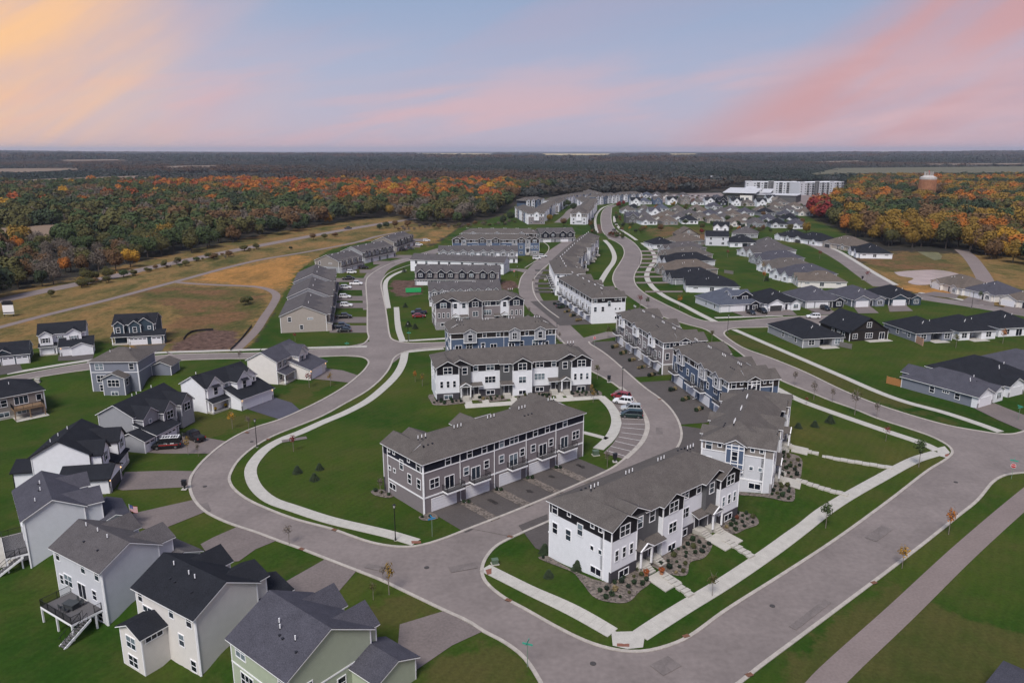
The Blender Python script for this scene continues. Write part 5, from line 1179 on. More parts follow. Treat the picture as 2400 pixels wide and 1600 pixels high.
# column along the avenue
for lab, a, b_, D, rf, wl_, kd in (
    ('white villa with sharp twin gables and charcoal roof, first beside the avenue', (1617, 669), (1733, 671), 13.5, RDARK, WHITE, 'side'),
    ('charcoal-roofed grey villa, second beside the avenue', (1584, 652), (1690, 648), 14, RDARK, MGREY, 'side'),
    ('taupe villa with tan-grey roof, third beside the avenue', (1568, 634), (1682, 629), 15, RTAN, TAUPE, 'side'),
    ('pale villa with charcoal roof, fourth beside the avenue', (1570, 614), (1676, 609), 14, RDARK, LGREY, 'side'),
    ('brown-roofed taupe villa, fifth beside the avenue', (1572, 600), (1670, 595), 14, RBROWN, TAUPE, 'side'),
    ('grey-roofed villa, sixth beside the avenue', (1580, 586), (1655, 580), 14, RGREY, MGREY, 'side'),
    ('white villa with charcoal roof at the avenue bend', (1533, 572.5), (1583, 571), 15, RDARK, WHITE, 'patio'),
    ('taupe villa with tan roof behind the avenue bend', (1592, 567), (1652, 563), 16, RTAN, TAUPE, 'plain'),
    ('white villa with charcoal roof closing the far end of the long green', (1712, 568), (1779, 568), 16, RDARK, WHITE, 'patio'),
    ('cream villa with tan roof, first right of the long green', (1880, 658), (1985, 660), 14, RTAN, CREAM, 'side'),
    ('white villa with broad slate roof, second right of the long green', (1858, 648), (1962, 641), 16, RSLATE, WHITE, 'side'),
    ('white villa with brown roof and rear sunroom, third right of the long green', (1818, 628), (1910, 622), 14, RBROWN, WHITE, 'side'),
    ('grey villa with slate roof, fourth right of the long green', (1795, 609), (1885, 604), 14, RSLATE, MGREY, 'side'),
    ('grey-roofed villa, fifth right of the long green', (1772, 592), (1866, 585), 15, RGREY, LGREY, 'side'),
    ('grey-roofed villa at the top right of the long green', (1776, 572), (1834, 573), 16, RGREY, MGREY, 'plain'),
    ('tan-roofed taupe villa left of the white twin-gabled house', (1589, 551), (1640, 551), 16, RTAN, TAUPE, 'gable'),
    ('grey villa with pale windows right of the white twin-gabled house', (1716, 546), (1776, 548), 17, RGREY, MGREY, 'plain'),
    ('white villa with charcoal roof and white gable near the red trees', (1816, 550), (1857, 557), 16, RDARK, WHITE, 'garage'),
    ('white villa with dark double garage on the far curved street', (1858, 556), (1922, 566), 16, RDARK, WHITE, 'garage'),
    ('beige villa with tan roof and brown garages on the far curved street', (1928, 566), (1990, 577), 18, RTAN, BEIGE, 'garage'),
    ('white villa with charcoal roof, end wall towards the pond meadow', (2017, 593), (2092, 594), 21, RDARK, WHITE, 'side')):
    vpx(lab, a, b_, D, rf, wl_, kd, dark_g='dark double' in lab or 'brown garages' in lab)
def tall(label, a, b_, D, roof, wall, twin=False, z=5.7, group='two-storey houses of the estate', gm=None, full=True):
    A, B = G(*a, z), G(*b_, z); W = math.hypot(B[0]-A[0], B[1]-A[1])
    h = House('estate_house', label, 'house', A, math.atan2(B[1]-A[1], B[0]-A[0]), 0, group); h.panes = full
    h.wall(0, W, 0, D, -.4, z, wall); h.gable_wall(0, W, 0, D, z, .55, 'x', wall); h.gable(0, W, 0, D, z, .55, 'x', roof); h.corners(0, W, 0, D, 0, z, .13)
    us = (.25, .78) if twin else ((.5,) if twin is None else ())
    for u in us:
        w = W*(.40 if twin else .62)
        h.wall(W*u-w/2, W*u+w/2, -.9, .1, -.4, z, gm or wall, 'bay_wall'); h.gable_wall(W*u-w/2, W*u+w/2, -.9, .1, z, .9, 'y', gm or wall, 'bay_wall'); h.gable(W*u-w/2, W*u+w/2, -.9, D*.5, z, .9, 'y', roof, a1=False)
        h.win('S', W*u, -.9, 3.7, 1.5, 1.4, 2, 2); h.win('S', W*u, -.9, .8, 1.5, 1.5, 2, 2)
    if not us:
        for u in (.22, .76): h.win('S', W*u, 0, 3.7, 1.1, 1.4, 1, 2); h.win('S', W*u, 0, .8, 1.6, 1.5, 2, 2)
    if full: h.win('E', D*.5, W, 3.7, 1.1, 1.4); h.win('W', D*.5, 0, 3.7, 1.1, 1.4)
    return h
tall('blue-grey two-storey house with white pergola at the far end of the long green', (1655, 553.7), (1708, 554.7), 11, RDARK, LGREY, z=5.8).done()
tall('white two-storey house with twin white gables and charcoal roof behind the pergola house', (1672, 531), (1708, 532), 11, RDARK, WHITE, twin=True, z=6.2).done()
# far estate: small houses in rows
far = []
z15 = lambda x, y: (1500+x*.2041, 420+y*.2041)
rows = {'row under the grey hall': [(70, 290, 'h', RBLUE, LGREY), (205, 290, 'g', RGREY, BLUE), (370, 295, 'g', RDARK, WHITE), (520, 293, 'g', RBROWN, TAUPE), (660, 296, 'h', RBROWN, WHITE), (805, 300, 'g', RDARK, WHITE), (950, 303, 'g', RDARK, NAVY), (1105, 308, 'g', RDARK, WHITE), (1255, 312, 'h', RBROWN, BEIGE), (1400, 318, 'g', RDARK, WHITE), (1510, 272, 'g', RDARK, WHITE)],
 'second estate row': [(60, 385, 'h', RBROWN, LGREY), (255, 372, 'h', RBLUE, LGREY), (440, 385, 'h', RBROWN, CREAM), (660, 375, 'h', RTAN, CREAM), (880, 350, 'h', RSLATE, LGREY), (1070, 385, 'h', RGREY, WHITE), (1580, 345, 'h', RTAN, CREAM), (1410, 395, 'h', RTAN, BEIGE), (1790, 345, 'h', RTAN, CREAM), (2010, 365, 'h', RTAN, CREAM)],
 'topmost roofs before the far lot': [(95, 215, 'h', RBLUE, LGREY), (205, 210, 'h', RGREY, WHITE), (330, 222, 'h', RBROWN, CREAM), (520, 220, 'h', RGREY, WHITE), (905, 250, 'h', RSLATE, MGREY), (1010, 252, 'h', RDARK, LGREY), (1125, 256, 'h', RDARK, WHITE), (1235, 256, 'h', RBROWN, CREAM), (1640, 300, 'h', RBROWN, BEIGE), (1380, 262, 'h', RBLUE, LGREY)],
 'infill row between the second and third': [(120, 415, 'h', RGREY, WHITE), (470, 425, 'h', RBROWN, BEIGE), (720, 410, 'h', RTAN, CREAM), (960, 420, 'h', RGREY, WHITE), (1230, 420, 'h', RSLATE, LGREY), (1560, 400, 'h', RBROWN, TAUPE), (1720, 390, 'h', RGREY, WHITE), (1900, 420, 'h', RTAN, CREAM)],
 'infill row below the third': [(250, 490, 'h', RTAN, CREAM), (480, 485, 'h', RGREY, WHITE), (720, 480, 'h', RBROWN, BEIGE), (980, 490, 'h', RGREY, LGREY), (1240, 500, 'h', RTAN, CREAM), (1500, 505, 'h', RSLATE, LGREY), (1750, 500, 'h', RDARK, WHITE)],
 'third estate row': [(170, 440, 'g', RSLATE, WHITE), (350, 455, 'h', RTAN, CREAM), (600, 440, 'h', RGREY, CREAM), (820, 440, 'h', RSLATE, LGREY), (1100, 450, 'h', RTAN, BEIGE), (1480, 425, 'h', RDARK, MGREY), (1690, 450, 'h', RSLATE, DGREY)],
 'row above the dry meadow': [(110, 525, 'h', RGREY, WHITE), (350, 528, 'h', RTAN, TAUPE), (570, 515, 'h', RDARK, WHITE), (860, 505, 'h', RTAN, BEIGE), (1130, 545, 'h', RTAN, CREAM), (1360, 553, 'h', RGREY, MGREY), (1600, 560, 'h', RDARK, LGREY), (1830, 570, 'h', RSLATE, WHITE)],
 'row beside the avenue': [(-85, 505, 'g', RSLATE, DGREY), (-130, 395, 'h', RBROWN, LGREY), (-60, 370, 'h', RDARK, MGREY), (-50, 305, 'g', RDARK, WHITE), (60, 470, 'h', RGREY, CREAM)]}
rname = {RBLUE: 'blue-grey', RGREY: 'grey', RDARK: 'charcoal', RBROWN: 'brown', RTAN: 'tan', RSLATE: 'slate'}
wname = {LGREY: 'pale grey', BLUE: 'blue', WHITE: 'white', TAUPE: 'taupe', NAVY: 'navy', BEIGE: 'beige', CREAM: 'cream', MGREY: 'grey', DGREY: 'dark grey'}
ordn = ['first', 'second', 'third', 'fourth', 'fifth', 'sixth', 'seventh', 'eighth', 'ninth', 'tenth', 'eleventh', 'twelfth']
for rn, lst in rows.items():
    for i, (x, y, t_, rf, wl_) in enumerate(sorted(lst, key=lambda q: q[0])):
        px = z15(x, y); P = G(*px)
        lab = '%s house, %s roof, %s from left, %s' % (wname[wl_], rname[rf], ordn[i], rn)
        if t_ == 'g':
            a = (px[0]-13*600/P[1]*.8, px[1]); A, B = (P[0]-5.2, P[1]), (P[0]+5.2, P[1]+.5)
            h = House('estate_house', lab, 'house', A, R(3), 0, 'houses of the far estate'); h.panes = True; W, D, z = 10.4, 11, 5.4
            h.wall(0, W, 0, D, -.4, z, wl_); h.gable_wall(0, W, 0, D, z, .6, 'x', wl_); h.gable(0, W, 0, D, z, .6, 'x', rf)
            h.wall(1.6, 8.8, -1, .1, -.4, z-.4, wl_, 'bay_wall'); h.gable_wall(1.6, 8.8, -1, .1, z-.4, .9, 'y', wl_, 'bay_wall'); h.gable(1.6, 8.8, -1, 5, z-.4, .9, 'y', rf, a1=False)
            h.win('S', 5.2, -1, 3.6, 1.7, 1.5, 2, 2); h.win('S', 3.4, -1, .8, 1.5, 1.5, 2, 2); h.win('S', 7.0, -1, .8, 1.5, 1.5, 2, 2); h.done()
        else:
            villa_ = House('estate_house', lab, 'house', (P[0]-6.5, P[1]), R(random.Random(x).uniform(-6, 8)), 0, 'houses of the far estate'); h = villa_; h.panes = True; W, D, z = 13, 15, 3.1
            h.wall(0, W, 0, D, -.4, z, wl_); h.hip(0, W, 0, D, z, .62, rf)
            h.wall(1, 5, -1, .1, -.4, z-.05, wl_, 'bay_wall'); h.gable_wall(1, 5, -1, .1, z-.05, .7, 'y', wl_, 'bay_wall'); h.gable(1, 5, -1, 4, z, .7, 'y', rf, a1=False)
            h.win('S', 3, -1, .8, 1.8, 1.5, 2, 2); h.win('S', 8, 0, .8, 2.2, 1.6, 3, 1); h.win('S', 11, 0, .8, 1.2, 1.5); h.win('E', 5, W, .8, 1.2, 1.5); h.done()

# ================================================================== TWO-STOREY ROW HOUSES
def rowhouse(label, A, ang, L, D, n, roof, low, up, gm, E=5.7, group='row houses', gar=True, panes=True, rear=False):
    h = House('row_house_block', label, 'row houses', A, ang, 0, group); h.panes = panes
    h.wall(0, L, 0, D, -.4, 2.9, low); h.wall(-.02, L+.02, -.02, D+.02, 2.9, E, up, 'upper_wall')
    h.gable_wall(-.02, L+.02, -.02, D+.02, E, .42, 'x', up, 'upper_wall'); h.gable(0, L, 0, D, E, .42, 'x', roof); h.corners(-.02, L+.02, -.02, D+.02, 0, E, .13)
    w = L/n
    for i in range(n):
        x0 = i*w
        if i: # parapet step between units
            h.p('party_wall').prism([(x0-.15, -.35, E-.02), (x0-.15, D/2, E+D/2*.42+.25), (x0-.15, D+.35, E-.02)], (.3, 0, 0), up if False else TRIM) if False else None
        if not rear:
            for u, wd, ov in ((.28, w*.36, 1.1), (.72, w*.30, .8)):
                xm = x0+w*u
                h.wall(xm-wd/2, xm+wd/2, -ov, .1, 2.9, E, gm, 'bay_wall'); h.gable_wall(xm-wd/2, xm+wd/2, -ov, .1, E, .8, 'y', gm, 'bay_wall'); h.gable(xm-wd/2, xm+wd/2, -ov, D*.35, E, .8, 'y', roof, ov=.3, a1=False)
                h.win('S', xm, -ov, 3.7, 1.5, 1.4, 2, 2)
            if gar: h.garage('S', x0+w*.36, -1.6, 4.8, 2.15, lights=True)
            h.wall(x0+.02, x0+w-.02, -1.6, .1, -.4, 2.5, low, 'garage_wall'); h.shed(x0-.1, x0+w+.1, -2.0, .3, 2.55, 3.25, 'N', roof)
            h.door('S', x0+w*.82, -1.6, .15)
        else:
            for u in (.25, .7): h.win('S', x0+w*u, 0, 3.7, 1.2, 1.4, 1, 2); h.win('S', x0+w*u, 0, .8, 1.6, 1.5, 2, 2)
    for face, pl in (('W', -.02), ('E', L+.02)):
        h.win(face, D*.35, pl, 4.2, 1.6, .5, 3, 1); h.win(face, D*.55, pl, 1.0, 1.0, 1.4); h.win(face, D*.8, pl, 3.7, 1.0, 1.4)
    h.vents([(w*(i+.5), D*.4, E+.1+D*.4*.42) for i in range(n)]+[(w*(i+.5)+.8, D*.4, E+.1+D*.4*.42) for i in range(n)])
    return h.done()
def rpx(label, a, b_, z, D, n, *m, **k):
    A, B = G(*a, z), G(*b_, z); return rowhouse(label, A, math.atan2(B[1]-A[1], B[0]-A[0]), math.hypot(B[0]-A[0], B[1]-A[1]), D, n, *m, **k)
def rfront(label, P0, P1, D, n, *m, **k):       # garage side faces right: P0 south end, P1 north end of the garage wall
    return rowhouse(label, P0, math.atan2(P1[1]-P0[1], P1[0]-P0[0]), math.hypot(P0[0]-P1[0], P0[1]-P1[1]), D, n, *m, **k)
_p0, _p1 = Vector((-61.0, 243.5)), Vector(G(783, 644, 5.8))
for _i, (_l, _e) in enumerate((('beige row-house block with grey roof, end wall beside the prairie trail', 5.7), ('grey row-house block stepped behind the beige end block', 6.7), ('grey row-house block with dark end gable, third from the beige end', 7.5))):
    _a = _p0.lerp(_p1, _i/3+.012); _b = _p0.lerp(_p1, (_i+1)/3-.012); rfront(_l, tuple(_a), tuple(_b), 14.6, 2, RGREY, BEIGE if _i == 0 else TAUPE, BEIGE if _i == 0 else MGREY, TAUPE, E=_e)
rfront('grey-green row-house block with white-trimmed gables, second of the bending row', G(795, 640), G(848, 626), 13.5, 4, RGREY, MGREY, TAUPE, TAUPE)
rfront('slate-grey row-house block, third of the bending row', G(850, 617), G(922, 601), 13.5, 4, RGREY, MGREY, MGREY, DGREY)
rfront('brown-gabled row-house block, last of the bending row', G(924, 590), G(968, 574), 13.5, 3, RGREY, TAUPE, TAUPE, DGREY)
rpx('blue-grey row-house block with pale gables behind the mauve townhouses', (1006, 682), (1173.5, 678), 5.7, 12, 4, RGREY, BLUEG, BLUEG, MGREY)
rpx('grey row-house block with navy gables beside the dark soil patch', (973, 637), (1168, 639), 5.7, 12, 4, RGREY, MGREY, WARMG, NAVY)
rpx('white row-house block with plain rear wall, behind the navy gables', (962, 608), (1180, 616), 5.7, 11, 4, RGREY, WHITE, WHITE, WHITE, rear=True)
rpx('white row-house block with grey gables beside the parked white jeep', (1027, 590), (1213, 590), 5.7, 12, 4, RGREY, WHITE, WHITE, MGREY)
rpx('dark grey row-house block with open garages at the end of the lane', (1266, 547), (1347, 545), 5.7, 13, 2, RGREY, MGREY, DGREY, NAVY)
o, a_, l = from_front((1060, 561.6), (1247, 561.6))
townhouse('dark blue and black townhouse block with white trim, last before the woods', o, a_, l, [('end', 5.2), ('porch', 2.7), ('recl', 6.6), ('mid', 4.7), ('grey', 3.0), ('mid', 4.7), ('recr', 6.6), ('grey', 3.0), ('mid', 4.7), ('porch', 2.7), ('end', 5.2)], BLUE, BROWNB, MGREY, STONE, RBROWN, group='townhouse blocks', belt_=True)
o, a_, l = frame((1082, 546), (1258, 547), 9.1)
townhouse('brown-roofed townhouse block showing only its roof before the woods', o, a_, l, S5, BLUE, BROWNB, MGREY, STONE, RBROWN, back='bays', group='townhouse blocks')
def along(label, far_px, near_px, secs, *m, z=9.1, **k):     # lane side on the left, runs from far to near
    o, a_, l = frame(far_px, near_px, z); return townhouse(label, o, a_, l, secs, *m, group='townhouse blocks', **k)
along('white and grey townhouse block behind the white one on the lane', (1288, 612), (1302, 641), S5, WHITE, WHITE, LGREY, BRICKM, RBROWN, wins=([4*i+3 for i in range(9)], [], [4*i+3 for i in range(9)], [2], [6*i+4 for i in range(6)]))
along('grey-roofed townhouse block, third along the lane bend', (1327, 580), (1292, 612), S5, LGREY, MGREY, BLUE, BRICKM, RBROWN)
along('grey-roofed townhouse block, fourth along the lane bend', (1362, 552), (1330, 578), S5, LGREY, MGREY, WHITE, BRICKM, RBROWN)
# far townhouses beyond the lane
P = G(1239.6, 526); 
def endon(label, pl, pr, L, lean, mid, top, acc):
    A, B = G(*pl), G(*pr); w = math.hypot(B[0]-A[0], B[1]-A[1]); an = math.atan2(B[1]-A[1], B[0]-A[0])
    h = House('townhouse_block', label, 'townhouses', A, an+R(lean), 0, 'far townhouse blocks'); h.panes = True
    n = max(2, round(L/8)); E = 8.6
    h.wall(0, w, 0, L, -.4, 6.0, mid); h.wall(-.03, w+.03, -.03, L+.03, 6.0, E, top, 'upper_wall'); h.hip(0, w, 0, L, E, .5, RBROWN)
    h.wall(w*.33, w*.67, -.8, .1, 3, E, acc, 'bay_wall'); h.gable_wall(w*.28, w*.72, -.8, .1, E, .6, 'y', acc, 'bay_wall'); h.gable(w*.28, w*.72, -.8, 3, E, .6, 'y', RBROWN, a1=False)
    h.win('S', w*.5, -.8, 6.3, 1.2, 1.6)
    for u in (.15, .85): h.win('S', w*u, -.03, 6.5, 1.0, 1.5); h.win('S', w*u, 0, 3.4, 1.0, 1.5); h.win('S', w*u, 0, .8, 1.4, 1.2)
    for i in range(n):
        y = L*(i+.5)/n; a_m = (acc, WHITE, BLUE, mid)[i % 4]
        for sgn, pl_ in ((1, w), (-1, 0)):
            x0, x1 = (w-.1, w+1.0) if sgn > 0 else (-1.0, .1)
            h.wall(x0, x1, y-2.2, y+2.2, -.4, E, a_m, 'bay_wall'); h.gable_wall(x0, x1, y-2.2, y+2.2, E, .6, 'x', a_m, 'bay_wall'); h.gable(x0 if sgn > 0 else x0, x1, y-2.2, y+2.2, E, .6, 'x', RBROWN)
            for z in (1.0, 3.6, 6.4): h.win('E' if sgn > 0 else 'W', y, w+1.0 if sgn > 0 else -1.0, z, 1.4, 1.5, 2, 1)
    return h.done()
endon('grey and white townhouse block with stone base, nearest in the far left row', (1239.6, 526), (1273, 525), 70, -9, WARMG, WHITE, WHITE)
endon('far townhouse block with brown roof behind the nearest far left one', (1284, 497), (1306, 496.5), 62, -26, WARMG, LGREY, WHITE)
endon('far townhouse block with brown roof behind the nearest far right one', (1364, 493), (1388, 492.5), 60, -14, LGREY, MGREY, WHITE)
endon('townhouse block nearest the avenue end, brown roof', (1388, 473), (1408, 472.5), 60, -16, LGREY, MGREY, WHITE)
endon('pale townhouse block with white bay beside the avenue, nearest in the far right row', (1339, 526), (1374, 526), 75, -10, LGREY, TAUPE, WHITE)
def farrow(label, a, b_, z, D, mid, top, acc, n):
    A, B = G(*a, z), G(*b_, z); L = math.hypot(B[0]-A[0], B[1]-A[1])
    h = House('townhouse_block', label, 'townhouses', A, math.atan2(B[1]-A[1], B[0]-A[0]), 0, 'far townhouse blocks'); h.panes = True
    h.wall(0, L, 0, D, -.4, z*.66, mid); h.wall(-.03, L+.03, -.03, D+.03, z*.66, z, top, 'upper_wall'); h.hip(0, L, 0, D, z, .45, RBROWN); w = L/n
    for i in range(n):
        xm = w*(i+.5); am = (acc, WHITE, BLUE, LGREY)[i % 4]
        h.wall(xm-w*.3, xm+w*.3, -1, .1, -.4, z, am, 'bay_wall'); h.gable_wall(xm-w*.3, xm+w*.3, -1, .1, z, .6, 'y', am, 'bay_wall'); h.gable(xm-w*.3, xm+w*.3, -1, D*.4, z, .6, 'y', RBROWN, a1=False)
        for zz in (1, 3.6, 6.3):
            if zz < z-1.6: h.win('S', xm, -1, zz, 1.7, 1.5, 2, 1)
    return h.done()
farrow('navy and white townhouse block at the wood edge, far left', (1231, 470), (1277, 467), 8.6, 12, BLUE, NAVY, WHITE, 4)
farrow('long white and blue townhouse row curving behind the far left block', (1300, 470), (1345, 460), 8.6, 12, WHITE, LGREY, WHITE, 6)
farrow('pale townhouse row beyond the far lane, middle', (1346, 460), (1392, 454), 8.6, 12, LGREY, WHITE, BLUE, 6)
farrow('townhouse row facing the avenue end, left half', (1395, 462), (1450, 457), 8.6, 12, LGREY, BLUE, WHITE, 6)
farrow('townhouse row facing the avenue end, right half', (1452, 457), (1506, 454), 8.6, 12, WHITE, LGREY, BLUE, 6)
def slant(label, a, b_, n, mid, top, z=8.6, D=12):
    return farrow(label, a, b_, z, D, mid, top, WHITE, n)
slant('townhouse block behind the far right row, brown roof', (1376, 497), (1398, 473), 6, LGREY, MGREY)
slant('townhouse block climbing to the far left, brown roof', (1277, 495), (1300, 478), 5, WARMG, WHITE)

# ================================================================== BIG FAR BUILDINGS AND WATER TOWER
def apartments(label, a, b_, D, floors=5):
    z = floors*3.1+.8; A, B = G(*a), G(*b_); L = math.hypot(B[0]-A[0], B[1]-A[1])
    h = House('apartment_building', label, 'apartment building', A, math.atan2(B[1]-A[1], B[0]-A[0]), 0); h.panes = True
    h.wall(0, L, 0, D, -1, z, LGREY); h.p('roof').box(-.3, L+.3, -.3, D+.3, z, z+.35, TRIM)
    n = max(3, round(L/9)); w = L/n
    for i in range(n):
        x = w*i
        if i % 3 == 0:
            h.wall(x+.4, x+w*.75, -1.6, .1, -1, z+1.1, DGREY if i % 2 else LGREY, 'bay_wall'); h.p('roof').box(x+.2, x+w*.75+.2, -1.8, 1, z+1.1, z+1.35, TRIM)
        for k in range(floors):
            h.win('S', x+w*.25, -1.6 if i % 3 == 0 else 0, .9+k*3.1, 1.9, 1.7, 2, 1)
            if i % 3 and k == 0: h.p('accent_wall').box(x+w*.52, x+w*.95, -.12, .05, 0, z-.4, DGREY if i % 2 else NAVY)
            if i % 3: 
                h.win('S', x+w*.72, -.12, .4+k*3.1, 2.2, 2.2, 2, 1)
                if k: h.balcony('S', x+w*.72, 0, k*3.1+.35, 3.0, 1.6)
    return h.done()
apartments('white five-storey apartment building with dark balconies beside the far hill, left wing', (1746, 455), (1868, 456.5), 20)
apartments('white five-storey apartment building with dark balconies, right wing by the trees', (1872, 458), (1975, 455), 20)
A, B = G(1700, 472), G(1862, 477); L = math.hypot(B[0]-A[0], B[1]-A[1]); 
PALER = mat('pale_membrane_roof', (.46, .46, .48), .8, .1, .2)
h = House('community_hall', 'low grey hall with tilted white roofs in front of the apartments', 'hall', A, math.atan2(B[1]-A[1], B[0]-A[0])); h.panes = True
h.wall(0, L, 8, 46, -1, 8, DGREY); h.wall(0, L*.2, 0, 30, -1, 10, TAUPE, 'bay_wall'); h.wall(L*.22, L*.40, -3, 20, -1, 7.5, CREAM, 'porch_wall'); h.wall(L*.62, L*.76, -2, 20, -1, 6.5, TAUPE, 'bay_wall')
h.shed(-3, L*.45, -4, 34, 10.3, 14.5, 'N', PALER); h.p('roof').box(L*.4, L+1, 7, 47, 8, 8.5, PALER); h.shed(L*.18, L*.35, 25, 45, 12, 16, 'N', PALER); h.shed(L*.45, L*.6, 22, 45, 10, 13.5, 'N', PALER)
for u in (.05, .12): h.win('S', L*u, 0, 4, 3, 2.4, 2, 1)
for u in (.26, .33): h.win('S', L*u, -3, 1, 3.2, 4, 2, 2)
h.done()
# water tower
P = G(2170, 462); h = House('water_tower', 'rust-red ribbed water tower with pale domed top rising from the trees', 'water tower', P, 0.0)
RUST = mat('rust_steel', (.30, .135, .07), .8, .35, .3); PALES = mat('pale_steel', (.42, .39, .37), .7, .3, .3)
r = 9.8
b = h.p('tank'); b.tube((0, 0, 0), (0, 0, 22), r, r, RUST, 36); 
b2 = h.p('tank_top'); b2.tube((0, 0, 22), (0, 0, 24.5), r+.12, r+.12, PALES, 36); b2.tube((0, 0, 24.5), (0, 0, 27), r+.12, r*.5, PALES, 36); b2.tube((0, 0, 27), (0, 0, 27.5), r*.5, .3, PALES, 36)
for k in range(24):
    t_ = k*math.pi/12; x, y = math.cos(t_)*(r+.12), math.sin(t_)*(r+.12); h.p('rib').bar((x, y, 0), (x, y, 22), .4, RUST)
for k in range(9):
    t_ = k*2*math.pi/9; x, y = math.cos(t_)*r*.5, math.sin(t_)*r*.5; h.p('antenna').bar((x, y, 26.5), (x, y, 31.5), .7, PALES)
h.p('antenna').bar((0, 0, 26.5), (0, 0, 33), .8, mat('red_beacon', (.5, .05, .04), .5, 0))
h.done()
# barns and sheds in the far country
for px, w, D, z, c_, rf, lab in (((1660, 424), 16, 20, 6, LGREY, PALER, 'white farm shed on the far slope above the estate'), ((2013, 404), 14, 18, 6, CREAM, RTAN, 'pale farmhouse on the far field before the water tower'), ((1945, 385), 30, 22, 7, LGREY, PALER, 'white shed far off at the foot of the right hills'), ((2270, 397), 40, 25, 8, LGREY, PALER, 'long white barn far off at the right'), ((2070, 363), 40, 30, 8, LGREY, PALER, 'small white shed on the right horizon')):
    Pp = G(*px); zz = float(far_h(np.array([Pp[0]]), np.array([Pp[1]]))[0])
    h = House('farm_building', lab, 'shed', Pp, R(8), zz); h.panes = True; s_ = max(1, Pp[1]/3200)
    h.wall(0, w*s_, 0, D*s_, -3, z*s_, c_); h.gable_wall(0, w*s_, 0, D*s_, z*s_, .3, 'x', c_); h.gable(0, w*s_, 0, D*s_, z*s_, .3, 'x', rf); h.garage('S', w*s_*.5, 0, 5, 4); h.done()
# pond
pm = mat('pond_water', (.36, .29, .25), .22, .18, .15, spec=.5)
tag(drape('pond', catmull(GP([(2095, 638), (2140, 634), (2200, 633), (2240, 640), (2250, 645), (2225, 648), (2215, 655), (2185, 666), (2150, 668), (2128, 662), (2140, 652), (2110, 647), (2095, 638)]), 4)[:-1], pm, .06, 4), kind='structure', label='pale shallow pond at the edge of the meadow')
tag(drape('algae', GP([(2150, 590), (2200, 592), (2208, 600), (2205, 608), (2190, 610), (2165, 598)]), mat('algae_water', (.125, .118, .058), .8, .45, .25), .05, 4), kind='structure')
# ================================================================== VEHICLES
TYRE = mat('tyre', (.012, .012, .013), .85, 0); RIM = mat('wheel_rim', (.35, .35, .37), .35, 0, metal=.8)
HEADL = mat('headlight', (.75, .75, .75), .15, 0); TAILL = mat('taillight', (.35, .015, .015), .2, 0)
CGL = mat('car_glass', (.010, .013, .018), .06, 0, spec=.6)
def paint(n, c): return mat('car_paint_'+n, c, .25, 0, spec=.6)
CARC = {}
def loft(b, secs, m):           # secs: list of (x, [(y,z)...]) closed rings
    n = len(secs[0][1]); V = []
    for x, ring in secs: V += [(x, y, z) for y, z in ring]
    F = []
    for i in range(len(secs)-1):
        for j in range(n):
            a = i*n+j; c_ = i*n+(j+1) % n; F.append((a, c_, c_+n, a+n))
    F += [tuple(range(n-1, -1, -1)), tuple((len(secs)-1)*n+j for j in range(n))]
    b.add(V, F, m)
def ring(w, z0, z1, t):         # rounded half-box, clockwise
    h = w/2; return [(-h*t, z0), (h*t, z0), (h, z0+.16), (h, z1-.14), (h*.93, z1), (-h*.93, z1), (-h, z1-.14), (-h, z0+.16)]
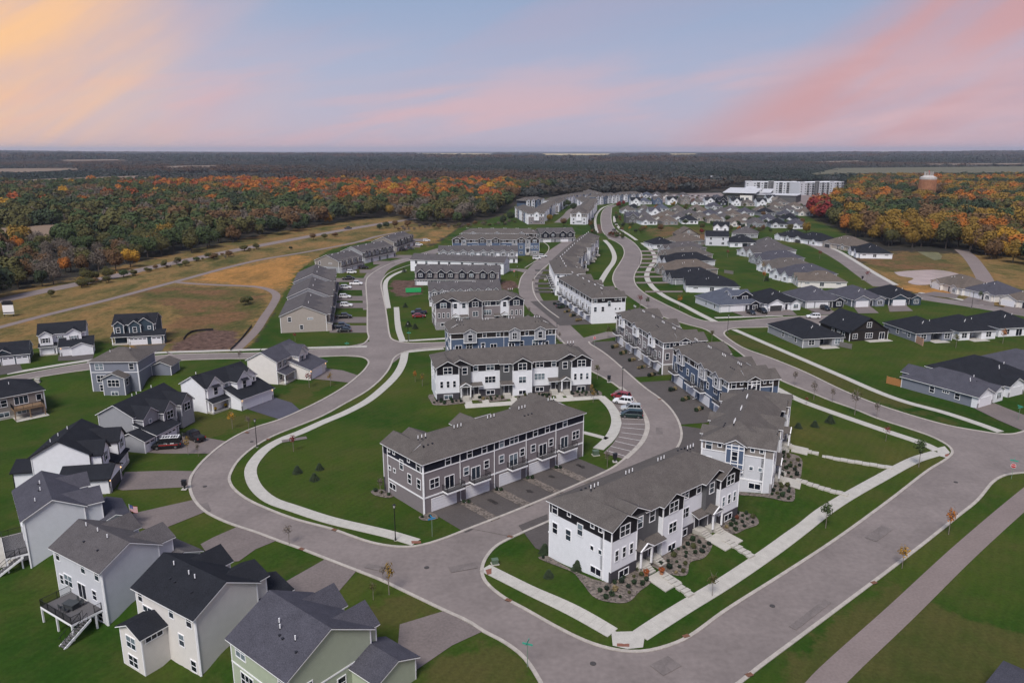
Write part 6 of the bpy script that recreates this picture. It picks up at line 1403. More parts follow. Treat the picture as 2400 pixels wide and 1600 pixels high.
def car(kind, label, P, ang, col, group='parked vehicles', z=None, cat='car', dark_roof=False):
    """nose towards +x"""
    zz = (hgt(*P)+.13) if z is None else z
    root = empty({'suv': 'parked_car', 'sedan': 'parked_car', 'pickup': 'pickup_truck', 'van': 'van', 'minivan': 'van'}[kind], (P[0], P[1], zz), ang, label, cat, group)
    L, W, hb, Hh, cab, ws = {'suv': (4.75, 1.92, 1.02, 1.72, (-2.25, 1.15, -1.95, .25), 2.8), 'sedan': (4.8, 1.84, .88, 1.45, (-1.9, 1.25, -1.15, .35), 2.8), 'pickup': (5.75, 2.0, 1.12, 1.88, (-.95, 1.75, -.75, .95), 3.6), 'van': (5.6, 2.03, 1.2, 2.15, (-2.75, 2.0, -2.7, 1.1), 3.5), 'minivan': (5.1, 1.98, 1.05, 1.76, (-2.45, 1.75, -2.2, .55), 3.0)}[kind]
    k = (kind, col.name)
    if k not in CARC:
        b = MB(); z0 = .28
        hn = hb-.10 if kind in ('suv', 'pickup') else hb-.14
        S_ = [(-L/2, ring(W*.86, z0+.12, hb-.12, .9)), (-L/2+.12, ring(W*.97, z0, hb, .92)), (-L/2+.5, ring(W, z0-.06, hb, .95)), (0, ring(W, z0-.08, hb, .95)), (cab[1]-.1, ring(W, z0-.06, hb, .95)), (L/2-.45, ring(W*.97, z0-.02, hn, .93)), (L/2-.1, ring(W*.88, z0+.04, hn-.10, .9)), (L/2, ring(W*.74, z0+.14, hn-.24, .9))]
        loft(b, S_, col)
        if kind == 'pickup':       # open bed
            b.box(-L/2+.18, cab[0]-.12, -W/2+.14, W/2-.14, hb-.02, hb+.012, mat('bed_liner', (.02, .02, .022), .8, 0))
        body = b.mesh('body', False)
        g = MB(); x0, x1, r0, r1 = cab; wt = W*.80
        loft(g, [(x0, [(-W*.45, hb-.02), (W*.45, hb-.02), (W*.44, hb+.02), (-W*.44, hb+.02)]), (r0, [(-W*.46, hb-.02), (W*.46, hb-.02), (wt/2, Hh-.05), (-wt/2, Hh-.05)]), (r1, [(-W*.46, hb-.02), (W*.46, hb-.02), (wt/2, Hh-.05), (-wt/2, Hh-.05)]), (x1, [(-W*.45, hb-.02), (W*.45, hb-.02), (W*.44, hb+.02), (-W*.44, hb+.02)])], CGL if kind != 'van' else col)
        glass = g.mesh('cabin_glass')
        r = MB(); r.prism([(r0-.06, -wt/2-.01, Hh-.06), (r1+.06, -wt/2-.01, Hh-.06), (r1+.06, wt/2+.01, Hh-.06), (r0-.06, wt/2+.01, Hh-.06)], (0, 0, .075), col)
        for s in (-1, 1):
            n_p = {'suv': 3, 'minivan': 3, 'sedan': 2, 'pickup': 2, 'van': 1}[kind]
            r.bar((r1, s*(wt/2), Hh-.05), (x1, s*W*.45, hb), .09, col); r.bar((r0, s*(wt/2), Hh-.05), (x0, s*W*.45, hb), .13, col)
            for q in range(1, n_p): x = r0+(r1-r0)*q/n_p; r.bar((x, s*(wt/2+.005), Hh-.05), (x, s*W*.462, hb), .09, col)
            r.box(x1-.35, x1-.15, s*W*.5-.02 if s > 0 else -W*.5-.18, s*W*.5+.18 if s > 0 else -W*.5+.02, hb+.02, hb+.17, col)
        roof = r.mesh('roof_frame')
        w_ = MB(); w_.tube((0, -.11, 0), (0, .11, 0), .35, .35, TYRE, 16); wheel = w_.mesh('wheel')
        w2 = MB(); w2.tube((0, -.13, 0), (0, .13, 0), .22, .22, RIM, 10); rim = w2.mesh('rim')
        hl = MB(); hl.box(-.10, .05, -.2, .2, -.08, .08, HEADL); tl = MB(); tl.box(-.05, .10, -.11, .11, -.16, .16, TAILL)
        wd = None
        if kind == 'van':
            q = MB(); q.prism([(r1+.08, -.75, Hh-.15), (x1-.02, -.82, hb+.12), (x1-.02, .82, hb+.12), (r1+.08, .75, Hh-.15)], (.06, 0, .03), CGL)
            for s in (-1, 1): q.box(r1-.9, r1+.15, s*W*.455-.02, s*W*.455+.02, hb+.1, Hh-.45, CGL)
            wd = q.mesh('windscreen')
        CARC[k] = (body, glass, roof, wheel, rim, hl.mesh('headlight'), tl.mesh('taillight'), wd)
    body, glass, roof, wheel, rim, hl, tl, wd = CARC[k]
    link('body', body, root); link('cabin', glass, root); link('roof', roof, root)
    if wd: link('windscreen', wd, root)
    for x in (-ws/2-.05, ws/2-.05):
        for s in (-1, 1):
            o = link('wheel', wheel, root, (x, s*(W/2-.10), .35)); link('rim', rim, o)
    for s in (-1, 1):
        link('headlight', hl, root, (L/2-.10, s*W*.33, hb-.30)); link('taillight', tl, root, (-L/2+.02, s*W*.42, hb-.22))
    return root
CWH, CBK, CRD, CSV, CGN, CDB, CDG = paint('white', (.72, .72, .74)), paint('black', (.012, .012, .014)), paint('red', (.22, .02, .025)), paint('silver', (.40, .41, .42)), paint('dark_green', (.012, .030, .030)), paint('dark_blue', (.016, .024, .045)), paint('dark_grey', (.055, .06, .065))
def pxang(a, b_): A, B = G(*a), G(*b_); return math.atan2(B[1]-A[1], B[0]-A[0])
pa = lambda i: 0
for lab, kd, c_, px, tip in (('red parked car at the top of the parking bays', 'suv', CRD, (1455, 934), (1425, 928)), ('white parked car between the red and the silver one', 'suv', CWH, (1460.5, 946), (1430, 942)), ('silver parked car behind the dark green van', 'suv', CSV, (1479, 963), (1448, 961.5)), ('dark green van, lowest of the parked four', 'minivan', CGN, (1480, 978), (1449, 976))):
    car(kd, lab, G(*px), pxang(px, tip), c_, 'vehicles in the parking bays', cat='van' if kd == 'minivan' else 'car')
E_, W_, = 0.0, math.pi
dg = 'vehicles on the row-house drives'
for lab, kd, c_, px, a in (('white car on the drive nearest the bend of the row houses', 'suv', CWH, (824.5, 641), R(8)), ('black car at the inner corner of the bending row', 'suv', CBK, (853, 630), R(12)), ('black pickup with its bed open, beside the white pickup', 'pickup', CBK, (817, 656), R(8)), ('white pickup on the row-house drive', 'pickup', CWH, (834.7, 668), R(6)), ('white car close behind the white pickup', 'suv', CWH, (811, 677), R(6)),
    ('white car alone above the wide grass strip', 'suv', CWH, (809, 699), R(6)), ('white rounded car below the lone white one', 'suv', CWH, (812, 719), R(6)), ('black pickup with white-lit cab on the row-house drive', 'pickup', CBK, (806, 746), R(6)), ('dark blue pickup behind the black sedan', 'pickup', CDB, (800, 769), R(6)), ('black sedan with red tail lights at the beige end house', 'sedan', CBK, (807, 778), R(186)), ('dark car by the third row-house block', 'suv', CBK, (946, 588), R(14)), ('grey car by the last row-house block', 'sedan', CDG, (962, 585), R(14)), ('white car near the last row-house block', 'suv', CWH, (982, 576), R(14))):
    car(kd, lab, G(*px), a, c_, dg, cat='pickup' if kd == 'pickup' else 'car')
misc = 'cars along the lanes'
car('sedan', 'red sedan on the short pad left of the mauve townhouses', G(982, 744), R(8), CRD, misc)
car('pickup', 'black pickup with pale roof beside the red sedan', G(982, 736), R(188), CDB, misc, cat='pickup')
car('suv', 'white jeep-like car on the pad by the white row houses', G(1258, 608), R(10), CWH, misc)
car('suv', 'white car behind the white jeep-like one', G(1272, 603), R(14), CWH, misc)
car('suv', 'dark grey car on the court before the white townhouses', G(1317, 721), R(8), CDG, misc)
car('suv', 'silver car before the open garage of the end block', G(1294, 562), R(-80), CSV, misc); car('suv', 'dark car before the right garage of the end block', G(1340, 562), R(-80), CDG, misc)
car('sedan', 'white sedan on the drive beside the avenue', G(1546, 626.5), R(2), CWH, misc); car('suv', 'black car on the drive above the white sedan', G(1553, 615), R(2), CBK, misc)
car('sedan', 'black sedan before the grey and navy villa', G(1760, 736), R(-78), CBK, misc); car('pickup', 'black pickup beside the black sedan on the villa drive', G(1785, 733), R(-78), CBK, misc, cat='pickup')
car('suv', 'white car parked on the side street above the corner villa', G(1906, 746), R(170), CWH, misc); car('suv', 'dark car before the grey villa with navy gables', G(1934, 727), R(-80), CBK, misc)
car('suv', 'white car at the end of a far drive by the highway', G(1000, 566), R(10), CWH, misc)
car('pickup', 'dark pickup driving on the highway along the woods', G(816, 537), R(35), CDG, None, cat='pickup')
car('sedan', 'small dark car driving up the avenue towards the planted island', G(1439, 541), R(100), CDG, None)
car('sedan', 'white car standing in the far lane, near the small trees', G(1303, 503), R(30), CWH, misc)
pk = car('pickup', 'black pickup with covered bed on the drive beside the black van', G(455, 1030), pxang((455, 1030), (420, 1017)), CBK, 'vehicles on the grey house drive', cat='pickup')
vn = car('van', 'black work van with roof ladder rack and white and red lettering patches', G(392, 1050), pxang((392, 1050), (361, 1052)), CBK, 'vehicles on the grey house drive', cat='van')
b = MB(); 
for s in (-.75, .75): b.bar((-2.5, s, 2.32), (1.0, s, 2.32), .09, TRIM)
for k in range(7): b.bar((-2.4+k*.52, -.75, 2.3), (-2.4+k*.52, .75, 2.3), .06, TRIM)
for k in range(3): b.box(-2.3+k*1.5, -2.2+k*1.5, -.75, .75, 2.1, 2.28, TRIM)
b.build('ladder_rack', vn)
b = MB(); DW = mat('decal_white', (.55, .55, .55), .5, 0); DR = mat('decal_red', (.40, .03, .03), .5, 0)
for s in (-1, 1):
    y = s*1.02
    b.box(-2.3, 1.3, y-.006, y+.006, .82, .98, DR); b.box(-.3, .3, y-.006, y+.006, 1.22, 1.3, DW); b.box(-.3, -.15, y-.006, y+.006, 1.05, 1.3, DW); b.box(-1.6, -.9, y-.006, y+.006, 1.1, 1.3, DW)
b.box(-2.815, -2.80, -.5, .5, 1.25, 1.35, DW); b.box(-2.815, -2.80, -.1, .1, 1.0, 1.4, DW); b.build('decal', vn)

# ================================================================== STREET FURNITURE
def lamp(px, label):
    P = G(*px); r = empty('street_lamp', (*P, hgt(*P)), 0, label, 'street lamp', 'black street lamps')
    if 'lamp' not in WC:
        b = MB(); b.tube((0, 0, 0), (0, 0, 5.4), .085, .06, IRON, 8); WC['lamp'] = b.mesh('pole')
        b = MB(); b.tube((0, 0, 0), (0, 0, .55), .16, .11, IRON, 8); b.box(-.2, .2, -.2, .2, -.02, .05, CONC); WC['lampb'] = b.mesh('base')
        b = MB(); b.tube((0, 0, 5.4), (0, 0, 5.5), .16, .2, IRON, 8); b.tube((0, 0, 5.95), (0, 0, 6.1), .30, .06, IRON, 8)
        for k in range(4): a = k*math.pi/2+.78; b.bar((.17*math.cos(a), .17*math.sin(a), 5.48), (.24*math.cos(a), .24*math.sin(a), 5.96), .03, IRON)
        WC['lampc'] = b.mesh('lantern'); b = MB(); b.tube((0, 0, 5.5), (0, 0, 5.94), .14, .20, mat('lantern_glass', (.55, .55, .52), .3, 0), 8); WC['lampg'] = b.mesh('glass')
    link('pole', WC['lamp'], r); link('base', WC['lampb'], r); o = link('lantern', WC['lampc'], r); link('glass', WC['lampg'], o)
for px, lab in (((602.5, 1047.8), 'street lamp on the inner verge of the left curve'), ((927, 1266), 'street lamp at the street bend below the mauve townhouses'), ((1458, 916), 'street lamp behind the red parked car'), ((957, 800), 'street lamp with green sign by the left crossing'), ((1305, 802), 'street lamp at the end of the blue and brown block'), ((1705, 779), 'street lamp at the avenue corner'), ((2277, 722), 'street lamp on the curved street by the cream villas'), ((1499, 632), 'street lamp between the avenue driveways'), ((1212, 653), 'street lamp by the right soil patch')): lamp(px, lab)
def flat_prism(b, pts, y0, y1, m): b.prism([(x, y0, z) for x, z in pts], (0, y1-y0, 0), m)
GSIGN = mat('green_sign', (.05, .30, .22), .5, 0); BSIGN = mat('blue_sign', (.03, .22, .42), .5, 0); RSIGN = mat('red_sign', (.45, .03, .03), .5, 0); POST = mat('sign_post', (.16, .22, .17), .6, 0)
def text(name, s, size, m, parent, loc, rot):
    c_ = bpy.data.curves.new(name, 'FONT'); c_.body = s; c_.size = size; c_.align_x = 'CENTER'; c_.align_y = 'CENTER'; c_.extrude = .004
    tmp = bpy.data.objects.new('tmp', c_); COL.objects.link(tmp); dg_ = bpy.context.evaluated_depsgraph_get(); me = bpy.data.meshes.new_from_object(tmp.evaluated_get(dg_)); bpy.data.objects.remove(tmp)
    me.materials.clear(); me.materials.append(m); me.name = name
    o = bpy.data.objects.new(name, me); COL.objects.link(o); o.parent = parent; o.location = loc; o.rotation_euler = rot; return o
def street_sign(px, label, m, ang, stop=False, h=2.6):
    P = G(*px); r = empty('stop_sign' if stop else 'street_name_sign', (*P, hgt(*P)), ang, label, 'road sign', 'road signs')
    b = MB(); b.box(-.035, .035, -.035, .035, 0, h+.3, POST); b.build('post', r)
    if stop:
        b = MB(); o8 = [(math.cos(R(22.5+45*k))*.46, h+math.sin(R(22.5+45*k))*.46) for k in range(8)]; flat_prism(b, o8, -.06, -.045, TRIM); flat_prism(b, [(x*.91, h+(z-h)*.91) for x, z in o8], -.068, -.06, RSIGN)
        o = b.build('plate', r); text('lettering', 'STOP', .30, TRIM, o, (0, -.074, h), (R(90), 0, 0)); h += .55
    if m:
        b = MB(); b.box(-.62, .62, -.02, .02, h+.32, h+.56, m); b.build('name_plate', r); b = MB(); b.box(-.02, .02, -.62, .62, h+.60, h+.84, m); b.build('name_plate', r)
for px, lab, m, a in (((1013, 1257), 'blue street-name sign on the lawn below the mauve townhouses', BSIGN, R(30)), ((1236, 1562), 'green street-name sign at the bottom corner kerb', GSIGN, R(-20)), ((1050, 0+802), 'green street-name sign on the post by the left crossing', GSIGN, R(0)), ((814, 828), 'green street-name sign beside the crossing to the side street', GSIGN, R(5)), ((2386, 985), 'green street-name sign at the right edge corner', GSIGN, R(20))): street_sign(px if px[1] != 802 else (959, 802), lab, m, a)
street_sign((2370, 1122), 'red stop sign with green name plates at the right junction', GSIGN, R(-38), True)
street_sign((1393, 811), 'red stop sign at the lane mouth by the paved court', None, R(5), True); street_sign((1205, 648), 'small red stop sign by the right soil patch', None, R(10), True)
# white site board on the prairie
P = G(22, 742); r = empty('notice_board', (*P, 0), R(12), 'white notice board with dark header on black posts, prairie edge', 'sign')
r.scale = (.66, .66, .62); b = MB(); b.box(-2.7, 2.7, -.12, .12, 1.6, 7.6, TRIM); b.build('panel', r); b = MB(); b.box(-2.75, 2.75, -.16, .16, 6.9, 8.9, DARKTRIM); b.box(-2.0, 2.0, -.16, .16, 8.9, 9.4, DARKTRIM); b.build('header', r)
b = MB(); b.box(-2.72, 2.72, -.15, -.12, 2.1, 2.7, DARKTRIM); b.build('dark_band', r)
for x in (-2.2, 2.2): b = MB(); b.box(x-.13, x+.13, -.1, .1, 0, 1.6, IRON); b.build('post', r)
# mailbox clusters, utility boxes
def parcel(px, lab, ang=0):
    P = G(*px); r = empty('mailbox_cluster', (*P, hgt(*P)+.1), ang, lab, 'mailbox', 'black mailbox clusters'); b = MB(); b.box(-.45, .45, -.5, .5, 0, .12, CONC); b.build('pad', r)
    b = MB(); b.box(-.12, .12, -.12, .12, .12, .75, IRON); b.build('pedestal', r); b = MB(); b.box(-.4, .4, -.22, .22, .75, 1.6, IRON)
    for i in range(3):
        for k in range(4): b.box(-.37+i*.25, -.15+i*.25, -.235, -.22, .79+k*.2, .96+k*.2, DARKTRIM)
    b.build('cabinet', r); b = MB(); b.prism([(-.45, -.28, 1.6), (.45, -.28, 1.6), (.45, .28, 1.7), (-.45, .28, 1.7)], (0, 0, .06), IRON); b.build('lid', r)
parcel((433, 1147), 'black mailbox cluster at the kerb of the left curve'); parcel((1427, 896), 'black mailbox cluster on the verge above the parking bays'); parcel((1441, 1083), 'black mailbox cluster at the foot of the parking bays'); parcel((2021, 656), 'black mailbox cluster on the curved street')
def ubox(px, lab, m=mat('utility_green', (.09, .13, .09), .6, .1), s=1.0):
    P = GH(*px); r = empty('utility_box', (*P, hgt(*P)), R(15), lab, 'utility box', 'utility boxes'); b = MB(); b.box(-.7*s, .7*s, -.6*s, .6*s, 0, .12, CONC); b.build('pad', r); b = MB(); b.box(-.55*s, .55*s, -.45*s, .45*s, .12, .95*s, m); b.box(-.6*s, .6*s, -.5*s, .5*s, .95*s, 1.0*s, m); b.build('cabinet', r); b = MB(); b.box(-.5*s, -.01, -.47*s, -.45*s, .2, .9*s, m); b.box(.01, .5*s, -.47*s, -.45*s, .2, .9*s, m); b.build('door_leaf', r)
ubox((1396, 1066), 'grey-green transformer box below the parking bays'); ubox((1160, 1321), 'low green utility box on the corner lawn', s=.8); ubox((1826, 702+5), 'green utility box on the side street'); ubox((88, 896), 'pale utility box behind the taupe house', CONC); ubox((1278, 657), 'small utility box on the court verge', CONC, .9)
# drains in the gutter
for px in ((784, 1242), (707, 1287), (1192, 1407), (1608, 1491), (1756, 1582), (1196, 1258), (579, 1014), (629, 1030), (1546, 936), (2048, 1366)):
    P = G(*px); b = MB(); b.box(-.45, .45, -.3, .3, .09, .125, DARKTRIM)
    for k in range(6): b.box(-.42+k*.15, -.35+k*.15, -.28, .28, .125, .135, RUST)
    o = b.build('storm_drain', None, (P[0], P[1], 0.0), R(-30 if px[0] < 1200 else 25)); tag(o, 'dark storm drain grating set in the kerb', 'drain', 'storm drains')
# flag by the porch
P = G(308, 1226); r = empty('flag', (*P, 0), R(-20), 'stars and stripes flag on a pole by the white-grey house', 'flag'); b = MB(); b.tube((0, 0, 0), (0, 0, 3.4), .04, .03, TRIM, 8); b.build('pole', r)
b = MB(); Wt, Rd, Bl = mat('flag_white', (.6, .6, .6), .8, 0), mat('flag_red', (.42, .03, .05), .8, 0), mat('flag_blue', (.03, .05, .2), .8, 0)
for k in range(13):
    for j in range(6):
        x0, x1 = j*.27, (j+1)*.27; y0, y1 = .09*math.sin(j*1.2), .09*math.sin((j+1)*1.2); z = 2.1+k*.085
        m = Bl if (k >= 6 and j < 3) else (Rd if k % 2 == 0 else Wt)
        b.add([(x0, y0, z), (x1, y1, z), (x1, y1, z+.085), (x0, y0, z+.085), (x0, y0+.012, z), (x1, y1+.012, z), (x1, y1+.012, z+.085), (x0, y0+.012, z+.085)], [(0, 1, 2, 3), (7, 6, 5, 4)], m)
for k in range(6):
    for j in range(4): b.box(.08+j*.19, .13+j*.19, -.14, -.13, 2.66+k*.09, 2.70+k*.09, Wt)
b.build('cloth', r)
# timber screens, garden fences
def screen(a, c_, h, m, lab, n=None):
    A, B = G(*a), G(*c_); L = math.hypot(B[0]-A[0], B[1]-A[1]); r = empty('fence', (*A, 0), math.atan2(B[1]-A[1], B[0]-A[0]), lab, 'fence'); n = n or int(L/.28)
    for i in range(n): b = MB(); b.box(L*i/n+.01, L*(i+1)/n-.01, -.03, .03, .05, h+.03*math.sin(i*2.1), m); b.build('board', r)
    for x in (0, L/2, L): b = MB(); b.box(x-.07, x+.07, .03, .15, 0, h+.05, m); b.build('post', r)
FO = mat('orange_timber', (.36, .17, .06), .8, .15, 4); FT = mat('tan_timber', (.45, .27, .19), .8, .15, 4); FG = mat('grey_timber', (.16, .15, .14), .8, .2, 4)
screen((2077, 898), (2113, 907), 1.9, FO, 'orange timber fence at the corner of the blue villa'); screen((2146, 803), (2162, 811), 2.3, FT, 'tan timber screen beside the blue-grey villa', 8); screen((1967, 812), (1995, 818), 1.6, FG, 'grey weathered fence between two villas'); screen((1697, 640), (1718, 643), 1.6, FG, 'grey timber screen at the edge of the long green')
# construction: silt fences, skip
b = MB()
for px in ([(430, 797), (440, 785), (455, 778), (480, 775), (500, 774)], [(540, 822), (562, 800), (590, 765)]):
    c_ = resample(catmull(GP(px), 6), .8)
    for p, q in zip(c_, c_[1:]): b.add([(*p, 0), (*q, 0), (*q, .7), (*p, .7), (p[0]+.05, p[1], 0), (q[0]+.05, q[1], 0), (q[0]+.05, q[1], .7), (p[0]+.05, p[1], .7)], [(0, 1, 2, 3), (7, 6, 5, 4), (3, 2, 6, 7)], DARKTRIM)
tag(b.build('silt_fence'), 'black silt fence around the bare soil by the trail', 'fence')
P = G(969, 685); r = empty('skip_container', (*P, 0), R(10), 'bright green open skip beside the dark soil patch', 'skip'); GS = mat('skip_green', (.03, .36, .12), .5, .1, 2)
b = MB(); b.box(-3.2, 3.2, -1.2, 1.2, .2, .35, GS); b.box(-3.2, 3.2, -1.2, -1.12, .35, 1.7, GS); b.box(-3.2, 3.2, 1.12, 1.2, .35, 1.7, GS); b.box(-3.2, -3.12, -1.12, 1.12, .35, 1.7, GS); b.box(3.12, 3.2, -1.12, 1.12, .35, 1.7, GS); b.build('body', r)
b = MB(); 
for k in range(9): b.box(-3.1+k*.77, -3.0+k*.77, -1.28, -1.2, .25, 1.65, GS)
b.build('rib', r); b = MB(); b.box(-3.1, 3.1, -1.1, 1.1, .8, 1.0, mat('rubble', (.10, .08, .07), 1, .4, 3)); b.build('load', r)
# deck table on the grey house
c10, s10 = math.cos(R(-32.4)), math.sin(R(-32.4)); O10 = (-52.45-11.5*c10, 86.65-11.5*s10)
tx, ty = 7.0, -2.0; r = empty('patio_table', (O10[0]+tx*c10-ty*s10, O10[1]+tx*s10+ty*c10, .3), R(-20), 'dark covered table with chairs on the rear deck', 'table'); TB = mat('dark_cover', (.045, .05, .055), .8, .1, 3)
b = MB(); b.prism([(-.95, -.6, .74), (.95, -.6, .74), (.95, .6, .74), (-.95, .6, .74)], (0, 0, .06), TB); b.build('tabletop', r); b = MB(); b.prism([(-.8, -.5, 0), (.8, -.5, 0), (.8, .5, 0), (-.8, .5, 0)], (0, 0, .74), TB); b.build('cover', r)
ci = 0
for x, y, a in ((-.6, -.95, 0), (.5, -.95, 0), (-.5, .95, 180), (.6, .95, 180)):
    q = empty('patio_chair', (0, 0, 0), 0, ('dark patio chair on the deck, outer side left', 'dark patio chair on the deck, outer side right', 'dark patio chair on the deck, house side left', 'dark patio chair on the deck, house side right')[ci], 'chair', 'deck chairs'); ci += 1
    wx, wy = tx+x, ty+y; q.location = (O10[0]+wx*c10-wy*s10, O10[1]+wx*s10+wy*c10, .3); q.rotation_euler = (0, 0, R(-32.4+a))
    b = MB(); b.box(-.25, .25, -.25, .25, .40, .46, TB); b.build('seat', q); b = MB(); b.box(-.25, .25, -.28, -.23, .46, .95, TB); b.build('backrest', q)
    for sx in (-.22, .22):
        for sy in (-.22, .22): b = MB(); b.box(sx-.02, sx+.02, sy-.02, sy+.02, 0, .4, IRON); b.build('leg', q)
# garden wall at the left edge
c9, s9 = math.cos(R(-53)), math.sin(R(-53)); O9 = (-70.91-12.3*c9, 100.42-12.3*s9)
r = empty('garden_wall', (*O9, -2.0), R(-53), 'curved dark garden wall with pale coping beside the white-grey house', 'wall'); b = MB(); b2 = MB()
for k in range(10):
    t0, t1 = k*.2, (k+1)*.2; p = lambda t, rr: (4+rr*math.cos(3.4+t), -4.5+rr*math.sin(3.4+t))
    b.prism([(*p(t0, 3.2), 0), (*p(t1, 3.2), 0), (*p(t1, 2.7), 0), (*p(t0, 2.7), 0)], (0, 0, 1.1), DARKTRIM); b2.prism([(*p(t0, 3.3), 1.1), (*p(t1, 3.3), 1.1), (*p(t1, 2.6), 1.1), (*p(t0, 2.6), 1.1)], (0, 0, .14), CONC)
b.build('wall', r); b2.build('coping', r)

# ================================================================== COURTS, BEDS, PATHS IN FRONT OF THE BLOCKS
def loc_poly(org, ang, pts):
    c_, s_ = math.cos(ang), math.sin(ang); return [(org[0]+x*c_-y*s_, org[1]+x*s_+y*c_) for x, y in pts]
ROCK = bpy.data.materials.new('river_rock'); ROCK.use_nodes = True
t = ROCK.node_tree; bb = t.nodes['Principled BSDF']; bb.inputs['Roughness'].default_value = .9
tq = t.nodes.new('ShaderNodeTexCoord'); vo = t.nodes.new('ShaderNodeTexVoronoi'); vo.inputs['Scale'].default_value = 3.2; t.links.new(tq.outputs['Object'], vo.inputs['Vector'])
cr = t.nodes.new('ShaderNodeValToRGB'); ramp(cr, [(0, (.06, .05, .044)), (.35, (.125, .102, .086)), (.7, (.20, .165, .142)), (1, (.10, .085, .075))]); sc_ = t.nodes.new('ShaderNodeSeparateColor'); t.links.new(vo.outputs['Color'], sc_.inputs[0]); t.links.new(sc_.outputs[0], cr.inputs[0]); t.links.new(cr.outputs[0], bb.inputs['Base Color'])
bq = t.nodes.new('ShaderNodeBump'); bq.inputs['Strength'].default_value = 1; bq.inputs['Distance'].default_value = .15; bq.invert = True; t.links.new(vo.outputs['Distance'], bq.inputs['Height']); t.links.new(bq.outputs[0], bb.inputs['Normal'])
oB, aB, LB = frame((990, 1085), (1366, 966), 9.1)
gB = [4.1, 11.3, 18.7, 25.9, 33.3]
for g in gB: tag(drape('driveway', loc_poly(oB, aB, [(g-2.7, 0), (g-2.7, -9.3), (g+2.7, -9.3), (g+2.7, 0)]), APRON, .05), kind='structure')
for i in range(4): tag(drape('rock_strip', loc_poly(oB, aB, [(gB[i]+2.7, -.1), (gB[i]+2.7, -9.3), (gB[i+1]-2.7, -9.3), (gB[i+1]-2.7, -.1)]), ROCK, .08), kind='stuff', label='river rock strip between two garage drives')
for nm, q in (('N1', (frame((1446, 733), (1556, 801), 9.1), 37.5, 10.5)), ('N2', (frame((1579, 813), (1709.4, 893), 9.1), 30.2, 11.5)), ('M1', (frame((1310, 651), (1388, 698), 9.1), 43, 11.5))):
    (o_, a_, l_), LL, dep = q; tag(drape('driveway', loc_poly(o_, a_, [(-.5, 0), (-.5, -dep), (LL+.5, -dep), (LL+.5, 0)]), APRON, .055), kind='structure')
o3 = (A[0], A[1])
A3, B3 = G(1646.8, 1026.8, 9.1), G(1822.7, 1053.6, 9.1); an3 = math.atan2(B3[1]-A3[1], B3[0]-A3[0]); o3 = (A3[0]+30.2*math.cos(an3+R(90)), A3[1]+30.2*math.sin(an3+R(90))); a3 = an3-R(90)
tag(drape('driveway', loc_poly(o3, a3, [(1, 0), (1, -9.5), (29, -9.5), (29, 0)]), APRON, .055), kind='structure')
oA, aA, LA = from_front((1432, 1243), (1735, 1100))
tag(drape('driveway', loc_poly(oA, aA, [(1, 0), (1, -4.2), (29, -4.2), (29, 0)]), APRON, .055), kind='structure')
drive([(1215, 1232), (1283, 1205), (1290, 1300), (1255, 1285)], APRON)
o_, a_, l_ = frame((1302, 641), (1302.1, 641), 9.1)
for y in (634, 645, 652, 665, 676, 684): drive([(1255, y+2.5), (1253, y-2.5), (1310, y-2.5), (1314, y+2.5)], APRON)
# rock beds with shrubs
SHR = [mat('shrub_green', (.022, .040, .018), .9, .35, 8), mat('shrub_dark', (.014, .024, .016), .9, .35, 8), mat('shrub_olive', (.055, .060, .022), .9, .35, 8), mat('shrub_red', (.12, .035, .02), .9, .35, 8), mat('grass_tan', (.20, .155, .08), .9, .3, 8)]
def leafball(n, r, h, m, sz=.12, seed=0, name='foliage', flat=1.0):
    rg = np.random.default_rng(seed); b = MB()
    for _ in range(n):
        v = rg.normal(size=3); v /= np.linalg.norm(v); rad = rg.uniform(.55, 1.0)
        c_ = np.array([v[0]*r*rad, v[1]*r*rad, h*.5+v[2]*h*.5*rad]); 
        e = rg.normal(size=3); e /= np.linalg.norm(e); f = np.cross(e, v+.3*rg.normal(size=3)); f /= np.linalg.norm(f)+1e-6; s = sz*rg.uniform(.6, 1.3)
        P_ = [c_-e*s-f*s*.6, c_+e*s-f*s*.6, c_+e*s+f*s*.6, c_-e*s+f*s*.6]; b.add([tuple(p) for p in P_], [(0, 1, 2, 3)], m)
    return b.mesh(name)
SHM = [[leafball(110, .42, .75, m, .13, 11*i+j) for j in range(2)] for i, m in enumerate(SHR)]
def shrub(P, k, s, lab, grp, zoff=.05):
    o = link('shrub', random.choice(SHM[k]), None, (P[0], P[1], hgt(*P)+zoff), random.uniform(0, 6)); o.scale = (s, s, s*random.uniform(.8, 1.3)); return tag(o, lab, 'shrub', grp)
shl = {0: 'low green shrub in the rock bed before ', 1: 'dark round shrub in the rock bed before ', 2: 'olive shrub in the rock bed before ', 3: 'russet shrub in the rock bed before ', 4: 'tan grass tuft in the rock bed before '}
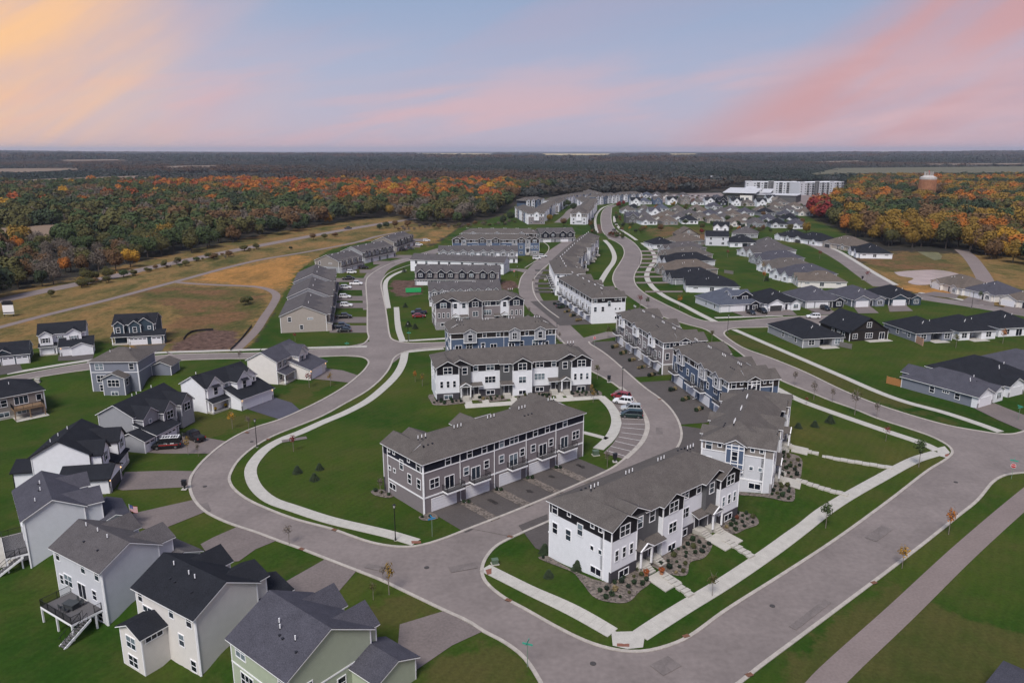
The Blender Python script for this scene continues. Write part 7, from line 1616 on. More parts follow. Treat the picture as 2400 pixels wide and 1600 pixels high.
def bed(org, ang, pts, n, where, grp, seed):
    poly = loc_poly(org, ang, pts); pc = catmull(poly+[poly[0]], 4)[:-1]
    tag(drape('rock_bed', pc, ROCK, .10, 1.5), kind='stuff', label='river rock bed before '+where)
    rr = random.Random(seed); xs = [p[0] for p in pc]; ys = [p[1] for p in pc]; got = []
    for _ in range(n*40):
        p = (rr.uniform(min(xs), max(xs)), rr.uniform(min(ys), max(ys)))
        if inpoly(p, pc) and min(seg_d(p, pc[i-1], pc[i]) for i in range(len(pc))) > .45 and all(math.hypot(p[0]-q[0], p[1]-q[1]) > 1.0 for q in got):
            lx = (p[0]-org[0])*math.cos(ang)+(p[1]-org[1])*math.sin(ang); ly = -(p[0]-org[0])*math.sin(ang)+(p[1]-org[1])*math.cos(ang)
            if 0 < ly < 12.2 and 0 < lx < 40: continue
            got.append(p); k = rr.choices((0, 1, 2, 3, 4), (6, 4, 3, .35, .5))[0]; shrub(p, k, rr.uniform(.55, 1.05), shl[k]+where, grp)
        if len(got) >= n: break
bed(oA, aA, [(30.2, -.2), (31.6, -.8), (31.2, 3), (31.2, 6), (32.5, 9), (33.8, 13), (31.5, 16), (28, 15.5), (25.5, 15.2), (24.2, 14.3), (24.4, 11), (30.2, 11.5)], 26, 'the corner block, left end', 'shrubs in the rock beds', 1)
bed(oA, aA, [(22.0, 10.5), (22.0, 15.0), (20, 17), (17, 15.5), (14.5, 16), (11.5, 15.2), (10.4, 14.5), (10.4, 10.5)], 24, 'the corner block, middle', 'shrubs in the rock beds', 2)
bed(oA, aA, [(5.4, 11), (5.4, 14.8), (2.5, 15.2), (-.8, 15.5), (-2.6, 13.5), (-1.0, 10.5), (.2, 10.5), (.2, 11.5)], 14, 'the corner block, right end', 'shrubs in the rock beds', 3)
oC, aC, LC = from_front((1022.4, 861.6), (1386, 841))
bed(oC, aC, [(37.4, 4), (38.6, 4), (39, 12), (38.6, 14.2), (36, 14.8), (33, 14.6), (31.2, 14.2), (31.2, 11.2), (37.4, 11.6)], 14, 'the white central block, left end', 'shrubs in the rock beds', 4)
bed(oC, aC, [(27.8, 10.6), (27.8, 14.2), (22, 14.4), (21.2, 14.2), (21.2, 10.6)], 14, 'the white central block, left recess', 'shrubs in the rock beds', 5)
bed(oC, aC, [(18.4, 11), (18.4, 14.4), (13, 14.6), (10.4, 14.2), (10.4, 10.6)], 12, 'the white central block, middle', 'shrubs in the rock beds', 6)
bed(oC, aC, [(5.6, 11.2), (5.6, 14.6), (2, 15), (-1.5, 15), (-2.5, 13), (-1, 10.4), (.2, 10.5), (.2, 11.6)], 14, 'the white central block, right end', 'shrubs in the rock beds', 7)
bed(o3, a3, [(30.3, 5), (31.5, 5), (31.8, 11), (31.5, 15.5), (28, 15.8), (25.4, 15.2), (25.2, 11), (30.2, 11.5)], 16, 'the pale grey block, near corner', 'shrubs in the rock beds', 8)
bed(o3, a3, [(22.4, 10.8), (22.4, 15.4), (16, 16), (10.4, 15), (10.4, 10.8)], 18, 'the pale grey block, middle', 'shrubs in the rock beds', 9)
bed(oB, aB, [(-.1, -.1), (-1.2, -.2), (-1.2, -1.8), (1.0, -2.6), (1.3, -.1)], 3, 'the mauve block, near corner', 'shrubs in the rock beds', 10)
bed(oB, aB, [(-.05, 9), (-.05, 12.5), (-1.8, 13.5), (-2.4, 12), (-1.0, 9)], 3, 'the mauve block, far corner', 'shrubs in the rock beds', 11)
for g in gB[:4]:
    for k in range(2):
        p = loc_poly(oB, aB, [(g+3.5+k*.6, -.9-k*.5)])[0]; shrub(p, random.choice((0, 1)), .8, 'small green shrub by the garage walls of the mauve block', 'shrubs by the garages')
for (o_, a_, l_), LL in ((frame((1446, 733), (1556, 801), 9.1), 37.5), (frame((1579, 813), (1709.4, 893), 9.1), 30.2), (frame((1310, 651), (1388, 698), 9.1), 43)):
    for i in range(int(LL/7.5)):
        for k in range(3):
            p = loc_poly(o_, a_, [(7.5*(i+.98)+k*.5, -2.2-k*.9)])[0]; shrub(p, random.choice((0, 1, 4)), 1.25, 'shrub on the rock strip in the paved court', 'shrubs in the courts')
# entry walks
def awalk(org, ang, pts, w): walk(loc_poly(org, ang, pts), w, dz=.14, smooth=False)
for u in (23.7, 7.2): awalk(oA, aA, [(u, 14.4), (u, 17.4)], 4.6) if False else tag(drape('entry_walk', loc_poly(oA, aA, [(u-1.9, 14.2), (u-1.9, 17.6), (u+1.6, 17.6), (u+1.6, 14.2)] if u > 20 else [(u-1.6, 13.2), (u-1.6, 16.8), (u+3.0, 16.8), (u+3.0, 13.2)]), CONC, .15, 1.5, thick=.15), kind='structure')
for u in (30.4, 26.4, 19.6, 8.5, 6.0): tag(drape('entry_walk', loc_poly(oC, aC, [(u-.8, 13.4), (u-.8, 16.0), (u+.8, 16.0), (u+.8, 13.4)]), CONC, .15, 1.5, thick=.15), kind='structure')
tag(drape('entry_walk', loc_poly(oC, aC, [(31.5, 15.0), (31.5, 16.8), (-2, 16.6), (-2, 14.9)]), CONC, .12, 1.5, thick=.12), kind='structure')
for u in (23.7, 7.0): tag(drape('entry_walk', loc_poly(o3, a3, [(u-1.8, 13.4), (u-1.8, 16.4), (u+1.8, 16.4), (u+1.8, 13.4)]), CONC, .15, 1.5, thick=.15), kind='structure')
# slab steps down the lawns: each slab a part of its flight
def flight(px0, px1, n, lab, w=1.25):
    A_, B_ = GH(*px0), GH(*px1); L = math.hypot(B_[0]-A_[0], B_[1]-A_[1]); an = math.atan2(B_[1]-A_[1], B_[0]-A_[0]); r = empty('slab_steps', (*A_, hgt(*A_)), an, lab, 'steps', 'slab steps across the lawns')
    key = ('slab', n, round(L, 1)); b = MB(); b.box(.02, L/n-.03, -w/2, w/2, -.3, .12, CONC); me = b.mesh('slab')
    for i in range(n):
        q = (A_[0]+(B_[0]-A_[0])*(i+.5)/n, A_[1]+(B_[1]-A_[1])*(i+.5)/n); o = link('slab', me, r, (L*i/n, (.10 if i % 2 else -.05), hgt(*q)-hgt(*A_)+.16))
flight((1552, 1347), (1621, 1398), 7, 'slab steps from the corner block left porch to the pavement'); flight((1697, 1265), (1764, 1307), 7, 'slab steps from the corner block right porch to the pavement'); flight((1886, 1057), (2092, 1098), 12, 'long slab path from the pale grey block across the lawn'); flight((1865, 1125), (1988, 1161), 9, 'slab path from the stone-based end of the pale grey block')
# pumpkins and mums on the porches
for (u, y), lab in (((27.0, 13.6), 'russet potted plant on the corner block porch'), ((24.9, 14.6), 'orange potted mums beside the corner block steps')):
    p = loc_poly(oA, aA, [(u-2, y+.4)])[0]; r = empty('potted_plant', (p[0], p[1], hgt(*p)+.5), 0, lab, 'plant pot', 'autumn pots'); b = MB(); b.tube((0, 0, -.4), (0, 0, .12), .22, .3, RUST, 10); b.build('pot', r); link('foliage', leafball(90, .4, .7, mat('mums', (.26, .07, .02), .9, .3, 8), .12, 77), r, (0, 0, .1))
for x, lab in ((9.6, 'yellow potted mums at the left of the white farmhouse porch'), (12.6, 'yellow potted mums at the right of the white farmhouse porch')):
    c_, s_ = math.cos(R(-118.6)), math.sin(R(-118.6)); O5 = (-76.21-14*c_, 167.15-14*s_); p = (O5[0]+x*c_-9.0*s_, O5[1]+x*s_+9.0*c_); r = empty('potted_plant', (p[0], p[1], .4), 0, lab, 'plant pot', 'autumn pots'); b = MB(); b.tube((0, 0, 0), (0, 0, .35), .22, .28, DARKTRIM, 10); b.build('pot', r); link('foliage', leafball(90, .42, .6, mat('yellow_mums', (.48, .30, .02), .9, .2, 8), .12, 78), r, (0, 0, .3))

# ================================================================== TREES
def leafm(n, c_):
    m = mat(n, c_, .9, .30, .35, fine=(2.2, .22), spec=.1); return m
LM = {'green': leafm('leaf_green', (.052, .074, .030)), 'deep': leafm('leaf_deep_green', (.038, .053, .029)), 'olive': leafm('leaf_olive', (.082, .078, .030)), 'bare': leafm('twig_grey', (.13, .108, .088)), 'brown': leafm('leaf_brown', (.125, .074, .038)), 'orange': leafm('leaf_orange', (.32, .115, .026)), 'rust': leafm('leaf_rust', (.26, .070, .026)), 'yellow': leafm('leaf_yellow', (.36, .20, .03)), 'gold': leafm('leaf_gold', (.20, .125, .028)), 'red': leafm('leaf_red', (.17, .028, .028))}
def crown_arrays(n, rx, rz, zc, sz, seed, lumps=9):
    rg = np.random.default_rng(seed)
    lc = rg.normal(size=(lumps, 3)); lc /= np.linalg.norm(lc, axis=1)[:, None]; lc *= rg.uniform(.25, .72, (lumps, 1)); lc[:, 2] = np.abs(lc[:, 2])*1.1-.35
    lr = rg.uniform(.32, .55, lumps)
    k = rg.integers(0, lumps, n); v = rg.normal(size=(n, 3)); v /= np.linalg.norm(v, axis=1)[:, None]
    p = lc[k]+v*(lr[k]*rg.uniform(.72, 1.03, n))[:, None]
    P = p*np.array([rx, rx, rz])+np.array([0, 0, zc])
    nrm = v+rg.normal(size=(n, 3))*.30+np.array([0, 0, .25]); nrm /= np.linalg.norm(nrm, axis=1)[:, None]
    e = np.cross(nrm, rg.normal(size=(n, 3))); e /= np.linalg.norm(e, axis=1)[:, None]+1e-9; f = np.cross(nrm, e)
    s = sz*rg.uniform(.55, 1.35, (n, 1))
    V = np.stack([P-e*s-f*s*.7, P+e*s-f*s*.7, P+e*s+f*s*.7, P-e*s+f*s*.7], 1).reshape(-1, 3); return V
def quads_mesh(name, V, m):
    me = bpy.data.meshes.new(name); n = len(V)//4
    me.vertices.add(len(V)); me.vertices.foreach_set('co', V.astype(np.float32).reshape(-1)); me.loops.add(len(V)); me.loops.foreach_set('vertex_index', np.arange(len(V), dtype=np.int32))
    me.polygons.add(n); me.polygons.foreach_set('loop_start', np.arange(n)*4); me.polygons.foreach_set('loop_total', np.full(n, 4)); me.materials.append(m); me.update(); return me
def trunk_mesh(h, r, seed, m, limbs=5):
    rg = random.Random(seed); b = MB(); b.tube((0, 0, -.3), (0, 0, h*.55), r, r*.65, m, 7); b.tube((0, 0, h*.55), (rg.uniform(-.3, .3), rg.uniform(-.3, .3), h), r*.65, r*.2, m, 6)
    for k in range(limbs):
        a = rg.uniform(0, 6.28); z = h*rg.uniform(.35, .7); L = h*rg.uniform(.22, .4); b.tube((0, 0, z), (math.cos(a)*L*.8, math.sin(a)*L*.8, z+L*.75), r*.4, r*.1, m, 5)
    return b.mesh('trunk')
TT = [trunk_mesh(11, .28, s, BARK, 6) for s in range(3)]
TV = {k: [quads_mesh('crown', crown_arrays(2600 if k != 'bare' else 1500, 5.2, 5.9, 7.4, .30 if k != 'bare' else .20, 100*i+s, 12), LM[k]) for s in range(3)] for i, k in enumerate(LM)}
tdesc = {'green': 'mid green broadleaf tree', 'deep': 'dark green broadleaf tree', 'olive': 'olive green thinning tree', 'bare': 'grey nearly leafless tree', 'brown': 'brown-leaved oak', 'orange': 'orange autumn tree', 'rust': 'rust-red autumn tree', 'yellow': 'bright yellow autumn tree', 'gold': 'golden autumn tree', 'red': 'deep red tree'}
def tree(P, k, s, where, grp, name='tree', zs=1.0):
    r = empty(name, (P[0], P[1], hgt(*P)), random.uniform(0, 6.28), ('tall ' if s > 1.12 else 'small ' if s < .36 else '')+tdesc[k]+' '+where, 'tree', grp); r.scale = (s, s, s*zs)
    link('trunk', random.choice(TT), r); link('crown', random.choice(TV[k]), r); return r
# street saplings
SAPT = []
for s in range(3):
    b = MB(); b.tube((0, 0, 0), (0, 0, 3.2), .05, .02, BARKP, 6); rg = random.Random(s)
    for k in range(10): a = rg.uniform(0, 6.28); z = rg.uniform(1.2, 2.8); L = rg.uniform(.5, 1.1); b.tube((0, 0, z), (math.cos(a)*L*.5, math.sin(a)*L*.5, z+L), .02, .006, BARKP, 4)
    SAPT.append(b.mesh('trunk'))
SAPC = {k: [quads_mesh('crown', crown_arrays(n, .85, 1.25, 2.7, .085, 900+7*i+s, 12), LM[k]) for s in range(2)] for i, (k, n) in enumerate((('yellow', 170), ('gold', 110), ('green', 260), ('red', 120), ('bare', 110), ('olive', 150), ('orange', 140)))}
skind = {'yellow': 'bright yellow sapling', 'gold': 'sparse golden sapling', 'green': 'leafy green sapling', 'red': 'reddish sapling', 'bare': 'bare twiggy sapling', 'olive': 'thin olive sapling', 'orange': 'orange sapling'}
def sapling(px, k, s, where):
    P = GH(*px); r = empty('sapling', (*P, hgt(*P)), random.uniform(0, 6), skind[k]+' '+where, 'tree', 'young street trees'); r.scale = (s, s, s)
    link('trunk', random.choice(SAPT), r); link('crown', random.choice(SAPC[k]), r); b = MB()
for px, k, s, w in (((545, 1005), 'yellow', 1.15, 'on the lawn of the white farmhouse'), ((583, 1005), 'bare', .9, 'right of the yellow one by the farmhouse'), ((725, 908), 'red', 1.25, 'before the cream-white house porch'), ((775, 905), 'gold', 1.1, 'beside the cream-white house drive'), ((688, 1058), 'red', 1.1, 'by the inner pavement of the left curve'), ((441, 1065), 'gold', 1.1, 'beside the black van'), ((465, 1069), 'bare', .8, 'at the kerb of the black van drive'),
    ((892, 1160), 'bare', 1.0, 'on the lawn left of the mauve block'), ((912, 1393), 'gold', 1.35, 'on the lawn beside the green house drive'), ((898, 1362), 'bare', .7, 'at the kerb above the green house'), ((678, 1276), 'bare', 1.0, 'between two drives of the left curve'), ((875, 1405), 'olive', .8, 'low on the lawn behind the green house'), ((1669, 1397), 'olive', 1.0, 'on the verge beside the lower pavement'), ((1935, 1237), 'green', 1.3, 'on the verge by the big street'), ((2153, 1094), 'green', 1.6, 'on the corner verge of the big street'),
    ((2114, 1331), 'yellow', 1.1, 'between the street and the trail'), ((2223, 1252), 'orange', 1.3, 'beyond the yellow one along the trail'), ((1862, 904), 'bare', 1.2, 'first on the verge behind the blue block'), ((1907, 936), 'bare', 1.35, 'second on the verge behind the blue block'), ((1950, 943), 'bare', 1.1, 'third on the verge behind the blue block'), ((2003, 972), 'bare', 1.7, 'tallest on the verge behind the blue block'), ((2054, 979), 'bare', 1.1, 'last on the verge behind the blue block'), ((2076, 1033), 'red', 1.0, 'beside the diagonal pavement'), ((1890, 948), 'red', .6, 'at the upper diagonal pavement'),
    ((1593, 722), 'orange', 1.5, 'beside the avenue pavement'), ((1500, 722), 'red', 1.6, 'at the end of the white lane block'), ((1517, 720), 'green', 1.2, 'right of the red one on the avenue'), ((1425, 793), 'olive', 1.2, 'on the small corner verge of the lane'), ((1668, 802), 'olive', 1.2, 'between the two court blocks'), ((1400, 888), 'olive', 1.2, 'at the right end of the white central block'), ((1390, 943), 'gold', 1.0, 'on the lawn by the curved parking pavement'), ((1386, 932), 'gold', 1.0, 'in the bed at the right end of the white central block'),
    ((1240, 742), 'bare', 1.1, 'right of the mauve townhouses on the lane'), ((1310, 802), 'bare', 1.0, 'at the right end of the blue and brown block'), ((1250, 668), 'bare', .9, 'on the lane bend'), ((1345, 722), 'olive', 1.0, 'on the court verge'), ((990, 905), 'gold', 1.0, 'on the lawn left of the white central block'), ((973, 895), 'orange', .9, 'left on the lawn before the white central block'), ((1423, 1095), 'bare', 1.0, 'beside the lowest parking bay'), ((563, 848), 'bare', 1.0, 'at the side street before the cream-white house'), ((692, 800), 'red', .9, 'at the beige end house'),
    ((1640, 684), 'olive', 1.0, 'at the white twin-gabled villa'), ((1790, 660), 'orange', 1.5, 'at the lower end of the long green'), ((1787, 640), 'gold', 1.6, 'in the middle of the long green'), ((1705, 603), 'red', 1.3, 'at the upper left of the long green'), ((1921, 606), 'red', 1.4, 'on the curved street beside the grey villas'), ((2031, 660), 'red', 1.6, 'on the curved street near the mailbox cluster'), ((1476, 545), 'yellow', 1.4, 'at the planted island of the avenue'), ((1865, 790), 'bare', .8, 'at the avenue pavement corner'), ((1903, 744), 'bare', .8, 'beside the white car on the side street'), ((2240, 815), 'olive', 1.3, 'beside the white villa terrace'), ((2350, 805), 'orange', 1.4, 'at the patio covers on the right edge'), ((2295, 708), 'green', 1.3, 'before the cream villas on the curved street')): sapling(px, k, s, w)
# small evergreens dotted on the lawns
CON = MB(); rg = np.random.default_rng(5)
for _ in range(420):
    z = rg.uniform(.05, 1.0)**1.2; a = rg.uniform(0, 6.28); rad = ((1-z)*.55+.06)*rg.uniform(.5, 1.2); c_ = np.array([math.cos(a)*rad, math.sin(a)*rad, z*1.5]); e = np.array([math.cos(a), math.sin(a), -.35])*.16; f = np.array([-math.sin(a), math.cos(a), 0])*.06
    CON.add([tuple(c_-e-f), tuple(c_+e-f), tuple(c_+e+f), tuple(c_-e+f)], [(0, 1, 2, 3)], LM['deep'])
CONM = CON.mesh('foliage')
for px, s, w in (((697, 1108), 1.25, 'on the lawn inside the left curve, first'), ((749, 1100), 1.1, 'on the lawn inside the left curve, second'), ((737, 1125), 1.2, 'on the lawn inside the left curve, lowest'), ((1277, 1296), 1.3, 'at the garage corner of the corner block'), ((1354, 1336), 1.3, 'beside the end wall of the corner block'), ((1286, 1352), 1.0, 'on the corner lawn'), ((1549, 876), 1.5, 'at the near corner of the grey court block'), ((1909, 1001), 1.3, 'on the lawn beside the diagonal pavement, left'), ((1945, 990), 1.5, 'on the lawn beside the diagonal pavement, right'), ((1870, 1010), 1.6, 'close to the pale grey block'), ((950, 720), 1.5, 'behind the street lamp at the left crossing'), ((957, 765), 1.7, 'on the lawn above the left crossing'), ((973, 770), 1.5, 'right of the evergreen above the left crossing'), ((947, 638), 1.7, 'by the bend of the inner pavement'), ((1797, 658), 1.8, 'beside the orange sapling on the long green'), ((1130, 1152), .8, 'small, on the lawn near the mauve block')):
    P = GH(*px); o = link('evergreen_shrub', CONM, None, (*P, hgt(*P)), random.uniform(0, 6)); o.scale = (s*1.05, s*1.05, s*.78); tag(o, 'small dark evergreen '+w, 'shrub', 'evergreens on the lawns')
# hedgerow bushes and lone trees
for (px, k, s, w) in ([((205, 662), 'olive', .62, 'beside the highway, leftmost big bush'), ((190, 668), 'gold', .5, 'beside the highway bush clump, left'), ((222, 660), 'olive', .6, 'beside the highway bush clump, middle'), ((255, 655), 'olive', .6, 'beside the highway bush clump, right'), ((290, 650), 'green', .55, 'beside the highway gap'), ((120, 696), 'olive', .35, 'on the prairie side of the highway'), ((385, 628), 'olive', .4, 'beyond the highway bushes'), ((418, 620), 'olive', .45, 'by the highway, solitary'), ((460, 612), 'brown', .35, 'by the highway past the solitary bush'), ((490, 606), 'olive', .5, 'by the highway, yellowish'), ((505, 604), 'brown', .35, 'by the highway, low'), ((575, 715), 'olive', .45, 'in the hollow of the prairie'), ((583, 710), 'green', .35, 'in the hollow of the prairie, right'), ((70, 572), 'deep', .45, 'in the pale clearing, left'), ((90, 568), 'deep', .5, 'in the pale clearing, right'), ((145, 566), 'deep', .45, 'in the pale clearing, farthest'),
    ((682, 585), 'deep', .3, 'on the verge of the highway bend'), ((735, 562), 'brown', .5, 'between highway and prairie, left'), ((760, 560), 'olive', .5, 'between highway and prairie, middle'), ((785, 556), 'brown', .5, 'between highway and prairie, right'), ((890, 538), 'deep', .6, 'behind the last row houses, left'), ((905, 535), 'deep', .6, 'behind the last row houses, right'), ((925, 534), 'brown', .6, 'behind the last row houses, low'), ((955, 532), 'brown', .7, 'on the meadow beyond the row houses')]): tree(G(*px), k, s, w, 'bushes by the highway', 'bush', zs=random.uniform(.6, .9))
for i in range(40):
    q = random.choice((.05, .12, .3, .42, .55, .7, .8, .93))+random.gauss(0, .03); px = (180+q*440, 672-q*90+random.uniform(-3, 6)); tree(G(*px), random.choice(('olive', 'olive', 'brown', 'green', 'bare')), random.choice((.16, .25, .34, .5))*random.uniform(.8, 1.2), 'in the hedgerow between highway and prairie trail', 'hedgerow bushes', 'bush', zs=random.uniform(.5, .85))
for i in range(26):
    px = (930+i*11+random.uniform(-5, 5), 540-i*.6+random.uniform(-3, 3)); tree(G(*px), random.choice(('brown', 'olive', 'bare')), random.uniform(.3, .5), 'in the scrub between the row houses and the wood', 'scrub bushes', 'bush', zs=random.uniform(.5, .8))
# yard trees of the far estate
ey = 'yard trees of the far estate'
for i in range(105):
    x = random.uniform(1470, 1880); y = random.uniform(468, 548)
    P = G(x, y); tree(P, random.choices(('green', 'olive', 'brown', 'red', 'orange', 'gold', 'deep'), (6, 5, 4, .7, .5, 1.5, 5))[0], random.uniform(.30, .58), 'among the houses of the far estate', ey)
for i in range(50):
    t_ = random.random(); P = G(1395+t_*-25+random.uniform(-4, 4) if i % 2 else 1448+random.uniform(-6, 14), 560-t_*80); tree(P, random.choice(('green', 'olive', 'brown', 'green', 'deep')), random.uniform(.2, .36), 'along the far avenue pavements', 'trees of the far avenue')
for px, k, s in (((1345, 497), 'deep', .8), ((1320, 490), 'deep', .8), ((1328, 487), 'green', .8), ((1288, 520), 'gold', .6), ((1320, 530), 'brown', .6), ((1180, 527), 'deep', .75), ((1198, 518), 'deep', .75), ((1226, 512), 'red', .7), ((1890, 548), 'gold', .7), ((1852, 545), 'olive', .6), ((1450, 487), 'red', .6), ((1462, 482), 'red', .5)): tree(G(*px), k, s, 'standing clear beside the far lane' if px[0] < 1400 else 'standing at the edge of the far estate', 'lone trees by the far lanes')

for g, ys in ((11.3, (-3.2, -4.4)), (25.9, (-3.0,)), (33.3, (-2.6, -3.6)), (18.7, (-5.0,))):      # oil stains on the garage drives
    for y in ys:
        q = [(g+.3+.55*math.cos(a)*random.uniform(.6, 1.2), y+.8*math.sin(a)*random.uniform(.6, 1.2)) for a in [k*.628 for k in range(10)]]
        o = drape('oil_stain', loc_poly(oB, aB, q), mat('oil_stain', (.030, .026, .025), .8, .3, 2), .075, 3)
# ================================================================== WOODS
def PXof(X, Y, Z=0.0):
    f = Y*math.cos(PITCH)+(CAM_H-Z)*math.sin(PITCH); u = Y*math.sin(PITCH)-(CAM_H-Z)*math.cos(PITCH); return CX+FPX*X/f, CY-FPX*u/f
LEFTW = GP([(-700, 1000), (-200, 770), (0, 697), (60, 682), (165, 660), (270, 637), (335, 619), (430, 598), (560, 566), (700, 543), (760, 528), (860, 513), (930, 508), (985, 528), (1075, 527), (1150, 508), (1195, 488), (1212, 462), (1300, 448), (1330, 440), (900, 437), (0, 438), (-700, 438)])
RIGHTW = GP([(1886, 556), (1898, 520), (1900, 490), (1960, 462), (1985, 452), (1985, 440), (2040, 424), (2500, 424), (3200, 440), (3200, 720), (2700, 660), (2420, 628), (2330, 612), (2270, 590), (2180, 582), (2090, 580), (2030, 562), (1960, 548)])
CLEAR = [GP([(1480, 454), (1640, 450), (1700, 438), (1760, 430), (1990, 430), (1990, 458), (1900, 505), (1880, 548), (1480, 560)])] + PALEF + FIELDG + FARF + [GP([(970, 363.6), (1160, 363.6), (1160, 371), (980, 371)]), GP([(1255, 363.6), (1450, 363.6), (1430, 372), (1265, 372)]), GP([(1558, 364.6), (1650, 364.6), (1640, 372), (1570, 372)])] + [LAWN, GP([(2122, 478), (2222, 478), (2212, 457), (2130, 457)]), GP([(1640, 428), (1690, 428), (1690, 420), (1645, 420)])]
def scatter(poly, sp, rgs):
    xs = [p[0] for p in poly]; ys = [p[1] for p in poly]
    gx_, gy_ = np.meshgrid(np.arange(min(xs), max(xs), sp), np.arange(min(ys), max(ys), sp)); X = (gx_+rgs.uniform(-.45, .45, gx_.shape)*sp).ravel(); Y = (gy_+rgs.uniform(-.45, .45, gy_.shape)*sp).ravel()
    m = vin(X, Y, poly)
    m &= np.abs(X) < .74*Y+60
    for q in CLEAR: m &= ~vin(X, Y, q)
    return X[m], Y[m]
kinds = list(LM)
KI = {k: i for i, k in enumerate(kinds)}
rgw = np.random.default_rng(21)
def nz(X, Y, s, ph): return .5+.25*(np.sin(X/s+ph)*np.cos(Y/s*1.3-ph*.7)+np.sin((X+Y)/s*.63+2*ph))
def choose(X, Y, side):
    out = []
    a = nz(X, Y, 46, 1.7); b_ = nz(X, Y, 27, 4.1)
    for x, y, p, q in zip(X, Y, a, b_):
        u = rgw.random(); px, py = PXof(x, y, 6)
        if side == 'L':
            band = max(0, min(1, (px-250)/300))*max(0, min(1, (1280-px)/120))*max(0, min(1, (488-py)/40))
            if u < band*(.14+.88*p): k = rgw.choice(['orange', 'rust', 'rust', 'gold', 'orange', 'brown'])
            elif q > .62: k = rgw.choice(['deep', 'green', 'green', 'olive', 'olive'])
            elif q > .40: k = rgw.choice(['green', 'olive', 'olive', 'bare', 'brown'])
            else: k = rgw.choice(['bare', 'olive', 'bare', 'brown', 'green', 'deep'])
            if rgw.random() < .018: k = rgw.choice(['orange', 'yellow', 'gold', 'rust'])
        else:
            if p > .46: k = rgw.choice(['gold', 'orange', 'gold', 'olive', 'brown', 'gold', 'brown'])
            elif p > .30: k = rgw.choice(['olive', 'brown', 'gold', 'deep', 'green', 'brown'])
            else: k = rgw.choice(['deep', 'green', 'olive', 'brown', 'deep'])
            if px < 1935 and py > 480: k = rgw.choice(['red', 'red', 'rust', 'brown'])
        out.append(k)
    return out
xl, yl = scatter(LEFTW, 11.0, rgw); kl = choose(xl, yl, 'L'); xr, yr = scatter(RIGHTW, 11.0, rgw); kr = choose(xr, yr, 'R')
AX = np.concatenate([xl, xr]); AY = np.concatenate([yl, yr]); AK = kl+kr; side = ['left']*len(xl)+['right']*len(xr)
vis = np.abs(AX) < .665*AY
order = np.argsort(np.where(vis, np.hypot(AX, AY), 1e9))
# frontmost trees: a share from each wood, each its own thing
pick = [i for i in order if side[i] == 'left'][:95] + [i for i in order if side[i] == 'right'][:70]
tops = set(pick)
for i in pick:
    qx, qy = PXof(AX[i], AY[i]); wh = (('opposite the notice board' if qx < 300 else 'across the highway from the prairie trail' if qx < 650 else 'behind the bending row houses' if qx < 960 else 'behind the lane blocks') if side[i] == 'left' else ('beside the far estate' if qx < 2010 else 'behind the pond meadow' if qx < 2240 else 'near the blazing yellow tree'))
    tree((AX[i], AY[i]), AK[i], float(rgw.uniform(.85, 1.4))*(1.15 if side[i] == 'right' else 1)*(.8 if qx < 330 and qy > 590 else 1), 'at the wood front '+wh, 'trees at the front of the %s wood' % side[i])
tree(G(2352, 600), 'yellow', 1.35, 'blazing at the front of the right wood', None, zs=1.15); tree(G(2335, 606), 'yellow', 1.0, 'small, beside the blazing yellow tree', None)
tree(G(362, 596), 'orange', 1.1, 'round and alone in colour before the left wood', None); tree(G(1092, 500), 'yellow', 1.0, 'slender, before the dark wood behind the lane', None, zs=1.2)
rest = [i for i in range(len(AX)) if i not in tops]
# source trees for the mass of the woods (kept out of the scene, drawn through the node tree)
src = bpy.data.collections.new('woodland_sources')
for i, k in enumerate(kinds):
    V = crown_arrays(1000 if k != 'bare' else 700, 5.2, 5.9, 7.4, .50 if k != 'bare' else .32, 700+i, 12); me = quads_mesh('wood_%02d' % i, V, LM[k]); o = bpy.data.objects.new('wood_%02d' % i, me); src.objects.link(o)
FARM = [leafm('far_wood_dark', (.030, .041, .036)), leafm('far_wood_grey', (.046, .050, .048)), leafm('far_wood_brown', (.058, .050, .041)), leafm('far_wood_rust', (.082, .052, .036))]
for i, m in enumerate(FARM):
    Vs = []
    rgc = np.random.default_rng(40+i)
    for q in range(8):
        V = crown_arrays(130, 6.5, 5.4, 7.0, 1.15, 800+10*i+q, 6); s_ = rgc.uniform(.75, 1.2); V = V*s_+np.array([rgc.uniform(-13, 13), rgc.uniform(-13, 13), 0]); Vs.append(V)
    me = quads_mesh('wood_%02d' % (20+i), np.concatenate(Vs), m); o = bpy.data.objects.new('wood_%02d' % (20+i), me); src.objects.link(o)
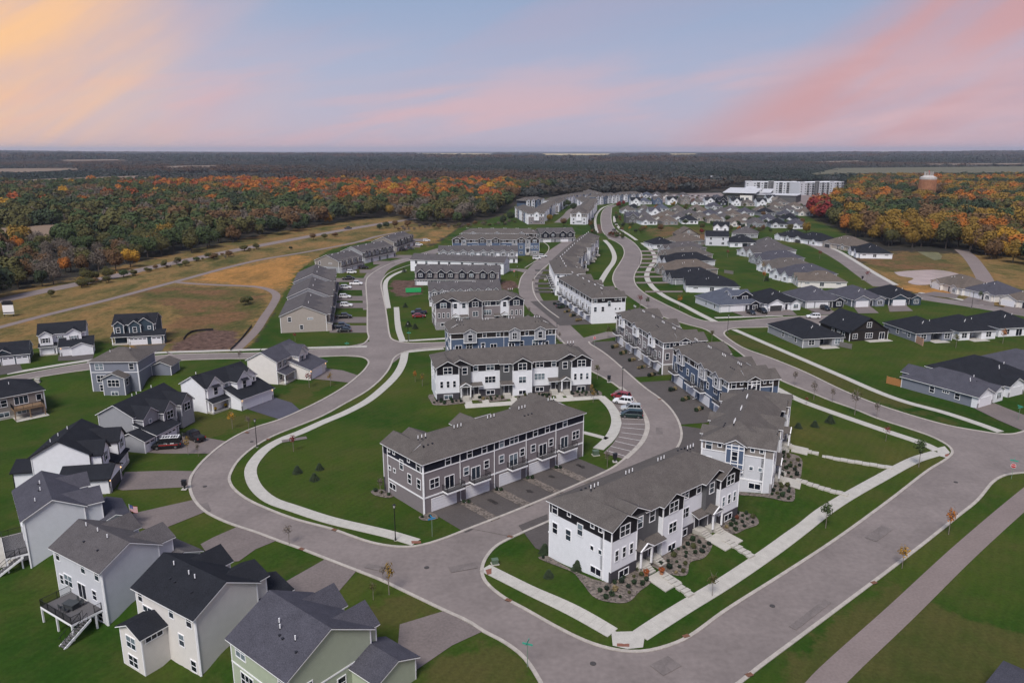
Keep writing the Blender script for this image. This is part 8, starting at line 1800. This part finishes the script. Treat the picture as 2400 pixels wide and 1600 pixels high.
def gn_wood(name, pts, idx, scl, label):
    me = bpy.data.meshes.new(name); me.vertices.add(len(pts)); me.vertices.foreach_set('co', np.asarray(pts, np.float32).reshape(-1))
    a = me.attributes.new('variant', 'INT', 'POINT'); a.data.foreach_set('value', np.asarray(idx, np.int32)); a = me.attributes.new('size', 'FLOAT', 'POINT'); a.data.foreach_set('value', np.asarray(scl, np.float32)); a = me.attributes.new('turn', 'FLOAT', 'POINT'); a.data.foreach_set('value', rgw.uniform(0, 6.28, len(pts)).astype(np.float32)); me.update()
    o = link(name, me); ng = bpy.data.node_groups.new(name+'_nodes', 'GeometryNodeTree'); ng.interface.new_socket('Geometry', in_out='INPUT', socket_type='NodeSocketGeometry'); ng.interface.new_socket('Geometry', in_out='OUTPUT', socket_type='NodeSocketGeometry')
    n = ng.nodes; l = ng.links; gi = n.new('NodeGroupInput'); go = n.new('NodeGroupOutput'); ci_ = n.new('GeometryNodeCollectionInfo'); ci_.inputs['Collection'].default_value = src; ci_.inputs['Separate Children'].default_value = True; ci_.inputs['Reset Children'].default_value = True
    ip = n.new('GeometryNodeInstanceOnPoints'); ip.inputs['Pick Instance'].default_value = True
    def att(nm, ty): q = n.new('GeometryNodeInputNamedAttribute'); q.data_type = ty; q.inputs['Name'].default_value = nm; return q.outputs['Attribute']
    l.new(gi.outputs[0], ip.inputs['Points']); l.new(ci_.outputs[0], ip.inputs['Instance']); l.new(att('variant', 'INT'), ip.inputs['Instance Index']); l.new(att('size', 'FLOAT'), ip.inputs['Scale'])
    cx = n.new('ShaderNodeCombineXYZ'); l.new(att('turn', 'FLOAT'), cx.inputs['Z']); l.new(cx.outputs[0], ip.inputs['Rotation']); l.new(ip.outputs[0], go.inputs[0])
    md = o.modifiers.new('scatter', 'NODES'); md.node_group = ng; return tag(o, label, 'woodland', kind='stuff')
pts = [(AX[i], AY[i], 0) for i in rest]; gn_wood('woodland', pts, [KI[AK[i]] for i in rest], [float((1.12 if side[i] == 'right' else 1)*(.72 if PXof(AX[i], AY[i])[0] < 230 and 588 < PXof(AX[i], AY[i])[1] < 640 else 1.0)*rgw.choice([.8, 1.05, 1.3, 1.55])*rgw.uniform(.88, 1.12)) for _ in rest], 'autumn woodland massed behind the front trees on both sides')
# woods of the valley and the hills, in clumps of crowns
def farwood(y0, y1, sp, sc, name, label):
    Y0 = np.arange(y0, y1, sp); P = []; I = []; Sx = []
    for y in Y0:
        X = np.arange(-.76*y-50, .76*y+50, sp); X = X+rgw.uniform(-.45, .45, X.shape)*sp; Y = y+rgw.uniform(-.45, .45, X.shape)*sp
        m = nz(X, Y, 330, .9) > (.16 if y > 1500 else -1)
        if y0 < 2000: m &= (y > 1190) | (np.abs(PXof(X, Y)[0]-1200) < 520); m &= ~(vin(X, Y, LEFTW) | vin(X, Y, RIGHTW))
        for q in CLEAR: m &= ~vin(X, Y, q)
        m &= rgw.random(X.shape) < .93
        X, Y = X[m], Y[m]; Z = far_h(X, Y); a = nz(X, Y, 260, 2.2)+rgw.uniform(-.2, .2, X.shape)
        P += list(zip(X, Y, Z)); I += [len(kinds)+(0 if v < .42 else 1 if v < .64 else 2 if v < .84 else 3) for v in a]; Sx += list(sc*rgw.uniform(.75, 1.25, X.shape))
    gn_wood(name, P, I, Sx, label)
farwood(960, 3400, 25, 1.0, 'valley_woods', 'dark wooded valley beyond the autumn wood')
farwood(3400, 9000, 62, 2.1, 'hill_woods', 'wooded hills reaching to the horizon')

# parked cars on the far hall's lot: too many and small to tell apart from one another in parts
lot = [G(*p) for p in [(1560, 458), (1690, 456), (1700, 466), (1565, 470)]]
tag(drape('parking_lot', GP([(1520, 456), (1690, 452), (1710, 470), (1530, 476)]), PATHM, .06, 20), kind='structure')
LC = [(CWH, 'white'), (CBK, 'black'), (CSV, 'silver'), (CDG, 'dark grey'), (CRD, 'red'), (CDB, 'dark blue')]
for i in range(34):
    px = (1572+(i % 17)*7.2, 460.5+(i//17)*4.6+random.uniform(-.3, .3))
    if random.random() < .8:
        c_, nm = random.choices(LC, (6, 4, 4, 4, 1, 1))[0]; o = car(random.choice(('suv', 'sedan')), nm+' parked car on the far lot left of the grey hall', G(*px), R(90+random.uniform(-4, 4)), c_, 'cars on the far lot')
# planted island of the avenue
tag(drape('planted_island', catmull(GP([(1423, 552), (1430, 545), (1442, 544), (1453, 553), (1440, 558), (1423, 552)]), 4)[:-1], mat('bark_mulch', (.07, .045, .035), 1, .4, 2), .14, 3), kind='structure')
for i in range(14): p = G(1428+i*1.7, 549+2.5*math.sin(i*1.7)); shrub(p, random.choice((0, 2, 3)), 1.6, 'low shrub on the planted island of the avenue', 'shrubs on the avenue island', .14)

# ------------------------------------------------------------------ air between here and the hills
hz = MB(); hz.box(-30000, 30000, -1500, 31000, -14, 140, mat('haze_air', (1, 1, 1), 1, 0))
ho = hz.build('haze'); tag(ho, 'thin bluish evening haze', kind='stuff'); hm = MATS['haze_air']; hm.node_tree.nodes.clear()
om = hm.node_tree.nodes.new('ShaderNodeOutputMaterial'); pv = hm.node_tree.nodes.new('ShaderNodeVolumePrincipled'); pv.inputs['Color'].default_value = (.80, .86, 1.0, 1); pv.inputs['Density'].default_value = 5.5e-5; pv.inputs['Anisotropy'].default_value = 0.2
hm.node_tree.links.new(pv.outputs[0], om.inputs['Volume'])
